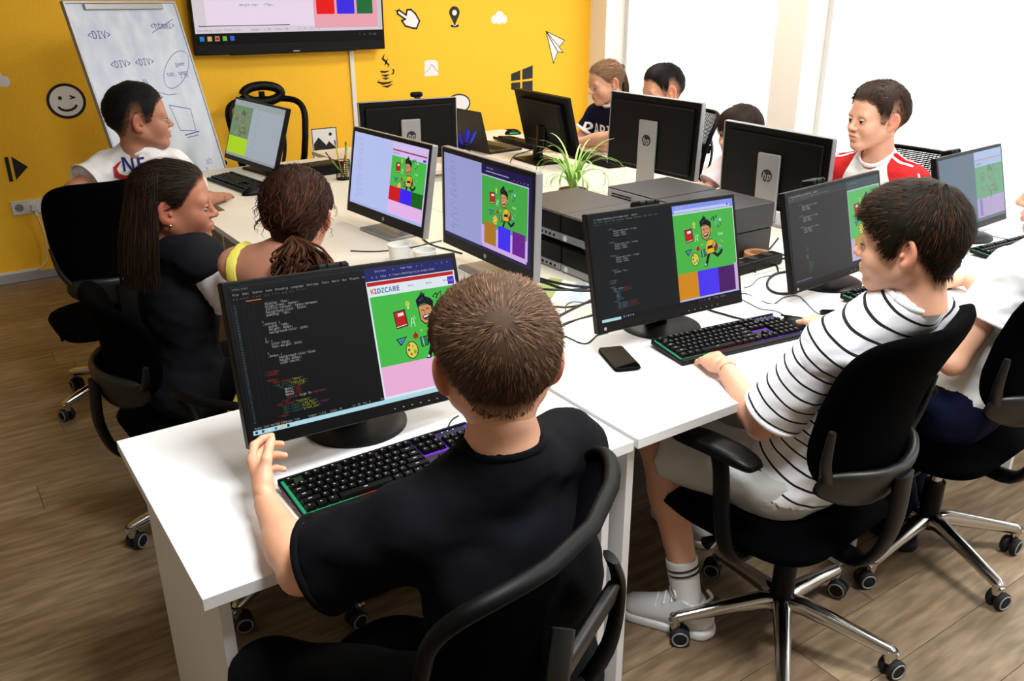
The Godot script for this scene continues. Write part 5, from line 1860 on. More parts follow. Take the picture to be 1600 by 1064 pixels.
	func net(b: MB, color := Color(1, 1, 1)) -> void:
		var cells := PackedInt32Array()
		cells.resize(f.size())
		cells.fill(-1)
		var sl := nx * ny
		var offs := [0, 1, nx, nx + 1, sl, sl + 1, sl + nx, sl + nx + 1]
		var lim := 6.0 * h
		var found := PackedInt32Array()
		b.col = color
		for iz in nz - 1:
			for iy in ny - 1:
				var i := iz * sl + iy * nx
				for ix in nx - 1:
					var g := f[i]
					if g < lim and g > -lim:
						var neg := 0
						var v8 := [g, f[i + 1], f[i + nx], f[i + nx + 1], f[i + sl], f[i + sl + 1], f[i + sl + nx], f[i + sl + nx + 1]]
						for k in 8:
							if v8[k] < 0.0:
								neg += 1
						if neg > 0 and neg < 8:
							var sum := Vector3.ZERO
							var cnt := 0
							for e in [[0, 1], [2, 3], [4, 5], [6, 7], [0, 2], [1, 3], [4, 6], [5, 7], [0, 4], [1, 5], [2, 6], [3, 7]]:
								var a: float = v8[e[0]]
								var d: float = v8[e[1]]
								if (a < 0.0) != (d < 0.0):
									var t := a / (a - d)
									var ka: int = e[0]
									var kb: int = e[1]
									sum += Vector3(ka & 1, (ka >> 1) & 1, ka >> 2).lerp(Vector3(kb & 1, (kb >> 1) & 1, kb >> 2), t)
									cnt += 1
							var t3 := sum / cnt
							# gradient from the eight corners
							var gx: float = lerpf(lerpf(v8[1] - v8[0], v8[3] - v8[2], t3.y), lerpf(v8[5] - v8[4], v8[7] - v8[6], t3.y), t3.z)
							var gy: float = lerpf(lerpf(v8[2] - v8[0], v8[3] - v8[1], t3.x), lerpf(v8[6] - v8[4], v8[7] - v8[5], t3.x), t3.z)
							var gz: float = lerpf(lerpf(v8[4] - v8[0], v8[5] - v8[1], t3.x), lerpf(v8[6] - v8[2], v8[7] - v8[3], t3.x), t3.y)
							cells[i] = b.vert(o + (Vector3(ix, iy, iz) + t3) * h, Vector3(gx, gy, gz).normalized())
							found.append(i)
					i += 1
		for i in found:
			var ix := i % nx
			var iy := (i / nx) % ny
			var iz := i / sl
			var s0 := f[i] < 0.0
			if iy > 0 and iz > 0 and (f[i + 1] < 0.0) != s0:
				face(b, cells[i], cells[i - nx], cells[i - nx - sl], cells[i - sl], s0)
			if ix > 0 and iz > 0 and (f[i + nx] < 0.0) != s0:
				face(b, cells[i], cells[i - sl], cells[i - sl - 1], cells[i - 1], s0)
			if ix > 0 and iy > 0 and (f[i + sl] < 0.0) != s0:
				face(b, cells[i], cells[i - 1], cells[i - 1 - nx], cells[i - nx], s0)

	func face(b: MB, p: int, q: int, r: int, s: int, inside: bool) -> void:
		if p < 0 or q < 0 or r < 0 or s < 0:
			return
		if inside:
			b.idx.append_array(PackedInt32Array([p, r, q, p, s, r]))
		else:
			b.idx.append_array(PackedInt32Array([p, q, r, p, r, s]))

# add the vertices of another builder, moved, turned, mirrored or tinted
func join(b: MB, src: MB, xf: Transform3D, tint := Color(1, 1, 1)) -> void:
	var base := b.v.size()
	var nb := xf.basis.inverse().transposed()
	var flip := xf.basis.determinant() < 0.0
	for i in src.v.size():
		b.v.append(xf * src.v[i])
		b.n.append((nb * src.n[i]).normalized())
		b.uv.append(src.uv[i])
		b.c.append(src.c[i] * tint)
	var t := src.idx.duplicate()
	for i in range(0, t.size(), 3):
		var y := t[i + 1] + base
		var z := t[i + 2] + base
		t[i] += base
		t[i + 1] = z if flip else y
		t[i + 2] = y if flip else z
	b.idx.append_array(t)

# ------------------------------------------------------------------ heads and hands, each meshed once and then shared
var head_shape: MB
var hand_shapes := {}

func lin(c: Color) -> Color:
	return c.srgb_to_linear()

# a child's head about its own middle, looking along -z; colours are factors of the skin colour
func make_head() -> void:
	var F := Field.new(Vector3(-0.108, -0.15, -0.13), Vector3(0.108, 0.125, 0.12), 0.0031)
	F.ell(Vector3(0, 0.03, 0.012), Vector3(0.0725, 0.08, 0.09), 0.02)
	F.ell(Vector3(0, 0.034, -0.034), Vector3(0.06, 0.056, 0.05), 0.03)
	F.ell(Vector3(0, -0.035, -0.032), Vector3(0.056, 0.068, 0.052), 0.03)
	for s in [-1.0, 1.0]:
		F.cap(Vector3(s * 0.05, -0.045, 0.012), Vector3(s * 0.012, -0.09, -0.062), 0.02, 0.0175, 0.03)
		F.ell(Vector3(s * 0.035, -0.033, -0.058), Vector3(0.026, 0.028, 0.026), 0.025)
	F.cap(Vector3(0, -0.05, 0.028), Vector3(0, -0.145, 0.04), 0.047, 0.046, 0.03)
	F.ell(Vector3(0, -0.092, -0.068), Vector3(0.019, 0.017, 0.019), 0.02)
	F.cap(Vector3(-0.038, 0.013, -0.073), Vector3(0.038, 0.013, -0.073), 0.0125, 0.0125, 0.02)
	for s in [-1.0, 1.0]:
		F.ell(Vector3(s * 0.031, -0.004, -0.097), Vector3(0.02, 0.0125, 0.016), 0.014, true)
	F.cap(Vector3(0, 0.004, -0.084), Vector3(0, -0.026, -0.1015), 0.0078, 0.0085, 0.012)
	F.ell(Vector3(0, -0.029, -0.103), Vector3(0.0098, 0.0088, 0.0098), 0.008)
	for s in [-1.0, 1.0]:
		F.ell(Vector3(s * 0.0108, -0.0325, -0.094), Vector3(0.0068, 0.006, 0.0085), 0.006)
	F.ell(Vector3(0, -0.0605, -0.081), Vector3(0.026, 0.019, 0.0125), 0.014)
	F.cap(Vector3(-0.018, -0.0575, -0.0905), Vector3(0.018, -0.0575, -0.0905), 0.0045, 0.0045, 0.008)
	F.ell(Vector3(0, -0.0565, -0.0945), Vector3(0.014, 0.0052, 0.0045), 0.005)
	F.ell(Vector3(0, -0.0685, -0.0935), Vector3(0.0155, 0.006, 0.0055), 0.006)
	F.cap(Vector3(-0.021, -0.0615, -0.0965), Vector3(0.021, -0.0615, -0.0965), 0.0022, 0.0022, 0.004, true)
	F.ell(Vector3(0, -0.079, -0.0925), Vector3(0.016, 0.004, 0.004), 0.006, true)
	# ears: a tilted shell with a hollow
	for s in [-1.0, 1.0]:
		var eb := Basis.from_euler(Vector3(0.14, s * 0.55, s * -0.12))
		F.ell(Vector3(s * 0.0785, -0.008, 0.018), Vector3(0.0078, 0.033, 0.02), 0.008, false, eb)
		F.ell(Vector3(s * 0.0715, -0.034, 0.008), Vector3(0.007, 0.0095, 0.0085), 0.008, false, eb)
		F.ell(Vector3(s * 0.0862, -0.004, 0.0125), Vector3(0.0075, 0.0225, 0.012), 0.004, true, eb)
		F.ell(Vector3(s * 0.0775, -0.0135, 0.0035), Vector3(0.005, 0.006, 0.005), 0.004)
	head_shape = MB.new()
	F.net(head_shape)
	for i in head_shape.v.size():
		var p := head_shape.v[i]
		var c := Color(1, 1, 1)
		var lip := smoothstep(0.021, 0.013, absf(p.x)) * smoothstep(0.0105, 0.006, absf(p.y + 0.063)) * smoothstep(-0.086, -0.09, p.z)
		c = c.lerp(Color(0.85, 0.52, 0.52), lip)
		var cheek := clampf(1.0 - Vector3(absf(p.x) - 0.042, p.y + 0.032, p.z + 0.068).length() / 0.035, 0, 1)
		c = c.lerp(Color(1.0, 0.82, 0.8), cheek * 0.6)
		if absf(p.x) > 0.07 and absf(p.y + 0.01) < 0.045:
			c = c.lerp(Color(1.0, 0.76, 0.72), smoothstep(0.07, 0.08, absf(p.x)))
		head_shape.c[i] = c

# a right hand from the wrist, palm down (-y), fingers along -z, thumb towards -x
# bends: [knuckle, middle joint] of index, middle, ring, little; spread; thumb angle and closing
func hand(pose: String) -> MB:
	if hand_shapes.has(pose):
		return hand_shapes[pose]
	var P: Dictionary = {
		"type": {"b": [[0.35, 0.55], [0.4, 0.6], [0.4, 0.6], [0.35, 0.55]], "s": 0.1, "t": [0.55, 0.15]},
		"mouse": {"b": [[0.2, 0.45], [0.2, 0.45], [0.35, 0.7], [0.45, 0.8]], "s": 0.07, "t": [0.5, 0.25]},
		"curl": {"b": [[0.35, 0.75], [0.5, 0.95], [0.6, 1.0], [0.7, 1.0]], "s": 0.06, "t": [0.35, 0.3]},
		"flat": {"b": [[0.12, 0.2], [0.12, 0.22], [0.14, 0.22], [0.16, 0.25]], "s": 0.1, "t": [0.6, 0.1]}}[pose]
	var F := Field.new(Vector3(-0.085, -0.085, -0.185), Vector3(0.06, 0.035, 0.03), 0.0029)
	var kx := [-0.0245, -0.008, 0.0085, 0.0235]
	var kz := [-0.076, -0.08, -0.077, -0.069]
	var ln := [[0.036, 0.021, 0.017], [0.04, 0.025, 0.018], [0.037, 0.023, 0.018], [0.028, 0.018, 0.016]]
	F.cap(Vector3(0, 0, 0.02), Vector3(0, -0.001, -0.012), 0.0245, 0.0235, 0.012, false, Vector3.UP, 0.74)
	for i in 4:
		F.cap(Vector3(kx[i] * 0.55, -0.002, -0.012), Vector3(kx[i], 0.0 - 0.0012 * i, kz[i]), 0.0135, 0.0098, 0.014)
	F.ell(Vector3(-0.022, -0.011, -0.034), Vector3(0.014, 0.012, 0.024), 0.014)
	F.ell(Vector3(0.02, -0.01, -0.034), Vector3(0.01, 0.01, 0.026), 0.014)
	for i in 4:
		var p := Vector3(kx[i], -0.0012 * i, kz[i])
		var yaw: float = (1.5 - i) * P.s
		var pit := 0.0
		var r := [0.0084, 0.0078, 0.007, 0.0062]
		if i == 3:
			r = [0.0074, 0.0068, 0.0062, 0.0056]
		for j in 3:
			pit += P.b[i][0] if j == 0 else (P.b[i][1] if j == 1 else P.b[i][1] * 0.6)
			var d := Vector3(-sin(yaw) * cos(pit), -sin(pit), -cos(yaw) * cos(pit))
			var q: Vector3 = p + d * ln[i][j]
			F.cap(p, q, r[j], r[j + 1], 0.0035 if j > 0 else 0.005)
			p = q
	# thumb from the side of the palm
	var ta: float = P.t[0]
	var tc: float = P.t[1]
	var p := Vector3(-0.02, -0.008, -0.022)
	var d := Vector3(-sin(ta + 0.35), -0.25 - tc * 0.6, -cos(ta + 0.35)).normalized()
	F.cap(p, p + d * 0.036, 0.0125, 0.0098, 0.01)
	p += d * 0.036
	d = Vector3(-sin(ta), -0.2 - tc, -cos(ta)).normalized()
	F.cap(p, p + d * 0.026, 0.0096, 0.0086, 0.004)
	p += d * 0.026
	d = Vector3(-sin(ta - 0.25), -0.2 - tc * 1.2, -cos(ta - 0.25)).normalized()
	F.cap(p, p + d * 0.02, 0.0086, 0.0068, 0.004)
	var b := MB.new()
	F.net(b)
	for i in b.v.size():
		# slightly redder finger ends
		b.c[i] = Color(1, 1, 1).lerp(Color(1.0, 0.85, 0.82), smoothstep(-0.09, -0.14, b.v[i].z))
	hand_shapes[pose] = b
	return b

func vc_mat(key: String, rough := 0.55) -> StandardMaterial3D:
	if not M.has(key):
		var m := mat(key, Color.WHITE, rough)
		m.vertex_color_use_as_albedo = true
		if key == "hair_mat":
			m.metallic_specular = 0.25
	return M[key]

# ------------------------------------------------------------------ hair
func hairline(az: float, style: String) -> float:
	# lowest height of the hair by angle from the face (0) to the nape (PI)
	var t := [[0.0, 0.064], [0.5, 0.062], [0.8, 0.05], [1.0, 0.03], [1.2, -0.012], [1.42, -0.02], [1.6, 0.022], [2.0, 0.024], [2.25, -0.015], [2.6, -0.058], [3.15, -0.064]]
	if style == "bangs":
		t = [[0.0, 0.03], [0.5, 0.028], [0.8, 0.018], [1.0, 0.0], [1.2, -0.02], [1.42, -0.025], [1.6, 0.0], [2.0, 0.0], [2.25, -0.03], [2.6, -0.065], [3.15, -0.07]]
	elif style == "thick":
		t = [[0.0, 0.05], [0.5, 0.046], [0.8, 0.034], [1.0, 0.02], [1.2, -0.016], [1.42, -0.022], [1.6, 0.012], [2.0, 0.012], [2.25, -0.025], [2.6, -0.07], [3.15, -0.078]]
	elif style == "girl":
		t = [[0.0, 0.07], [0.5, 0.066], [0.8, 0.052], [1.0, 0.035], [1.2, 0.01], [1.42, 0.0], [1.6, 0.015], [2.0, -0.01], [2.25, -0.04], [2.6, -0.07], [3.15, -0.075]]
	for i in t.size() - 1:
		if az <= t[i + 1][0]:
			return lerpf(t[i][1], t[i + 1][1], (az - t[i][0]) / (t[i + 1][0] - t[i][0]))
	return t[t.size() - 1][1]

# a cap that follows the head, thick on top and thin towards the hairline, with strands on it
func hair_cap(xf: Transform3D, style: String, color: Color, skin: Color, top: float, side: float, strands: int, length: float, sd: int, tipcol: Color, width := 0.0011, crown := Vector3(0.012, 0.1, 0.045)) -> MB:
	var b := MB.new()
	var src := head_shape
	var mask := PackedFloat32Array()
	mask.resize(src.v.size())
	var map := PackedInt32Array()
	map.resize(src.v.size())
	var ns := FastNoiseLite.new()
	ns.seed = sd
	ns.frequency = 28.0
	ns.fractal_octaves = 3
	var r2 := RandomNumberGenerator.new()
	r2.seed = sd
	var hc := lin(color)
	var sk := lin(skin)
	var nb := xf.basis.inverse().transposed()
	for i in src.v.size():
		var p := src.v[i]
		var az := atan2(absf(p.x), -p.z + 0.0)
		var above := p.y - hairline(az, style)
		var m := smoothstep(-0.004, 0.012, above)
		if absf(p.x) > 0.0745 and p.y < 0.032 and p.z > -0.02:
			m = 0.0
		mask[i] = m
		map[i] = -1
	for i in src.v.size():
		if mask[i] <= 0.0:
			continue
		var p := src.v[i]
		var az := atan2(absf(p.x), -p.z)
		var above := p.y - hairline(az, style)
		var up := smoothstep(0.0, 0.055 if style == "crop" else 0.03, above)
		var th := lerpf(side, top, up) * mask[i]
		var q := p + src.n[i] * th * (1.0 + 0.25 * ns.get_noise_3d(p.x, p.y, p.z)) + src.n[i] * 0.0006
		var fade := mask[i] * (lerpf(0.4, 1.0, smoothstep(0.0, 0.045, above)) if style == "crop" and az > 1.1 else 1.0)
		b.col = sk.lerp(hc, clampf(fade, 0, 1)) * (0.85 + 0.3 * (ns.get_noise_3d(p.x * 2.0, p.y * 2.0 + 9.0, p.z * 2.0) + 0.5))
		b.col.a = 1.0
		map[i] = b.vert(xf * q, (nb * src.n[i]).normalized())
	var good := PackedInt32Array()
	for t in range(0, src.idx.size(), 3):
		var i0 := map[src.idx[t]]
		var i1 := map[src.idx[t + 1]]
		var i2 := map[src.idx[t + 2]]
		if i0 >= 0 and i1 >= 0 and i2 >= 0:
			b.idx.append_array(PackedInt32Array([i0, i1, i2]))
			if mask[src.idx[t]] > 0.5:
				good.append(t)
	if style == "girl":
		b.smooth(0)
	# strands
	for k in strands:
		var t := good[r2.randi() % good.size()]
		var si := src.idx[t]
		var p := src.v[si]
		var n := src.n[si]
		var az := atan2(absf(p.x), -p.z)
		var above := p.y - hairline(az, style)
		var up := smoothstep(0.0, 0.08, above)
		var a := p + n * (lerpf(side, top, smoothstep(0.0, 0.075, above)) * 0.85)
		a += Vector3(r2.randf_range(-1, 1), r2.randf_range(-1, 1), r2.randf_range(-1, 1)) * 0.0025
		var flow: Vector3
		var lift := 0.3
		var l := length
		if style == "crop" or style == "thick":
			flow = (p - crown)
			flow = (flow - n * flow.dot(n)).normalized()
			flow = (flow + Vector3(0, 0, -1).cross(n) * 0.3).normalized()
			if p.z < 0.02 and p.y > 0.05:
				flow = (flow * 0.5 + Vector3(0.15, 0, -1)).normalized()
			l = lerpf(0.006 if style == "crop" else length * 0.7, length, up) * r2.randf_range(0.6, 1.15)
			lift = lerpf(0.2, 0.38, up) if style == "crop" else 0.22
		elif style == "bangs":
			flow = (p - crown)
			flow = (flow - n * flow.dot(n)).normalized() + Vector3(0, -0.5, 0)
			l = length * r2.randf_range(0.6, 1.1)
			lift = 0.15
		else:
			flow = Vector3(0, -0.005, 0.12) - p
			flow = (flow - n * flow.dot(n)).normalized()
			l = length * r2.randf_range(0.6, 1.1)
			lift = 0.06
		var d := (flow + n * lift + Vector3(r2.randf_range(-1, 1), r2.randf_range(-1, 1), r2.randf_range(-1, 1)) * 0.22).normalized()
		var d2 := (d + flow * 0.6 - n * 0.25).normalized()
		var sd3 := d.cross(n).normalized() * width * r2.randf_range(0.6, 1.3)
		var tone := r2.randf()
		var cc := hc.lerp(lin(tipcol), tone * tone * 0.8) * r2.randf_range(0.8, 1.3)
		cc.a = 1.0
		b.col = cc
		var nn := (nb * (n * 0.95 + sd3.normalized() * r2.randf_range(-0.35, 0.35))).normalized()
		var v0 := b.vert(xf * (a - sd3), nn)
		var v1 := b.vert(xf * (a + sd3), nn)
		var m := a + d * l * 0.55
		var v2 := b.vert(xf * (m - sd3 * 0.7), nn)
		var v3 := b.vert(xf * (m + sd3 * 0.7), nn)
		var v4 := b.vert(xf * (m + d2 * l * 0.45), nn)
		b.tri(v0, v1, v3)
		b.tri(v0, v3, v2)
		b.tri(v2, v3, v4)
	return b

# one lock: a thin tube through points, tapering
func lock(b: MB, pts: Array, r: float, c: Color, sides := 5) -> void:
	b.col = c
	var rr := []
	var n := pts.size()
	for i in n:
		rr.append(r * (1.0 - 0.75 * pow(float(i) / (n - 1), 2.0)))
	b.tube(pts, rr, sides, false)

# ------------------------------------------------------------------ people
func add_torso(F: Field, J: Dictionary, e: float) -> void:
	var m: float = J.m
	var f: Vector3 = J.fwd
	F.cap(J.hip, J.chest, 0.122 * m + e, 0.13 * m + e, 0.05, false, f, 0.7)
	F.cap(J.chest, J.top, 0.13 * m + e, 0.1 * m + e, 0.05, false, f, 0.7)
	F.cap(J.sL, J.sR, 0.046 * m + e, 0.046 * m + e, 0.05)
	F.cap(J.neck, J.sL.lerp(J.neck, 0.15), 0.04 * m + e, 0.043 * m + e, 0.05)
	F.cap(J.neck, J.sR.lerp(J.neck, 0.15), 0.04 * m + e, 0.043 * m + e, 0.05)

func add_pelvis(F: Field, J: Dictionary, e: float) -> void:
	F.cap(J.hip - J.right * 0.055 * J.m, J.hip + J.right * 0.055 * J.m, 0.098 * J.m + e, 0.098 * J.m + e, 0.05)

func add_leg(F: Field, J: Dictionary, s: String, e: float, to := 2.0, open := 0.0) -> void:
	# to: 1 = knee, 2 = ankle, between: cut part way
	var m: float = J.m
	var h: Vector3 = J.hip + J.right * (0.072 * m if s == "R" else -0.072 * m)
	var k: Vector3 = J["k" + s]
	var a: Vector3 = J["a" + s]
	if to <= 1.0:
		F.cap(h, h.lerp(k, to), 0.082 * m + e, lerpf(0.08, 0.056, to) * m + e + open, 0.04, false, Vector3.ZERO, 1.0, 1)
		return
	F.cap(h, k, 0.08 * m + e, 0.054 * m + e, 0.04)
	var t := to - 1.0
	F.cap(k, k.lerp(a, minf(t, 0.35)), 0.052 * m + e, 0.052 * m + e, 0.02)
	F.cap(k.lerp(a, 0.3), k.lerp(a, t), 0.052 * m + e, lerpf(0.052, 0.032, t) * m + e + open, 0.02, false, Vector3.ZERO, 1.0, 1 if t < 0.99 else 0)

func add_arm(F: Field, J: Dictionary, s: String) -> void:
	var m: float = J.m
	var p: Vector3 = J["s" + s]
	var q: Vector3 = J["e" + s]
	var w: Vector3 = J["w" + s]
	F.cap(p, q, 0.045 * m, 0.035 * m, 0.02)
	F.cap(q, q.lerp(w, 0.4), 0.034 * m, 0.0365 * m, 0.015)
	F.cap(q.lerp(w, 0.3), w, 0.0365 * m, 0.0225 * m, 0.015)

func bounds(pts: Array, pad: float, cell: float) -> Field:
	var lo: Vector3 = pts[0]
	var hi: Vector3 = pts[0]
	for p in pts:
		lo = lo.min(p)
		hi = hi.max(p)
	var e := Vector3(pad, pad, pad)
	return Field.new(lo - e, hi + e, cell)

func V(a: Array) -> Vector3:
	return Vector3(a[0], a[1], a[2])

# puts the figure's body (skin, head, hands as one mesh), face and eyes up; clothes are added by the callers
func person(label: String, d: Dictionary) -> Dictionary:
	var J := {"m": d.get("m", 1.0)}
	var hip := V(d.hip)
	var t := thing("person", label, "person", Vector3(hip.x, 0, hip.z), 0.0)
	var off := t.position
	for k in ["hip", "chest", "neck", "head", "sL", "sR", "eL", "eR", "wL", "wR", "kL", "kR", "aL", "aR"]:
		J[k] = V(d[k]) - off
	J.t = t
	J.off = off
	J.right = (J.sR - J.sL).normalized()
	J.up = (J.neck - J.hip).normalized()
	J.fwd = J.up.cross(J.right).normalized()
	J.top = ((J.sL + J.sR) * 0.5).lerp(J.neck, 0.3) - J.up * 0.03
	J.skin = d.skin
	var hs: float = d.get("hs", 1.05)
	var hx := Transform3D(Basis.from_euler(Vector3(d.look[1], d.look[0], d.look[2])) * Basis.from_scale(Vector3(hs * d.get("hw", 1.0), hs, hs)), J.head)
	J.hx = hx
	var cell: float = d.get("cell", 0.0135)
	J.cell = cell
	var F := bounds([J.hip, J.chest, J.neck, J.sL, J.sR, J.eL, J.eR, J.wL, J.wR, J.kL, J.kR, J.aL, J.aR], 0.16, cell)
	add_torso(F, J, 0.0)
	add_pelvis(F, J, 0.0)
	for s in ["L", "R"]:
		add_arm(F, J, s)
		add_leg(F, J, s, 0.0)
		var fd: Vector3 = V(d.get("f" + s, [0.0, 0.0, -1.0])).normalized()
		F.cap(J["a" + s] + Vector3(0, -0.04, 0), J["a" + s] + Vector3(0, -0.055, 0) + fd * 0.1, 0.027, 0.022, 0.02)
	F.cap(J.neck + J.up * 0.005, hx * Vector3(0, -0.1, 0.034), 0.05 * J.m * d.get("nk", 1.0), 0.0465 * hs * d.get("nk", 1.0), 0.03)
	var b := MB.new()
	F.net(b, lin(d.skin))
	join(b, head_shape, hx, lin(d.skin))
	for s in ["L", "R"]:
		var h = d.get("h" + s, null)
		if h == null:
			continue
		# [pose, finger direction, palm direction]
		var z := -V(h[1]).normalized()
		var y := -V(h[2]).normalized()
		y = (y - z * y.dot(z)).normalized()
		var x := y.cross(z)
		var q: float = J.m * 0.98
		var hb := Basis(x * q * (1.0 if s == "R" else -1.0), y * q, z * q)
		join(b, hand(h[0]), Transform3D(hb, J["w" + s] - z * 0.012), lin(d.skin))
	part("body", b, vc_mat("skin", 0.5), t)
	# eyes and brows
	for s in [-1.0, 1.0]:
		var eb := MB.new()
		var ec := Vector3(s * 0.031, -0.004, -0.0765)
		var r := 0.0125
		var gaze := Basis.from_euler(Vector3(d.get("gaze", 0.0), s * -0.06, 0))
		var base := eb.v.size()
		var n1 := 20
		var n2 := 26
		for i in n1 + 1:
			var a := PI * 0.6 * i / n1
			eb.col = Color(0.5, 0.48, 0.46)
			if a < 0.6:
				eb.col = lin(d.get("iris", Color(0.22, 0.12, 0.07)))
			if a < 0.2:
				eb.col = Color(0.005, 0.005, 0.005)
			for k in n2:
				var c := TAU * k / n2
				var dir := gaze * Vector3(sin(a) * cos(c), sin(a) * sin(c), -cos(a))
				eb.vert(hx * (ec + dir * r), (hx.basis * dir).normalized())
		for i in n1:
			for k in n2:
				eb.tri(base + i * n2 + k, base + i * n2 + (k + 1) % n2, base + (i + 1) * n2 + (k + 1) % n2)
				eb.tri(base + i * n2 + k, base + (i + 1) * n2 + (k + 1) % n2, base + (i + 1) * n2 + k)
		part("eye", eb, vc_mat("eye", 0.15), t)
		# lids: shells over the ball, the upper one lower when the figure looks down
		var lb := MB.new()
		lb.col = lin(d.skin) * Color(0.92, 0.86, 0.84)
		lb.col.a = 1.0
		for up in [1.0, -1.0]:
			var open: float = d.get("lid", 0.32) if up > 0.0 else 0.42
			base = lb.v.size()
			for i in 9:
				for k in 17:
					var az := -1.35 + 2.7 * k / 16.0
					var e0 := open * pow(maxf(0.0, cos(az * 0.9)), 0.6)
					var el := e0 + (1.5 - e0) * i / 8.0
					var dir := Vector3(sin(az) * cos(el), up * sin(el), -cos(az) * cos(el))
					lb.vert(hx * (ec + dir * (r + 0.0011 - 0.0004 * i / 8.0)), (hx.basis * dir).normalized())
			for i in 8:
				for k in 16:
					var q := base + i * 17 + k
					lb.tri(q, q + 1, q + 18)
					lb.tri(q, q + 18, q + 17)
		part("eyelid", lb, M.skin, t)
		var bm := MB.new()
		bm.col = lin(d.hair) * 0.8
		bm.col.a = 1.0
		var lash := []
		for k in 9:
			var az := -1.2 + 2.4 * k / 8.0
			var el: float = d.get("lid", 0.32) * pow(maxf(0.0, cos(az * 0.9)), 0.6)
			lash.append(hx * (ec + Vector3(sin(az) * cos(el), sin(el), -cos(az) * cos(el)) * (r + 0.0016)))
		bm.tube(lash, 0.0013 * hs, 5, true)
		var br := []
		for k in 7:
			var u := k / 6.0
			br.append(hx * Vector3(s * (0.011 + 0.039 * u), 0.0165 + 0.007 * sin(u * 2.3) - 0.004 * u * u, -0.0865 + 0.0065 * u + 0.016 * u * u))
		bm.tube(br, [0.002 * hs, 0.0034 * hs, 0.0036 * hs, 0.0034 * hs, 0.003 * hs, 0.0024 * hs, 0.001 * hs], 6, true, Vector2(1.0, 1.1))
		part("eyebrow", bm, vc_mat("hair_mat", 0.62), t)
	return J

func hair_part(J: Dictionary, b: MB, called := "hair") -> MeshInstance3D:
	return part(called, b, vc_mat("hair_mat", 0.62), J.t)

func cloth(key: String, c: Color, rough := 0.9) -> StandardMaterial3D:
	if M.has(key):
		return M[key]
	var m := mat(key, c, rough)
	m.metallic_specular = 0.25
	return m

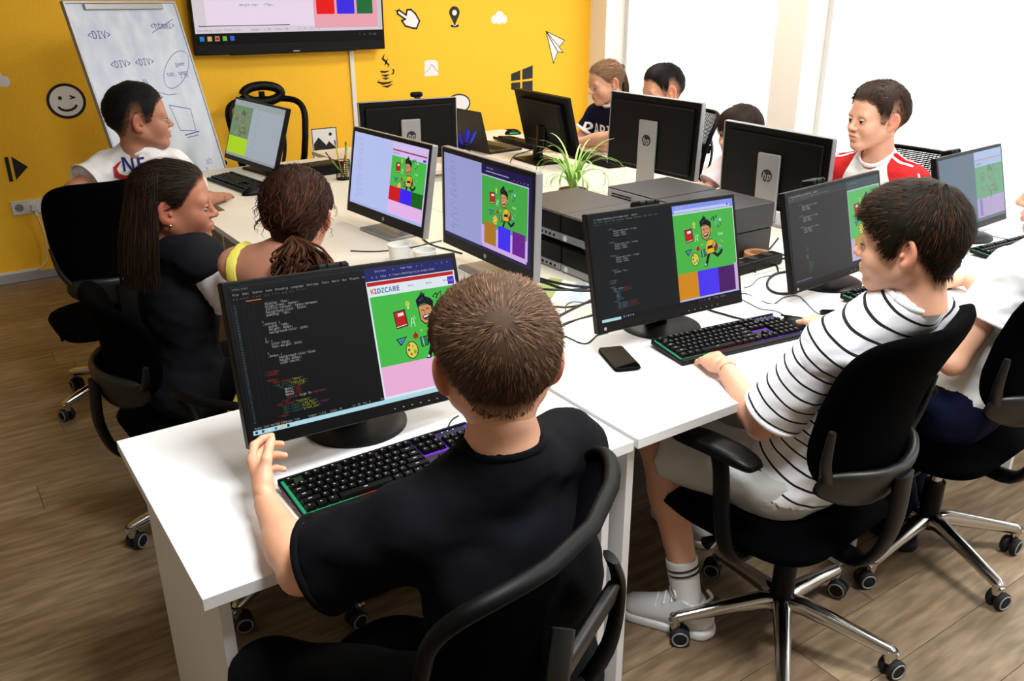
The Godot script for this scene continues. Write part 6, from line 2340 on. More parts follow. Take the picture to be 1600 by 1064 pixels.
# a T-shirt; returns its field so that prints can be laid on it
func shirt(J: Dictionary, m: Material, o := {}) -> Field:
	var e: float = o.get("e", 0.011)
	var cell: float = o.get("cell", J.cell * 0.85)
	var F := bounds([J.hip, J.chest, J.neck, J.sL, J.sR, J.sL.lerp(J.eL, 0.6), J.sR.lerp(J.eR, 0.6)], 0.17, cell)
	add_torso(F, J, e)
	F.cap(J.hip - J.right * 0.05 * J.m, J.hip + J.right * 0.05 * J.m, 0.109 * J.m + e, 0.109 * J.m + e, 0.05)
	var sl: float = o.get("sleeve", 0.6)
	var own: bool = o.get("own_sleeves", false)
	for s in ["L", "R"]:
		var p: Vector3 = J["s" + s]
		var q: Vector3 = J["e" + s]
		if sl > 0.0 and not own:
			F.cap(p, p.lerp(q, sl), 0.049 * J.m + e, 0.046 * J.m + e + o.get("flare", 0.008), 0.035, false, Vector3.ZERO, 1.0, 1)
		elif own:
			F.cap(p, p.lerp(q, 0.12), 0.049 * J.m + e, 0.049 * J.m + e, 0.035)
	var hem: float = o.get("hem", -0.06)
	F.cut(J.hip + J.up * hem, -J.up)
	if o.has("crease"):
		F.crease(o.crease, o.get("cfreq", Vector3(9, 14, 9)), o.get("seed", 3))
	# neck hole with a ribbed collar
	var nr: float = o.get("neck", 0.056) * J.m
	var ax: Vector3 = (J.hx * Vector3(0, -0.1, 0.034) - J.neck).normalized()
	var nc: Vector3 = J.neck + J.fwd * o.get("neck_fwd", 0.004)
	var ring := []
	var sx := ax.cross(J.fwd).normalized()
	var sz := sx.cross(ax).normalized()
	var vs := []
	for k in 33:
		var a := TAU * k / 32.0
		var dir: Vector3 = sx * cos(a) + sz * sin(a)
		var v := 0.04
		while v > -0.06:
			if F.sample(nc + dir * nr + ax * v) < 0.0:
				break
			v -= 0.004
		vs.append(v)
	var sorted := vs.duplicate()
	sorted.sort()
	for k in 33:
		var a := TAU * k / 32.0
		ring.append(nc + (sx * cos(a) + sz * sin(a)) * (nr + 0.001) + ax * (clampf(vs[k], sorted[16] - 0.03, sorted[16] + 0.012) + 0.001))
	if o.get("dip", 0.0) > 0.0:
		F.cap(nc + ax * (nr * 0.55 - o.get("dip", 0.0)), nc + ax * 0.16, nr, nr, 0.006, true)
	var b := MB.new()
	F.net(b)
	if o.has("uv"):
		for i in b.v.size():
			b.uv[i] = o.uv.call(b.v[i])
	var sh := part(o.get("called", "t_shirt"), b, m, J.t)
	for turn in 4:
		var sm := ring.duplicate()
		for k in 32:
			sm[k] = (ring[(k + 31) % 32] + ring[k] * 2.0 + ring[(k + 1) % 32]) * 0.25
		sm[32] = sm[0]
		ring = sm
	b = MB.new()
	b.tube(ring, 0.0058, 8, false, Vector2(1.0, 1.5))
	part("collar", b, o.get("collar", m), sh)
	if sl > 0.0:
		for s in ["L", "R"]:
			var p: Vector3 = J["s" + s]
			var q: Vector3 = J["e" + s]
			var c := p.lerp(q, sl) - (q - p).normalized() * 0.003
			var ha := (q - p).normalized()
			var hx := ha.cross(Vector3.UP).normalized()
			var hz := ha.cross(hx)
			var hem_pts := []
			for k in 33:
				hem_pts.append(c + (hx * cos(TAU * k / 32.0) + hz * sin(TAU * k / 32.0)) * ((0.047 if own else 0.046) * J.m + e + o.get("flare", 0.008)))
			b = MB.new()
			b.tube(hem_pts, 0.005, 8, false, Vector2(0.7, 1.3))
			part("sleeve_hem", b, o.get("hem_mat", o.get("sleeve_mat", o.get("collar", m))), sh)
	if own:
		for s in ["L", "R"]:
			var p: Vector3 = J["s" + s]
			var q: Vector3 = J["e" + s]
			var G := bounds([p, p.lerp(q, sl)], 0.1, cell)
			var dirn := (q - p).normalized()
			G.cap(p - dirn * 0.01, p.lerp(q, sl), 0.051 * J.m + e, 0.047 * J.m + e + o.get("flare", 0.008), 0.02, false, Vector3.ZERO, 1.0, 1)
			if o.has("crease"):
				G.crease(o.crease, Vector3(12, 12, 12), 8)
			b = MB.new()
			G.net(b)
			if o.has("sleeve_uv"):
				for i in b.v.size():
					b.uv[i] = o.sleeve_uv.call(b.v[i], p, dirn)
			part("sleeve", b, o.get("sleeve_mat", m), sh)
			o["G" + s] = G
	J.shirt = sh
	return F

func trousers(J: Dictionary, m: Material, to := 1.97, called := "trousers", e := 0.009, open := 0.006) -> void:
	var cell: float = J.cell
	var F := bounds([J.hip, J.kL, J.kR, J.aL, J.aR], 0.16, cell)
	F.cap(J.hip - J.up * 0.02, J.hip + J.up * 0.06, 0.106 * J.m + e, 0.106 * J.m + e, 0.05, false, J.fwd, 0.75, 1)
	add_pelvis(F, J, e)
	for s in ["L", "R"]:
		add_leg(F, J, s, e, to, open)
	F.crease(0.006, Vector3(9, 12, 9), 21)
	var b := MB.new()
	F.net(b)
	part(called, b, m, J.t)

func shoe(J: Dictionary, s: String, dir: Vector3, upper: Material, sole: Material, detailed := false) -> void:
	var a: Vector3 = J["a" + s]
	var d := Vector3(dir.x, 0, dir.z).normalized()
	var side := d.cross(Vector3.UP)
	var g: Vector3 = Vector3(a.x, 0.0, a.z)
	var F := bounds([g - d * 0.07, g + d * 0.2, g + Vector3(0, 0.12, 0)], 0.06, 0.006 if detailed else 0.009)
	F.cap(g - d * 0.03 + Vector3(0, 0.05, 0), g + d * 0.15 + Vector3(0, 0.038, 0), 0.043, 0.038, 0.02, false, Vector3.UP, 0.8)
	F.cap(g + d * 0.01 + Vector3(0, 0.06, 0), g - d * 0.005 + Vector3(0, 0.115, 0), 0.044, 0.043, 0.03, false, Vector3.ZERO, 1.0, 1)
	F.cap(g + d * 0.03 + Vector3(0, 0.08, 0), g + d * 0.12 + Vector3(0, 0.045, 0), 0.034, 0.03, 0.02)
	F.cap(g + Vector3(0, 0.1, 0), g + Vector3(0, 0.16, 0), 0.033, 0.033, 0.006, true)
	F.cut(g + Vector3(0, 0.018, 0), Vector3.DOWN)
	var b := MB.new()
	F.net(b)
	var sh := part("shoe", b, upper, J.t)
	F = bounds([g - d * 0.07, g + d * 0.2, g + Vector3(0, 0.03, 0)], 0.06, 0.007)
	F.cap(g - d * 0.032 + Vector3(0, 0.015, 0), g + d * 0.152 + Vector3(0, 0.015, 0), 0.047, 0.043, 0.02)
	F.cut(g + Vector3(0, 0.027, 0), Vector3.UP)
	F.cut(g, Vector3.DOWN)
	b = MB.new()
	F.net(b)
	part("sole", b, sole, sh)
	if detailed:
		b = MB.new()
		for k in 4:
			var c: Vector3 = g + d * (0.045 + 0.022 * k) + Vector3(0, 0.112 - 0.0135 * k, 0)
			b.tube(curve([c - side * 0.03 - Vector3(0, 0.014, 0), c + Vector3(0, 0.006, 0), c + side * 0.03 - Vector3(0, 0.014, 0)], 5), 0.0042, 6)
		for q in [-1.0, 1.0]:
			var lp := []
			for k in 13:
				var an := TAU * k / 12.0
				lp.append(g + d * (0.045 + 0.012 * cos(an)) + Vector3(0, 0.126 + 0.012 * sin(an), 0) + side * q * (0.02 - 0.018 * cos(an)))
			b.tube(lp, 0.0032, 6, false)
		part("lace", b, M.sticker_white, sh)
		b = MB.new()
		b.tube(curve([g - d * 0.045 + Vector3(0, 0.1, 0), g - d * 0.06 + Vector3(0, 0.125, 0), g - d * 0.045 + Vector3(0, 0.145, 0)], 5), 0.005, 6)
		part("heel_loop", b, upper, sh)

func sock(J: Dictionary, s: String, top: float, m: Material, bands: Array) -> void:
	var a: Vector3 = J["a" + s]
	var k: Vector3 = J["k" + s]
	var F := bounds([a - Vector3(0, 0.05, 0), a.lerp(k, top)], 0.07, 0.007)
	F.cap(a - Vector3(0, 0.04, 0), a.lerp(k, top), 0.037 * J.m + 0.002, 0.043 * J.m + 0.002, 0.01, false, Vector3.ZERO, 1.0, 1)
	var b := MB.new()
	F.net(b)
	var so := part("sock", b, m, J.t)
	for q in bands:
		b = MB.new()
		var c: Vector3 = a.lerp(k, top * q)
		var ax := (k - a).normalized()
		var sx := ax.cross(Vector3.RIGHT).normalized()
		var sz := ax.cross(sx)
		var pts := []
		for i in 25:
			pts.append(c + (sx * cos(TAU * i / 24.0) + sz * sin(TAU * i / 24.0)) * (lerpf(0.037, 0.043, q) * J.m + 0.0026))
		b.tube(pts, 0.0026, 6, false, Vector2(0.5, 1.3))
		part("sock_stripe", b, M.sticker_black, so)

# lays a flat outline mesh on a garment: frame at a point in front of it, looking along -z of the frame
func stamp(F: Field, arr: Array, xf: Transform3D, m: Material, parent: Node3D, called: String) -> void:
	var v: PackedVector3Array = arr[Mesh.ARRAY_VERTEX]
	var ix: PackedInt32Array = arr[Mesh.ARRAY_INDEX] if arr[Mesh.ARRAY_INDEX] != null else PackedInt32Array(range(v.size()))
	# cut long triangles, so that the print can follow the cloth
	var todo := []
	for i in range(0, ix.size(), 3):
		todo.append([v[ix[i]], v[ix[i + 1]], v[ix[i + 2]]])
	v = PackedVector3Array()
	ix = PackedInt32Array()
	while todo.size():
		var q: Array = todo.pop_back()
		var l0: float = q[0].distance_to(q[1])
		var l1: float = q[1].distance_to(q[2])
		var l2: float = q[2].distance_to(q[0])
		if maxf(l0, maxf(l1, l2)) < 0.013:
			for k in 3:
				ix.append(v.size())
				v.append(q[k])
		else:
			var k := 0 if l0 >= l1 and l0 >= l2 else (1 if l1 >= l2 else 2)
			var mid: Vector3 = (q[k] + q[(k + 1) % 3]) * 0.5
			todo.append([q[k], mid, q[(k + 2) % 3]])
			todo.append([mid, q[(k + 1) % 3], q[(k + 2) % 3]])
	var b := MB.new()
	var dir := -xf.basis.z.normalized()
	var hit := PackedByteArray()
	for q in v:
		var p := xf * Vector3(q.x, q.y, 0)
		var s := 0.0
		while s < 0.3:
			var g := F.sample(p + dir * s)
			if g < 0.0012:
				break
			s += clampf(g * 0.7, 0.001, 0.012)
		var h := p + dir * (s - 0.0018)
		hit.append(1 if s < 0.299 else 0)
		b.vert(h, F.grad(h))
	for i in range(0, ix.size(), 3):
		var far := 0.0
		for k in 3:
			far = maxf(far, b.v[ix[i + k]].distance_to(b.v[ix[i + (k + 1) % 3]]))
		if hit[ix[i]] and hit[ix[i + 1]] and hit[ix[i + 2]] and far < 0.05:
			b.tri(ix[i], ix[i + 1], ix[i + 2])
	if b.idx.size():
		part(called, b, m, parent)

func flat_poly(p: PackedVector2Array, fine := 0.02) -> Array:
	# an outline cut into small triangles, so that it can follow a curved surface
	var v := PackedVector3Array()
	var ix := PackedInt32Array()
	var lo := Vector2(1e9, 1e9)
	var hi := -lo
	for q in p:
		lo = lo.min(q)
		hi = hi.max(q)
	var x := lo.x
	while x < hi.x:
		var y := lo.y
		while y < hi.y:
			var cell := PackedVector2Array([Vector2(x, y), Vector2(x + fine, y), Vector2(x + fine, y + fine), Vector2(x, y + fine)])
			for piece in Geometry2D.intersect_polygons(p, cell):
				var t := Geometry2D.triangulate_polygon(piece)
				var base := v.size()
				for q in piece:
					v.append(Vector3(q.x, q.y, 0))
				for i in t:
					ix.append(base + i)
			y += fine
		x += fine
	var a := []
	a.resize(Mesh.ARRAY_MAX)
	a[Mesh.ARRAY_VERTEX] = v
	a[Mesh.ARRAY_INDEX] = ix
	return a

func flat_text(s: String, size: float) -> Array:
	return text_mesh(s, size, 0.0).get_mesh_arrays()

func aim(at: Vector3, n: Vector3, up: Vector3) -> Transform3D:
	# a frame whose z points along n
	var z := n.normalized()
	var x := up.cross(z).normalized()
	return Transform3D(Basis(x, z.cross(x), z), at)

func build_people() -> void:
	make_head()
	boy_black()
	boy_striped()
	boy_right()
	girl_straight()
	girl_curly()
	boy_board()
	girl_navy()
	boy_window()
	boy_small()
	boy_jersey()

func boy_black() -> void:
	var skin := Color(0.87, 0.64, 0.51)
	var hair := Color(0.3, 0.215, 0.155)
	var J := person("boy in a black shirt with short brown hair, back to the camera, nearest of all", {
		"hip": [0.43, 0.53, 0.26], "chest": [0.44, 0.78, 0.27], "neck": [0.442, 0.972, 0.24], "head": [0.463, 1.132, 0.185],
		"sL": [0.285, 0.885, 0.2], "sR": [0.61, 0.92, 0.185], "eL": [0.145, 0.79, 0.075], "wL": [0.165, 0.805, -0.14], "eR": [0.66, 0.775, 0.03], "wR": [0.74, 0.775, -0.12],
		"kL": [0.09, 0.54, 0.0], "kR": [0.62, 0.54, -0.1], "aL": [0.09, 0.08, 0.0], "aR": [0.62, 0.08, -0.02],
		"look": [-0.42, -0.06, 0.02], "skin": skin, "hair": hair, "hs": 1.08, "hw": 1.06, "nk": 1.18, "m": 1.06, "cell": 0.011,
		"hL": ["curl", [0.12, 0.25, -1], [1, 0.1, 0.25]], "hR": ["mouse", [0.1, -0.1, -1], [0, -1, 0]]})
	shirt(J, cloth("shirt_black", Color(0.02, 0.022, 0.04)), {"e": 0.015, "sleeve": 0.78, "flare": 0.019, "crease": 0.009, "cfreq": Vector3(7, 10, 7), "cell": 0.0095, "neck": 0.066})
	trousers(J, cloth("trousers_black", Color(0.015, 0.015, 0.018)))
	for s in ["L", "R"]:
		shoe(J, s, Vector3(0, 0, -1), M.black_matt, M.rubber)
	hair_part(J, hair_cap(J.hx, "crop", Color(0.245, 0.178, 0.13), skin, 0.02, 0.002, 16000, 0.02, 5, Color(0.52, 0.39, 0.29), 0.0006, Vector3(0.0, 0.078, 0.085)))

func stripes() -> StandardMaterial3D:
	if not M.has("stripes"):
		var m := mat("stripes", Color.WHITE, 0.9)
		var im := canvas(4, 128, Color(0.9, 0.9, 0.91))
		rect(im, 0, 0, 4, 20, Color(0.035, 0.035, 0.045))
		m.albedo_texture = ImageTexture.create_from_image(im)
	return M.stripes

func boy_striped() -> void:
	var skin := Color(0.85, 0.64, 0.52)
	var hair := Color(0.1, 0.075, 0.06)
	var J := person("boy in a black and white striped shirt, typing on the lit keyboard", {
		"hip": [1.455, 0.54, 0.06], "chest": [1.47, 0.78, 0.15], "neck": [1.468, 1.045, 0.275], "head": [1.45, 1.187, 0.262],
		"sL": [1.345, 0.945, 0.19], "sR": [1.63, 0.975, 0.225], "eL": [1.3, 0.71, 0.06], "wL": [1.335, 0.797, -0.1], "eR": [1.76, 0.77, 0.03], "wR": [1.815, 0.8, -0.12],
		"kL": [1.26, 0.55, -0.24], "kR": [1.6, 0.56, -0.28], "aL": [1.285, 0.1, -0.1], "aR": [1.62, 0.1, -0.4], "fL": [-0.6, 0, -1],
		"look": [0.36, -0.1, 0.0], "skin": skin, "hair": hair, "hs": 0.98, "m": 1.0, "cell": 0.011, "lid": 0.18, "gaze": -0.2,
		"hL": ["type", [0.4, -0.12, -1], [0.1, -1, 0.1]], "hR": ["mouse", [-0.1, -0.12, -1], [0.1, -1, 0]]})
	var up: Vector3 = J.up
	var neck: Vector3 = J.neck
	var fwd: Vector3 = J.fwd
	var right: Vector3 = J.right
	shirt(J, stripes(), {"e": 0.013, "sleeve": 0.82, "flare": 0.014, "own_sleeves": true, "crease": 0.006, "cell": 0.009, "neck": 0.06, "hem": 0.0, "collar": cloth("white_rib", Color(0.92, 0.92, 0.93)),
		"uv": func(p): return Vector2(0.5, (neck - p).dot(up) / 0.036 + 1.3 * absf((p - neck).dot(right)) * absf((p - neck).dot(right)) * 12.0 + (p - neck).dot(fwd) * 4.0 + 0.35),
		"sleeve_uv": func(p, s, d): return Vector2(0.5, (p - s).dot(d) / 0.032 + 0.55)})
	trousers(J, cloth("shorts_grey", Color(0.78, 0.78, 0.76)), 0.9, "shorts", 0.014, 0.022)
	for s in ["L", "R"]:
		shoe(J, s, Vector3(-0.65, 0, -1) if s == "L" else Vector3(0, 0, -1), cloth("white_leather", Color(0.86, 0.86, 0.86), 0.5), M.sticker_white, true)
		sock(J, s, 0.27, cloth("white_knit", Color(0.88, 0.88, 0.88)), [0.8, 0.68])
	hair_part(J, hair_cap(J.hx, "thick", Color(0.07, 0.052, 0.042), skin, 0.024, 0.011, 15000, 0.03, 9, Color(0.33, 0.21, 0.12), 0.0007))

func boy_right() -> void:
	var skin := Color(0.87, 0.66, 0.54)
	var hair := Color(0.12, 0.09, 0.07)
	var J := person("boy in a white shirt and dark jeans, cut off by the photo's right edge", {
		"hip": [2.165, 0.54, 0.08], "chest": [2.19, 0.8, 0.15], "neck": [2.24, 1.05, 0.25], "head": [2.235, 1.185, 0.222],
		"sL": [2.09, 0.975, 0.185], "sR": [2.385, 0.985, 0.17], "eL": [1.972, 0.735, 0.14], "wL": [1.975, 0.79, -0.07], "eR": [2.45, 0.785, -0.02], "wR": [2.52, 0.79, -0.14],
		"kL": [2.07, 0.55, -0.12], "kR": [2.3, 0.56, -0.15], "aL": [2.15, 0.1, -0.02], "aR": [2.32, 0.1, -0.1],
		"look": [0.44, -0.08, 0.0], "skin": skin, "hair": hair, "hs": 1.1, "m": 1.0, "cell": 0.0115,
		"hL": ["flat", [-0.1, -0.1, -1], [0, -1, 0]], "hR": ["mouse", [0, -0.12, -1], [0, -1, 0]]})
	shirt(J, cloth("shirt_white", Color(0.9, 0.9, 0.89)), {"e": 0.012, "sleeve": 0.5, "flare": 0.016, "crease": 0.007, "cell": 0.009, "hem": 0.05})
	trousers(J, cloth("jeans", Color(0.06, 0.085, 0.19)), 1.97, "trousers", 0.02)
	for s in ["L", "R"]:
		shoe(J, s, Vector3(0.2, 0, -1), M.black_matt, M.rubber)
		sock(J, s, 0.12, M.white_knit, [])
	hair_part(J, hair_cap(J.hx, "crop", hair, skin, 0.018, 0.004, 4000, 0.02, 4, Color(0.3, 0.2, 0.13)))

# hair that falls over the head from a parting and then hangs
func fall(J: Dictionary, count: int, length: float, c: Color, tip: Color, sd: int, curl := 0.0, r := 0.0042) -> MB:
	var b := MB.new()
	var r2 := RandomNumberGenerator.new()
	r2.seed = sd
	var hx: Transform3D = J.hx
	for k in count:
		var side := -1.0 if r2.randf() < 0.5 else 1.0
		var az := r2.randf_range(1.75, PI)
		var dir := Vector3(side * sin(az), 0, -cos(az))
		var pts := []
		var a := 0.12
		# over the skull
		while a < PI * 0.52:
			var d3 := (Vector3(0, cos(a), 0) + dir * sin(a))
			pts.append(Vector3(d3.x * 0.083, 0.032 + d3.y * 0.091, 0.012 + d3.z * 0.1) * (lerpf(0.9, 1.0, clampf((a - 0.12) / 1.0, 0.0, 1.0)) + r2.randf() * 0.03))
			a += 0.24
		var p: Vector3 = pts[pts.size() - 1]
		var l := length * r2.randf_range(0.8, 1.05)
		var n := 9
		var ph := r2.randf() * TAU
		for i in n:
			var f := float(i + 1) / n
			var out := dir * (0.012 * sin(f * 2.0) + (0.03 * f if p.z > 0.0 else 0.008 * f))
			var w := Vector3(cos(ph + f * 14.0), 0, sin(ph + f * 14.0)) * curl * f
			pts.append(p + Vector3(0, -l * f, 0) + out + w + Vector3(r2.randf() - 0.5, 0, r2.randf() - 0.5) * 0.004)
		var world := []
		var nk := 0
		for q in pts:
			# hanging hair goes straight down in the room whatever the tilt of the head
			world.append(hx * q)
			nk += 1
		var cc := lin(c).lerp(lin(tip), pow(r2.randf(), 3.0))
		cc.a = 1.0
		lock(b, world, r * r2.randf_range(0.6, 1.2), cc, 5)
	return b

func girl_straight() -> void:
	var skin := Color(0.62, 0.4, 0.3)
	var hair := Color(0.09, 0.055, 0.042)
	var J := person("girl with long straight dark hair and a grey vest, in profile", {
		"hip": [0.33, 0.52, -1.4], "chest": [0.335, 0.8, -1.38], "neck": [0.325, 0.99, -1.35], "head": [0.35, 1.112, -1.32],
		"sL": [0.355, 0.95, -1.49], "sR": [0.385, 0.96, -1.23], "eL": [0.5, 0.74, -1.56], "eR": [0.5, 0.74, -1.2], "wL": [0.66, 0.775, -1.5], "wR": [0.67, 0.775, -1.3],
		"kL": [0.66, 0.54, -1.5], "kR": [0.66, 0.54, -1.3], "aL": [0.62, 0.08, -1.5], "aR": [0.62, 0.08, -1.3], "fL": [1, 0, 0], "fR": [1, 0, 0],
		"look": [-1.9, -0.06, 0.0], "skin": skin, "hair": hair, "hs": 1.06, "m": 0.92, "lid": 0.25, "gaze": 0.05,
		"hL": ["flat", [1, -0.1, 0.1], [0, -1, 0]], "hR": ["flat", [1, -0.1, -0.2], [0, -1, 0]]})
	shirt(J, cloth("white_tee", Color(0.88, 0.86, 0.88)), {"sleeve": 0.6, "e": 0.006, "flare": 0.014})
	shirt(J, cloth("vest_grey", Color(0.09, 0.09, 0.11)), {"sleeve": 0.0, "e": 0.02, "called": "vest", "neck": 0.058, "crease": 0.006})
	trousers(J, M.trousers_black)
	for s in ["L", "R"]:
		shoe(J, s, Vector3(1, 0, 0), M.black_matt, M.rubber)
	var b := hair_cap(J.hx, "girl", hair, skin, 0.011, 0.007, 2500, 0.05, 3, Color(0.2, 0.12, 0.09))
	hair_part(J, b)
	hair_part(J, fall(J, 620, 0.24, hair, Color(0.19, 0.11, 0.08), 4), "long_hair")
	b = MB.new()
	b.sphere(J.hx * Vector3(0.079, -0.042, 0.006), Vector3(0.004, 0.004, 0.004))
	part("earring", b, M.chrome, J.t)

func girl_curly() -> void:
	var skin := Color(0.72, 0.5, 0.4)
	var hair := Color(0.15, 0.085, 0.055)
	var J := person("girl with curly dark hair in a low ponytail and a yellow top, seen from behind", {
		"hip": [0.45, 0.52, -0.94], "chest": [0.49, 0.82, -0.95], "neck": [0.535, 1.015, -0.958], "head": [0.59, 1.115, -0.985],
		"sL": [0.43, 0.975, -1.075], "sR": [0.56, 0.965, -0.845], "eL": [0.58, 0.76, -1.2], "eR": [0.72, 0.775, -0.88], "wL": [0.74, 0.785, -1.3], "wR": [0.86, 0.785, -1.16],
		"kL": [0.66, 0.54, -1.25], "kR": [0.74, 0.54, -1.1], "aL": [0.64, 0.08, -1.2], "aR": [0.72, 0.08, -1.08],
		"look": [-0.6, -0.06, 0.0], "skin": skin, "hair": hair, "hs": 1.04, "m": 0.9,
		"hL": ["flat", [0.7, -0.1, -0.7], [0, -1, 0]], "hR": ["mouse", [0.5, -0.1, -0.8], [0, -1, 0]]})
	var ym := cloth("top_yellow", Color(0.93, 0.88, 0.38))
	# a top with a low back: the torso below the shoulder blades, and two wide straps
	var F := bounds([J.hip, J.chest, J.sL, J.sR], 0.15, 0.009)
	add_torso(F, J, 0.008)
	add_pelvis(F, J, 0.012)
	F.cut(J.chest + J.up * 0.06, (J.up + J.fwd * -0.3).normalized())
	var b := MB.new()
	F.net(b)
	var top := part("yellow_top", b, ym, J.t)
	F = bounds([J.hip, J.chest, J.sL, J.sR, J.neck], 0.15, 0.009)
	add_torso(F, J, 0.0)
	for s in [-1.0, 1.0]:
		var pts := []
		for i in 15:
			var a := -0.9 + 3.9 * i / 14.0
			# round the shoulder from the front to the back
			var sp: Vector3 = J.sL if s < 0 else J.sR
			var o: Vector3 = sp.lerp(J.neck, 0.22) - J.up * 0.05
			var dir: Vector3 = J.fwd * cos(a + 0.15) + J.up * sin(a + 0.15)
			var q: Vector3 = o + dir * 0.16
			var st := 0.0
			while st < 0.16 and F.sample(q) > 0.004:
				q -= dir * 0.004
				st += 0.004
			pts.append(q)
		b = MB.new()
		b.tube(pts, 0.014, 8, true, Vector2(1.25, 0.35))
		part("strap", b, ym, top)
	trousers(J, cloth("skirt_yellow", Color(0.75, 0.72, 0.32)), 1.2, "leggings")
	for s in ["L", "R"]:
		shoe(J, s, Vector3(0.6, 0, -0.8), M.black_matt, M.rubber)
	hair_part(J, hair_cap(J.hx, "girl", hair, skin, 0.019, 0.012, 6000, 0.045, 13, Color(0.36, 0.21, 0.12)))
	# ponytail of ringlets
	b = MB.new()
	var r2 := RandomNumberGenerator.new()
	r2.seed = 6
	var g: Vector3 = J.hx * Vector3(0.012, -0.035, 0.118)
	var back: Vector3 = (J.hx.basis * Vector3(0, 0, 1)).normalized()
	var sx: Vector3 = (J.hx.basis * Vector3(1, 0, 0)).normalized()
	for k in 150:
		var pts := []
		var ph := r2.randf() * TAU
		var l := r2.randf_range(0.1, 0.23)
		var out := back * r2.randf_range(0.0, 0.06) + sx * r2.randf_range(-0.045, 0.1)
		var cr := r2.randf_range(0.005, 0.012)
		var turns := r2.randf_range(12.0, 20.0)
		for i in 22:
			var f := i / 21.0
			var bulge := sin(minf(1.0, f * 2.2) * PI / 2)
			pts.append(g + out * bulge + Vector3(0, -l * f, 0) + (sx * cos(ph + f * turns) + back * sin(ph + f * turns)) * cr * minf(1.0, f * 3.0))
		var cc := lin(hair).lerp(lin(Color(0.38, 0.22, 0.13)), pow(r2.randf(), 2.0))
		cc.a = 1.0
		lock(b, pts, r2.randf_range(0.0028, 0.0048), cc, 5)
	hair_part(J, b, "ponytail")
	# loose wisps round the head
	b = MB.new()
	for k in 160:
		var a := r2.randf() * TAU
		var e := r2.randf_range(-0.4, 1.3)
		var d3 := Vector3(cos(a) * cos(e), sin(e), sin(a) * cos(e))
		if d3.z < -0.3:
			continue
		var q := Vector3(d3.x * 0.088, 0.02 + d3.y * 0.098, 0.012 + d3.z * 0.106)
		var pts := []
		for i in 6:
			pts.append(J.hx * (q + d3 * 0.016 * sin(i / 5.0 * 2.6) + Vector3(r2.randf() - 0.5, -0.02 * i + 0.02, r2.randf() - 0.5) * 0.012 + Vector3(0, -0.006 * i, 0.004 * i)))
		lock(b, pts, 0.0011, lin(Color(0.25, 0.15, 0.1)), 4)
	hair_part(J, b, "loose_hair")

func boy_board() -> void:
	var skin := Color(0.63, 0.42, 0.32)
	var hair := Color(0.07, 0.06, 0.055)
	var J := person("boy in a white shirt with a printed back, smiling before the whiteboard", {
		"hip": [0.5, 0.52, -2.62], "chest": [0.5, 0.84, -2.56], "neck": [0.5, 1.075, -2.46], "head": [0.525, 1.212, -2.44],
		"sL": [0.375, 1.01, -2.5], "sR": [0.635, 1.0, -2.46], "eL": [0.24, 0.965, -2.43], "eR": [0.74, 0.83, -2.6], "wL": [0.33, 0.8, -2.5], "wR": [0.9, 0.785, -2.8],
		"kL": [0.4, 0.54, -2.98], "kR": [0.62, 0.54, -2.98], "aL": [0.4, 0.08, -2.95], "aR": [0.62, 0.08, -2.95],
		"look": [-1.68, 0.0, 0.0], "skin": skin, "hair": hair, "hs": 1.08, "m": 0.98, "lid": 0.2,
		"hL": ["curl", [0.6, -0.5, -0.4], [1, 0.2, 0.4]], "hR": ["flat", [0.5, -0.1, -1], [0, -1, 0]]})
	var F := shirt(J, cloth("shirt_print", Color(0.84, 0.83, 0.82)), {"e": 0.014, "sleeve": 0.6, "flare": 0.016, "crease": 0.008, "cell": 0.009, "neck": 0.056})
	var bk: Vector3 = -J.fwd
	var fr := aim(J.chest + J.up * 0.225 + bk * 0.22 - J.right * 0.03, bk, J.up)
	stamp(F, flat_text("NE", 0.068), fr * T(Vector3(0.012, 0.016, 0), 0, 0, 0.06), mat("print_blue", Color(0.06, 0.07, 0.4), 0.8), J.shirt, "print_letters")
	stamp(F, flat_poly(stroke([-0.022, 0.036, -0.046, 0.012, -0.042, -0.014, -0.016, -0.028, 0.024, -0.022, 0.07, -0.008], 0.024, -2.0), 0.012), fr * T(Vector3(-0.01, -0.01, 0)), mat("print_red", Color(0.62, 0.04, 0.08), 0.8), J.shirt, "print_swoosh")
	trousers(J, M.trousers_black)
	for s in ["L", "R"]:
		shoe(J, s, Vector3(0, 0, -1), M.black_matt, M.rubber)
	hair_part(J, hair_cap(J.hx, "crop", hair, skin, 0.02, 0.003, 3500, 0.022, 14, Color(0.16, 0.13, 0.11)))

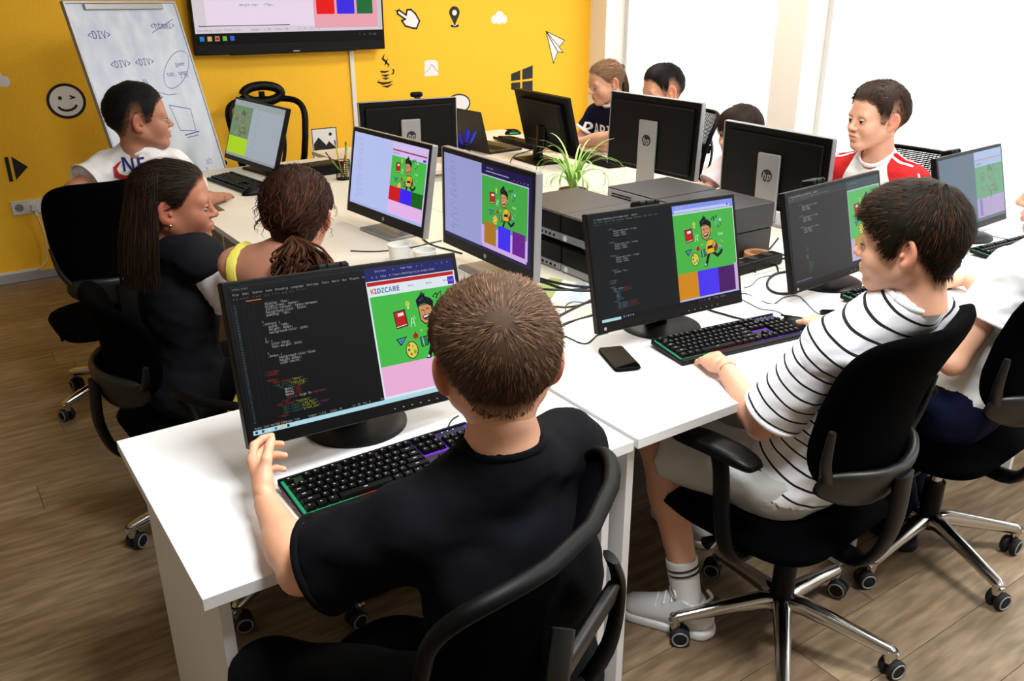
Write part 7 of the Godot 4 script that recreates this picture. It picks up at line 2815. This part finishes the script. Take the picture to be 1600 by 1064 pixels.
func girl_navy() -> void:
	var skin := Color(0.87, 0.66, 0.55)
	var hair := Color(0.45, 0.34, 0.25)
	var J := person("girl with a ponytail in a navy shirt with white lettering, looking down", {
		"hip": [3.48, 0.52, -3.02], "chest": [3.46, 0.78, -3.01], "neck": [3.435, 0.995, -3.0], "head": [3.37, 1.14, -3.0],
		"sL": [3.42, 0.925, -2.855], "sR": [3.42, 0.925, -3.145], "eL": [3.3, 0.78, -2.78], "eR": [3.33, 0.76, -3.2], "wL": [3.16, 0.785, -2.9], "wR": [3.12, 0.785, -3.22],
		"kL": [3.1, 0.54, -2.9], "kR": [3.1, 0.54, -3.12], "aL": [3.15, 0.08, -2.9], "aR": [3.15, 0.08, -3.12], "fL": [-1, 0, 0], "fR": [-1, 0, 0],
		"look": [1.33, -0.28, 0.0], "skin": skin, "hair": hair, "hs": 1.1, "m": 0.95, "lid": 0.12, "gaze": -0.3,
		"hL": ["flat", [-1, -0.1, -0.2], [0, -1, 0]], "hR": ["mouse", [-1, -0.1, 0], [0, -1, 0]]})
	var wm := cloth("white_rib", Color(0.92, 0.92, 0.93))
	var F := shirt(J, cloth("shirt_navy", Color(0.055, 0.06, 0.17)), {"e": 0.012, "sleeve": 0.62, "flare": 0.012, "collar": wm, "neck": 0.066, "neck_fwd": 0.018, "dip": 0.015})
	var fr := aim(J.chest + J.up * 0.075 + J.fwd * 0.25, J.fwd, J.up)
	stamp(F, flat_text("PARIS", 0.1), fr * T(Vector3(-0.005, 0, 0)), M.sticker_white, J.shirt, "print_letters")
	stamp(F, flat_poly(disc(0, 0, 0.03, 20, 0.016), 0.012), fr * T(Vector3(-0.07, -0.075, 0)), mat("print_lilac", Color(0.3, 0.32, 0.55), 0.8), J.shirt, "print_mark")
	stamp(F, flat_poly(disc(0, 0, 0.03, 20, 0.016), 0.012), fr * T(Vector3(0.02, -0.075, 0)), M.print_lilac, J.shirt, "print_mark")
	for s in ["L", "R"]:
		var p: Vector3 = J["s" + s]
		var q: Vector3 = J["e" + s]
		var c := p.lerp(q, 0.6)
		var d := (q - p).normalized()
		var sx := d.cross(Vector3.UP).normalized()
		var sz := d.cross(sx)
		var pts := []
		for i in 25:
			pts.append(c + (sx * cos(TAU * i / 24) + sz * sin(TAU * i / 24)) * (0.046 * J.m + 0.012 + 0.0115))
		var b := MB.new()
		b.tube(pts, 0.007, 8, false, Vector2(0.5, 1.5))
		part("sleeve_trim", b, wm, J.shirt)
	trousers(J, M.trousers_black)
	for s in ["L", "R"]:
		shoe(J, s, Vector3(-1, 0, 0), M.black_matt, M.rubber)
	hair_part(J, hair_cap(J.hx, "girl", hair, skin, 0.007, 0.004, 2500, 0.05, 23, Color(0.62, 0.5, 0.38), 0.0012))
	var b := MB.new()
	var r2 := RandomNumberGenerator.new()
	r2.seed = 8
	var g: Vector3 = J.hx * Vector3(0.0, 0.045, 0.112)
	var back: Vector3 = (J.hx.basis * Vector3(0, 0, 1)).normalized()
	for k in 60:
		var o := Vector3(r2.randf() - 0.5, r2.randf() - 0.5, r2.randf() - 0.5)
		var pts := []
		for i in 10:
			var f := i / 9.0
			pts.append(g + back * (0.035 * sin(f * 2.2)) + Vector3(0, -0.24 * f, 0) + o * 0.04 * sin(minf(1.0, f * 2.0) * PI / 2))
		lock(b, pts, 0.006, lin(Color(0.3, 0.22, 0.16)) * r2.randf_range(0.7, 1.3), 5)
	hair_part(J, b, "ponytail")
	b = MB.new()
	b.sphere(g, Vector3(0.02, 0.02, 0.02))
	part("hair_tie", b, M.black_matt, J.t)

func boy_window() -> void:
	var skin := Color(0.84, 0.62, 0.5)
	var hair := Color(0.05, 0.045, 0.045)
	var J := person("boy with short black hair, face half hidden by the middle monitor back", {
		"hip": [3.37, 0.54, -2.36], "chest": [3.35, 0.8, -2.37], "neck": [3.315, 1.015, -2.38], "head": [3.25, 1.15, -2.38],
		"sL": [3.31, 0.94, -2.22], "sR": [3.3, 0.94, -2.53], "eL": [3.24, 0.775, -2.2], "eR": [3.21, 0.86, -2.73], "wL": [3.13, 0.785, -2.42], "wR": [3.07, 0.8, -2.96],
		"kL": [3.0, 0.54, -2.25], "kR": [3.0, 0.54, -2.48], "aL": [3.05, 0.08, -2.25], "aR": [3.05, 0.08, -2.48], "fL": [-1, 0, 0], "fR": [-1, 0, 0],
		"look": [1.3, -0.2, 0.0], "skin": skin, "hair": hair, "hs": 1.1, "m": 1.0, "lid": 0.2, "gaze": -0.2,
		"hL": ["type", [-0.9, -0.1, -0.4], [0, -1, 0]], "hR": ["flat", [-0.8, -0.1, -0.5], [0, -1, 0]]})
	shirt(J, cloth("shirt_dark", Color(0.07, 0.07, 0.08)), {"sleeve": 0.4})
	trousers(J, M.trousers_black)
	for s in ["L", "R"]:
		shoe(J, s, Vector3(-1, 0, 0), M.black_matt, M.rubber)
	hair_part(J, hair_cap(J.hx, "crop", hair, skin, 0.022, 0.006, 2500, 0.018, 17, Color(0.1, 0.09, 0.09)))

func boy_small() -> void:
	var skin := Color(0.88, 0.68, 0.6)
	var hair := Color(0.13, 0.085, 0.07)
	var J := person("small boy with a dark fringe and a white shirt, between two monitor backs", {
		"hip": [3.19, 0.5, -1.66], "chest": [3.18, 0.72, -1.66], "neck": [3.15, 0.895, -1.66], "head": [3.09, 1.025, -1.66],
		"sL": [3.15, 0.83, -1.535], "sR": [3.15, 0.83, -1.785], "eL": [3.06, 0.72, -1.5], "eR": [3.04, 0.72, -1.8], "wL": [2.87, 0.785, -1.56], "wR": [2.86, 0.785, -1.75],
		"kL": [2.85, 0.5, -1.58], "kR": [2.85, 0.5, -1.74], "aL": [2.9, 0.1, -1.58], "aR": [2.9, 0.1, -1.74], "fL": [-1, 0, 0], "fR": [-1, 0, 0],
		"look": [1.5, -0.08, 0.0], "skin": skin, "hair": hair, "hs": 1.04, "m": 0.85, "lid": 0.28,
		"hL": ["flat", [-1, -0.1, -0.1], [0, -1, 0]], "hR": ["flat", [-1, -0.1, 0.1], [0, -1, 0]]})
	var F := shirt(J, cloth("shirt_blush", Color(0.9, 0.86, 0.87)), {"e": 0.014, "sleeve": 0.7, "flare": 0.016, "crease": 0.008})
	# a black strap across the chest
	var pts := []
	for i in 13:
		var f := i / 12.0
		var q: Vector3 = (J.sL.lerp(J.neck, 0.45) + J.up * 0.02).lerp(J.hip - J.right * -0.1, f) + J.fwd * 0.25
		var st := 0.0
		while st < 0.3 and F.sample(q) > 0.003:
			q -= J.fwd * 0.004
			st += 0.004
		pts.append(q)
	var b := MB.new()
	b.tube(pts, 0.012, 6, true, Vector2(1.2, 0.3))
	part("strap", b, M.black_matt, J.shirt)
	var fr := aim(J.chest + J.up * 0.0 + J.fwd * 0.25, J.fwd, J.up)
	for k in 4:
		stamp(F, flat_poly(stroke([-0.05 + 0.02 * k, 0.02, -0.03 + 0.02 * k, -0.02 - 0.006 * k, 0.0 + 0.02 * k, 0.01], 0.007), 0.012), fr, mat("print_grey", Color(0.45, 0.45, 0.48), 0.8), J.shirt, "print_mark")
	trousers(J, M.jeans)
	for s in ["L", "R"]:
		shoe(J, s, Vector3(-1, 0, 0), M.black_matt, M.rubber)
	hair_part(J, hair_cap(J.hx, "bangs", hair, skin, 0.02, 0.013, 5000, 0.045, 27, Color(0.27, 0.18, 0.14)))

func boy_jersey() -> void:
	var skin := Color(0.86, 0.65, 0.54)
	var hair := Color(0.17, 0.12, 0.09)
	var J := person("boy in a white and red football jersey, before the window at the right", {
		"hip": [3.12, 0.54, -0.88], "chest": [3.1, 0.8, -0.88], "neck": [3.06, 1.02, -0.875], "head": [3.0, 1.19, -0.88],
		"sL": [3.06, 0.945, -0.715], "sR": [3.05, 0.945, -1.035], "eL": [3.02, 0.74, -0.63], "eR": [3.0, 0.74, -1.1], "wL": [2.85, 0.785, -0.72], "wR": [2.84, 0.785, -1.0],
		"kL": [2.75, 0.55, -0.78], "kR": [2.75, 0.55, -0.98], "aL": [2.8, 0.1, -0.78], "aR": [2.8, 0.1, -0.98], "fL": [-1, 0, 0], "fR": [-1, 0, 0],
		"look": [1.26, -0.04, 0.0], "skin": skin, "hair": hair, "hs": 1.1, "m": 1.03, "cell": 0.0115, "lid": 0.24, "gaze": -0.12,
		"hL": ["flat", [-1, -0.1, 0.1], [0, -1, 0]], "hR": ["flat", [-1, -0.1, 0.2], [0, -1, 0]]})
	var red := cloth("jersey_red", Color(0.72, 0.04, 0.06))
	var o := {"e": 0.013, "sleeve": 0.85, "flare": 0.016, "own_sleeves": true, "crease": 0.006, "cell": 0.009, "neck": 0.066, "neck_fwd": 0.022, "dip": 0.02, "sleeve_mat": red, "collar": cloth("white_rib", Color(0.92, 0.92, 0.93))}
	var jm := mat("jersey_cloth", Color.WHITE, 0.9)
	var im := canvas(256, 4, Color(0.9, 0.9, 0.89))
	rect(im, 128, 0, 128, 4, Color(0.72, 0.04, 0.06))
	jm.albedo_texture = ImageTexture.create_from_image(im)
	jm.texture_repeat = false
	var up: Vector3 = J.up
	var neck: Vector3 = J.neck
	var right: Vector3 = J.right
	o["uv"] = func(p): return Vector2(clampf(0.5 + (absf((p - neck).dot(right)) - 0.078 - 0.4 * maxf(0.0, (neck - p).dot(up) + 0.0)) * 3.0, 0.01, 0.99), 0.5)
	var F := shirt(J, jm, o)
	# three white stripes from collar to cuff
	for s in ["L", "R"]:
		var k := -1.0 if s == "L" else 1.0
		var G: Field = o["G" + s]
		var p: Vector3 = J["s" + s]
		var q: Vector3 = J["e" + s]
		var d := (q - p).normalized()
		var outw: Vector3 = (J.right * k + J.fwd * 0.45)
		outw = (outw - d * outw.dot(d)).normalized()
		for i in 3:
			var fs := aim(p + outw * 0.15, outw, -d)
			stamp(G, flat_poly(poly([-0.02 + 0.016 * i, 0.05, -0.011 + 0.016 * i, 0.05, -0.011 + 0.016 * i, -0.12, -0.02 + 0.016 * i, -0.12]), 0.012), fs, M.sticker_white, J.shirt, "sleeve_stripe")
		var ft := aim(J.neck.lerp(p, 0.55) + Vector3(0, 0.16, 0), Vector3(0, 1, 0), J.fwd)
		for i in 3:
			stamp(F, flat_poly(poly([-0.085, 0.0 + 0.016 * i, 0.09, 0.0 + 0.016 * i, 0.09, 0.009 + 0.016 * i, -0.085, 0.009 + 0.016 * i]), 0.012), ft * T(Vector3.ZERO, 0, 0, 0.0), M.sticker_white if i != 1 else red, J.shirt, "shoulder_stripe")
		if s == "L":
			var fq := aim(p.lerp(q, 0.68) + outw * 0.15, outw, -d)
			stamp(G, flat_text("QATAR", 0.032), fq, M.sticker_white, J.shirt, "print_letters")
	var fc := aim(J.chest + J.up * 0.07 + J.fwd * 0.25, J.fwd, J.up)
	for i in 3:
		stamp(F, flat_poly(poly([-0.075 + 0.014 * i, -0.012, -0.063 + 0.014 * i, -0.012, -0.066 + 0.014 * i, 0.0 + 0.012 * i, -0.073 + 0.014 * i, 0.004 + 0.012 * i]), 0.02), fc, red, J.shirt, "chest_mark")
	stamp(F, flat_poly(disc(0.07, 0.012, 0.014, 20, 0.017), 0.012), fc, mat("crest_pale", Color(0.8, 0.74, 0.72), 0.8), J.shirt, "crest")
	trousers(J, M.trousers_black)
	for s in ["L", "R"]:
		shoe(J, s, Vector3(-1, 0, 0), M.black_matt, M.rubber)
	hair_part(J, hair_cap(J.hx, "crop", hair, skin, 0.024, 0.003, 6000, 0.026, 31, Color(0.36, 0.26, 0.19)))

func build_cables() -> void:
	for q in [
		["thick black cable running from behind the boy in black to the code screen", 0.004, "cable", [1.119, -0.572, 1.166, -0.598, 1.240, -0.640, 1.315, -0.659, 1.383, -0.666, 1.500, -0.697]],
		["thin black cable looping left of the smartphone", 0.002, "cable", [1.178, -0.614, 1.192, -0.563, 1.195, -0.508, 1.211, -0.491, 1.250, -0.510, 1.275, -0.523, 1.312, -0.521]],
		["black cable under the left computers, uppermost of the three", 0.0045, "cable", [1.440, -1.098, 1.454, -1.027, 1.478, -0.951, 1.514, -0.893, 1.558, -0.862, 1.699, -0.813]],
		["black cable under the left computers, middle one of the three", 0.0045, "cable", [1.411, -1.057, 1.437, -1.005, 1.454, -0.902, 1.524, -0.838, 1.646, -0.785]],
		["black cable under the left computers, lowest of the three", 0.004, "cable", [1.367, -0.981, 1.425, -0.917, 1.490, -0.879, 1.555, -0.875, 1.693, -0.871]],
		["thin black cable crossing the pale desk behind the boy's head", 0.0028, "cable", [1.307, -0.828, 1.343, -0.774, 1.395, -0.759, 1.459, -0.759, 1.513, -0.728]],
		["thin grey cable arching beside the code screen's left edge", 0.0018, "cable_grey", [1.263, -0.729, 1.313, -0.728, 1.358, -0.781, 1.399, -0.797, 1.428, -0.769, 1.468, -0.763]],
		["thick black cable slanting over the pale desk towards the code screen", 0.0038, "cable", [1.203, -0.679, 1.270, -0.711, 1.340, -0.738, 1.425, -0.764, 1.493, -0.784, 1.591, -0.786]],
		["black cable from below the code screen to the lit keyboard", 0.003, "cable", [1.700, -0.524, 1.690, -0.482, 1.697, -0.436, 1.708, -0.382, 1.734, -0.331]],
		["thin grey mouse cable nearer the lit keyboard", 0.0018, "cable_grey", [1.847, -0.499, 1.839, -0.460, 1.828, -0.404, 1.849, -0.369, 1.844, -0.331, 1.803, -0.274]],
		["thin grey cable waving behind the striped boy's hand", 0.0018, "cable_grey", [1.867, -0.538, 1.902, -0.529, 1.906, -0.488, 1.887, -0.427, 1.917, -0.421, 1.982, -0.442, 2.033, -0.430, 2.013, -0.384, 1.960, -0.305, 1.948, -0.259]],
		["thick black cable looped round the foot of the third monitor", 0.0042, "cable", [2.210, -0.614, 2.154, -0.618, 2.083, -0.589, 2.021, -0.541, 1.995, -0.495, 2.007, -0.463, 2.053, -0.446]],
		["black cable hanging beside the right computer stack", 0.0035, "cable", [2.534, -0.923, 2.462, -0.882, 2.365, -0.831, 2.282, -0.806, 2.204, -0.801, 2.164, -0.808]],
		["black cable in the knot, lying straight towards the third monitor", 0.004, "cable", [2.248, -0.838, 2.250, -0.796, 2.260, -0.759, 2.300, -0.731, 2.360, -0.719]],
		["black cable in the knot, bent in an arch", 0.0038, "cable", [2.184, -0.689, 2.252, -0.726, 2.327, -0.763, 2.362, -0.759, 2.381, -0.736]],
		["black cable in the knot, coiled round the tape roll", 0.0032, "cable", [2.115, -0.675, 2.175, -0.716, 2.225, -0.729, 2.253, -0.718, 2.231, -0.677, 2.187, -0.634]],
		["thin grey cable from the second desk's back edge to the code screen", 0.0016, "cable_grey", [2.145, -0.616, 2.109, -0.624, 2.065, -0.620, 1.993, -0.585, 1.952, -0.582]],
		["black cable lying behind the two paper cups", 0.0025, "cable", [1.061, -1.737, 1.112, -1.691, 1.169, -1.661, 1.270, -1.644, 1.349, -1.655, 1.418, -1.663]],
		["black cable curving below the silver edged monitor", 0.003, "cable", [1.373, -1.738, 1.358, -1.669, 1.359, -1.601, 1.374, -1.538, 1.391, -1.462]],
		["thin cable behind the washed-out monitor's foot", 0.002, "cable_grey", [3.295, -0.514, 3.264, -0.453, 3.263, -0.406, 3.286, -0.368]],
		["black cable curling on the far desk before the square monitor foot", 0.003, "cable", [2.940, -3.142, 2.843, -3.101, 2.730, -3.048, 2.627, -2.943, 2.519, -2.804]],
		["black keyboard cable right of the boy in black's neck", 0.002, "cable", [0.688, -0.324, 0.669, -0.317, 0.651, -0.302, 0.635, -0.282, 0.628, -0.265]],
	]:
		var pts := []
		var a: Array = q[3]
		for i in range(0, a.size(), 2):
			# a cable over a desk that is a little higher lies a little higher
			var on := 0.005 if a[i] > 0.954 and a[i] < 1.905 and a[i + 1] > -0.655 and a[i + 1] < 0.0 else 0.0
			pts.append(Vector3(a[i], DESK + on + q[1] + 0.0004, a[i + 1]))
		var b := MB.new()
		b.tube(curve(pts, 6), q[1], 8)
		tag(part("cable", b, M[q[2]]), q[0], "cable", "cables on the desks")
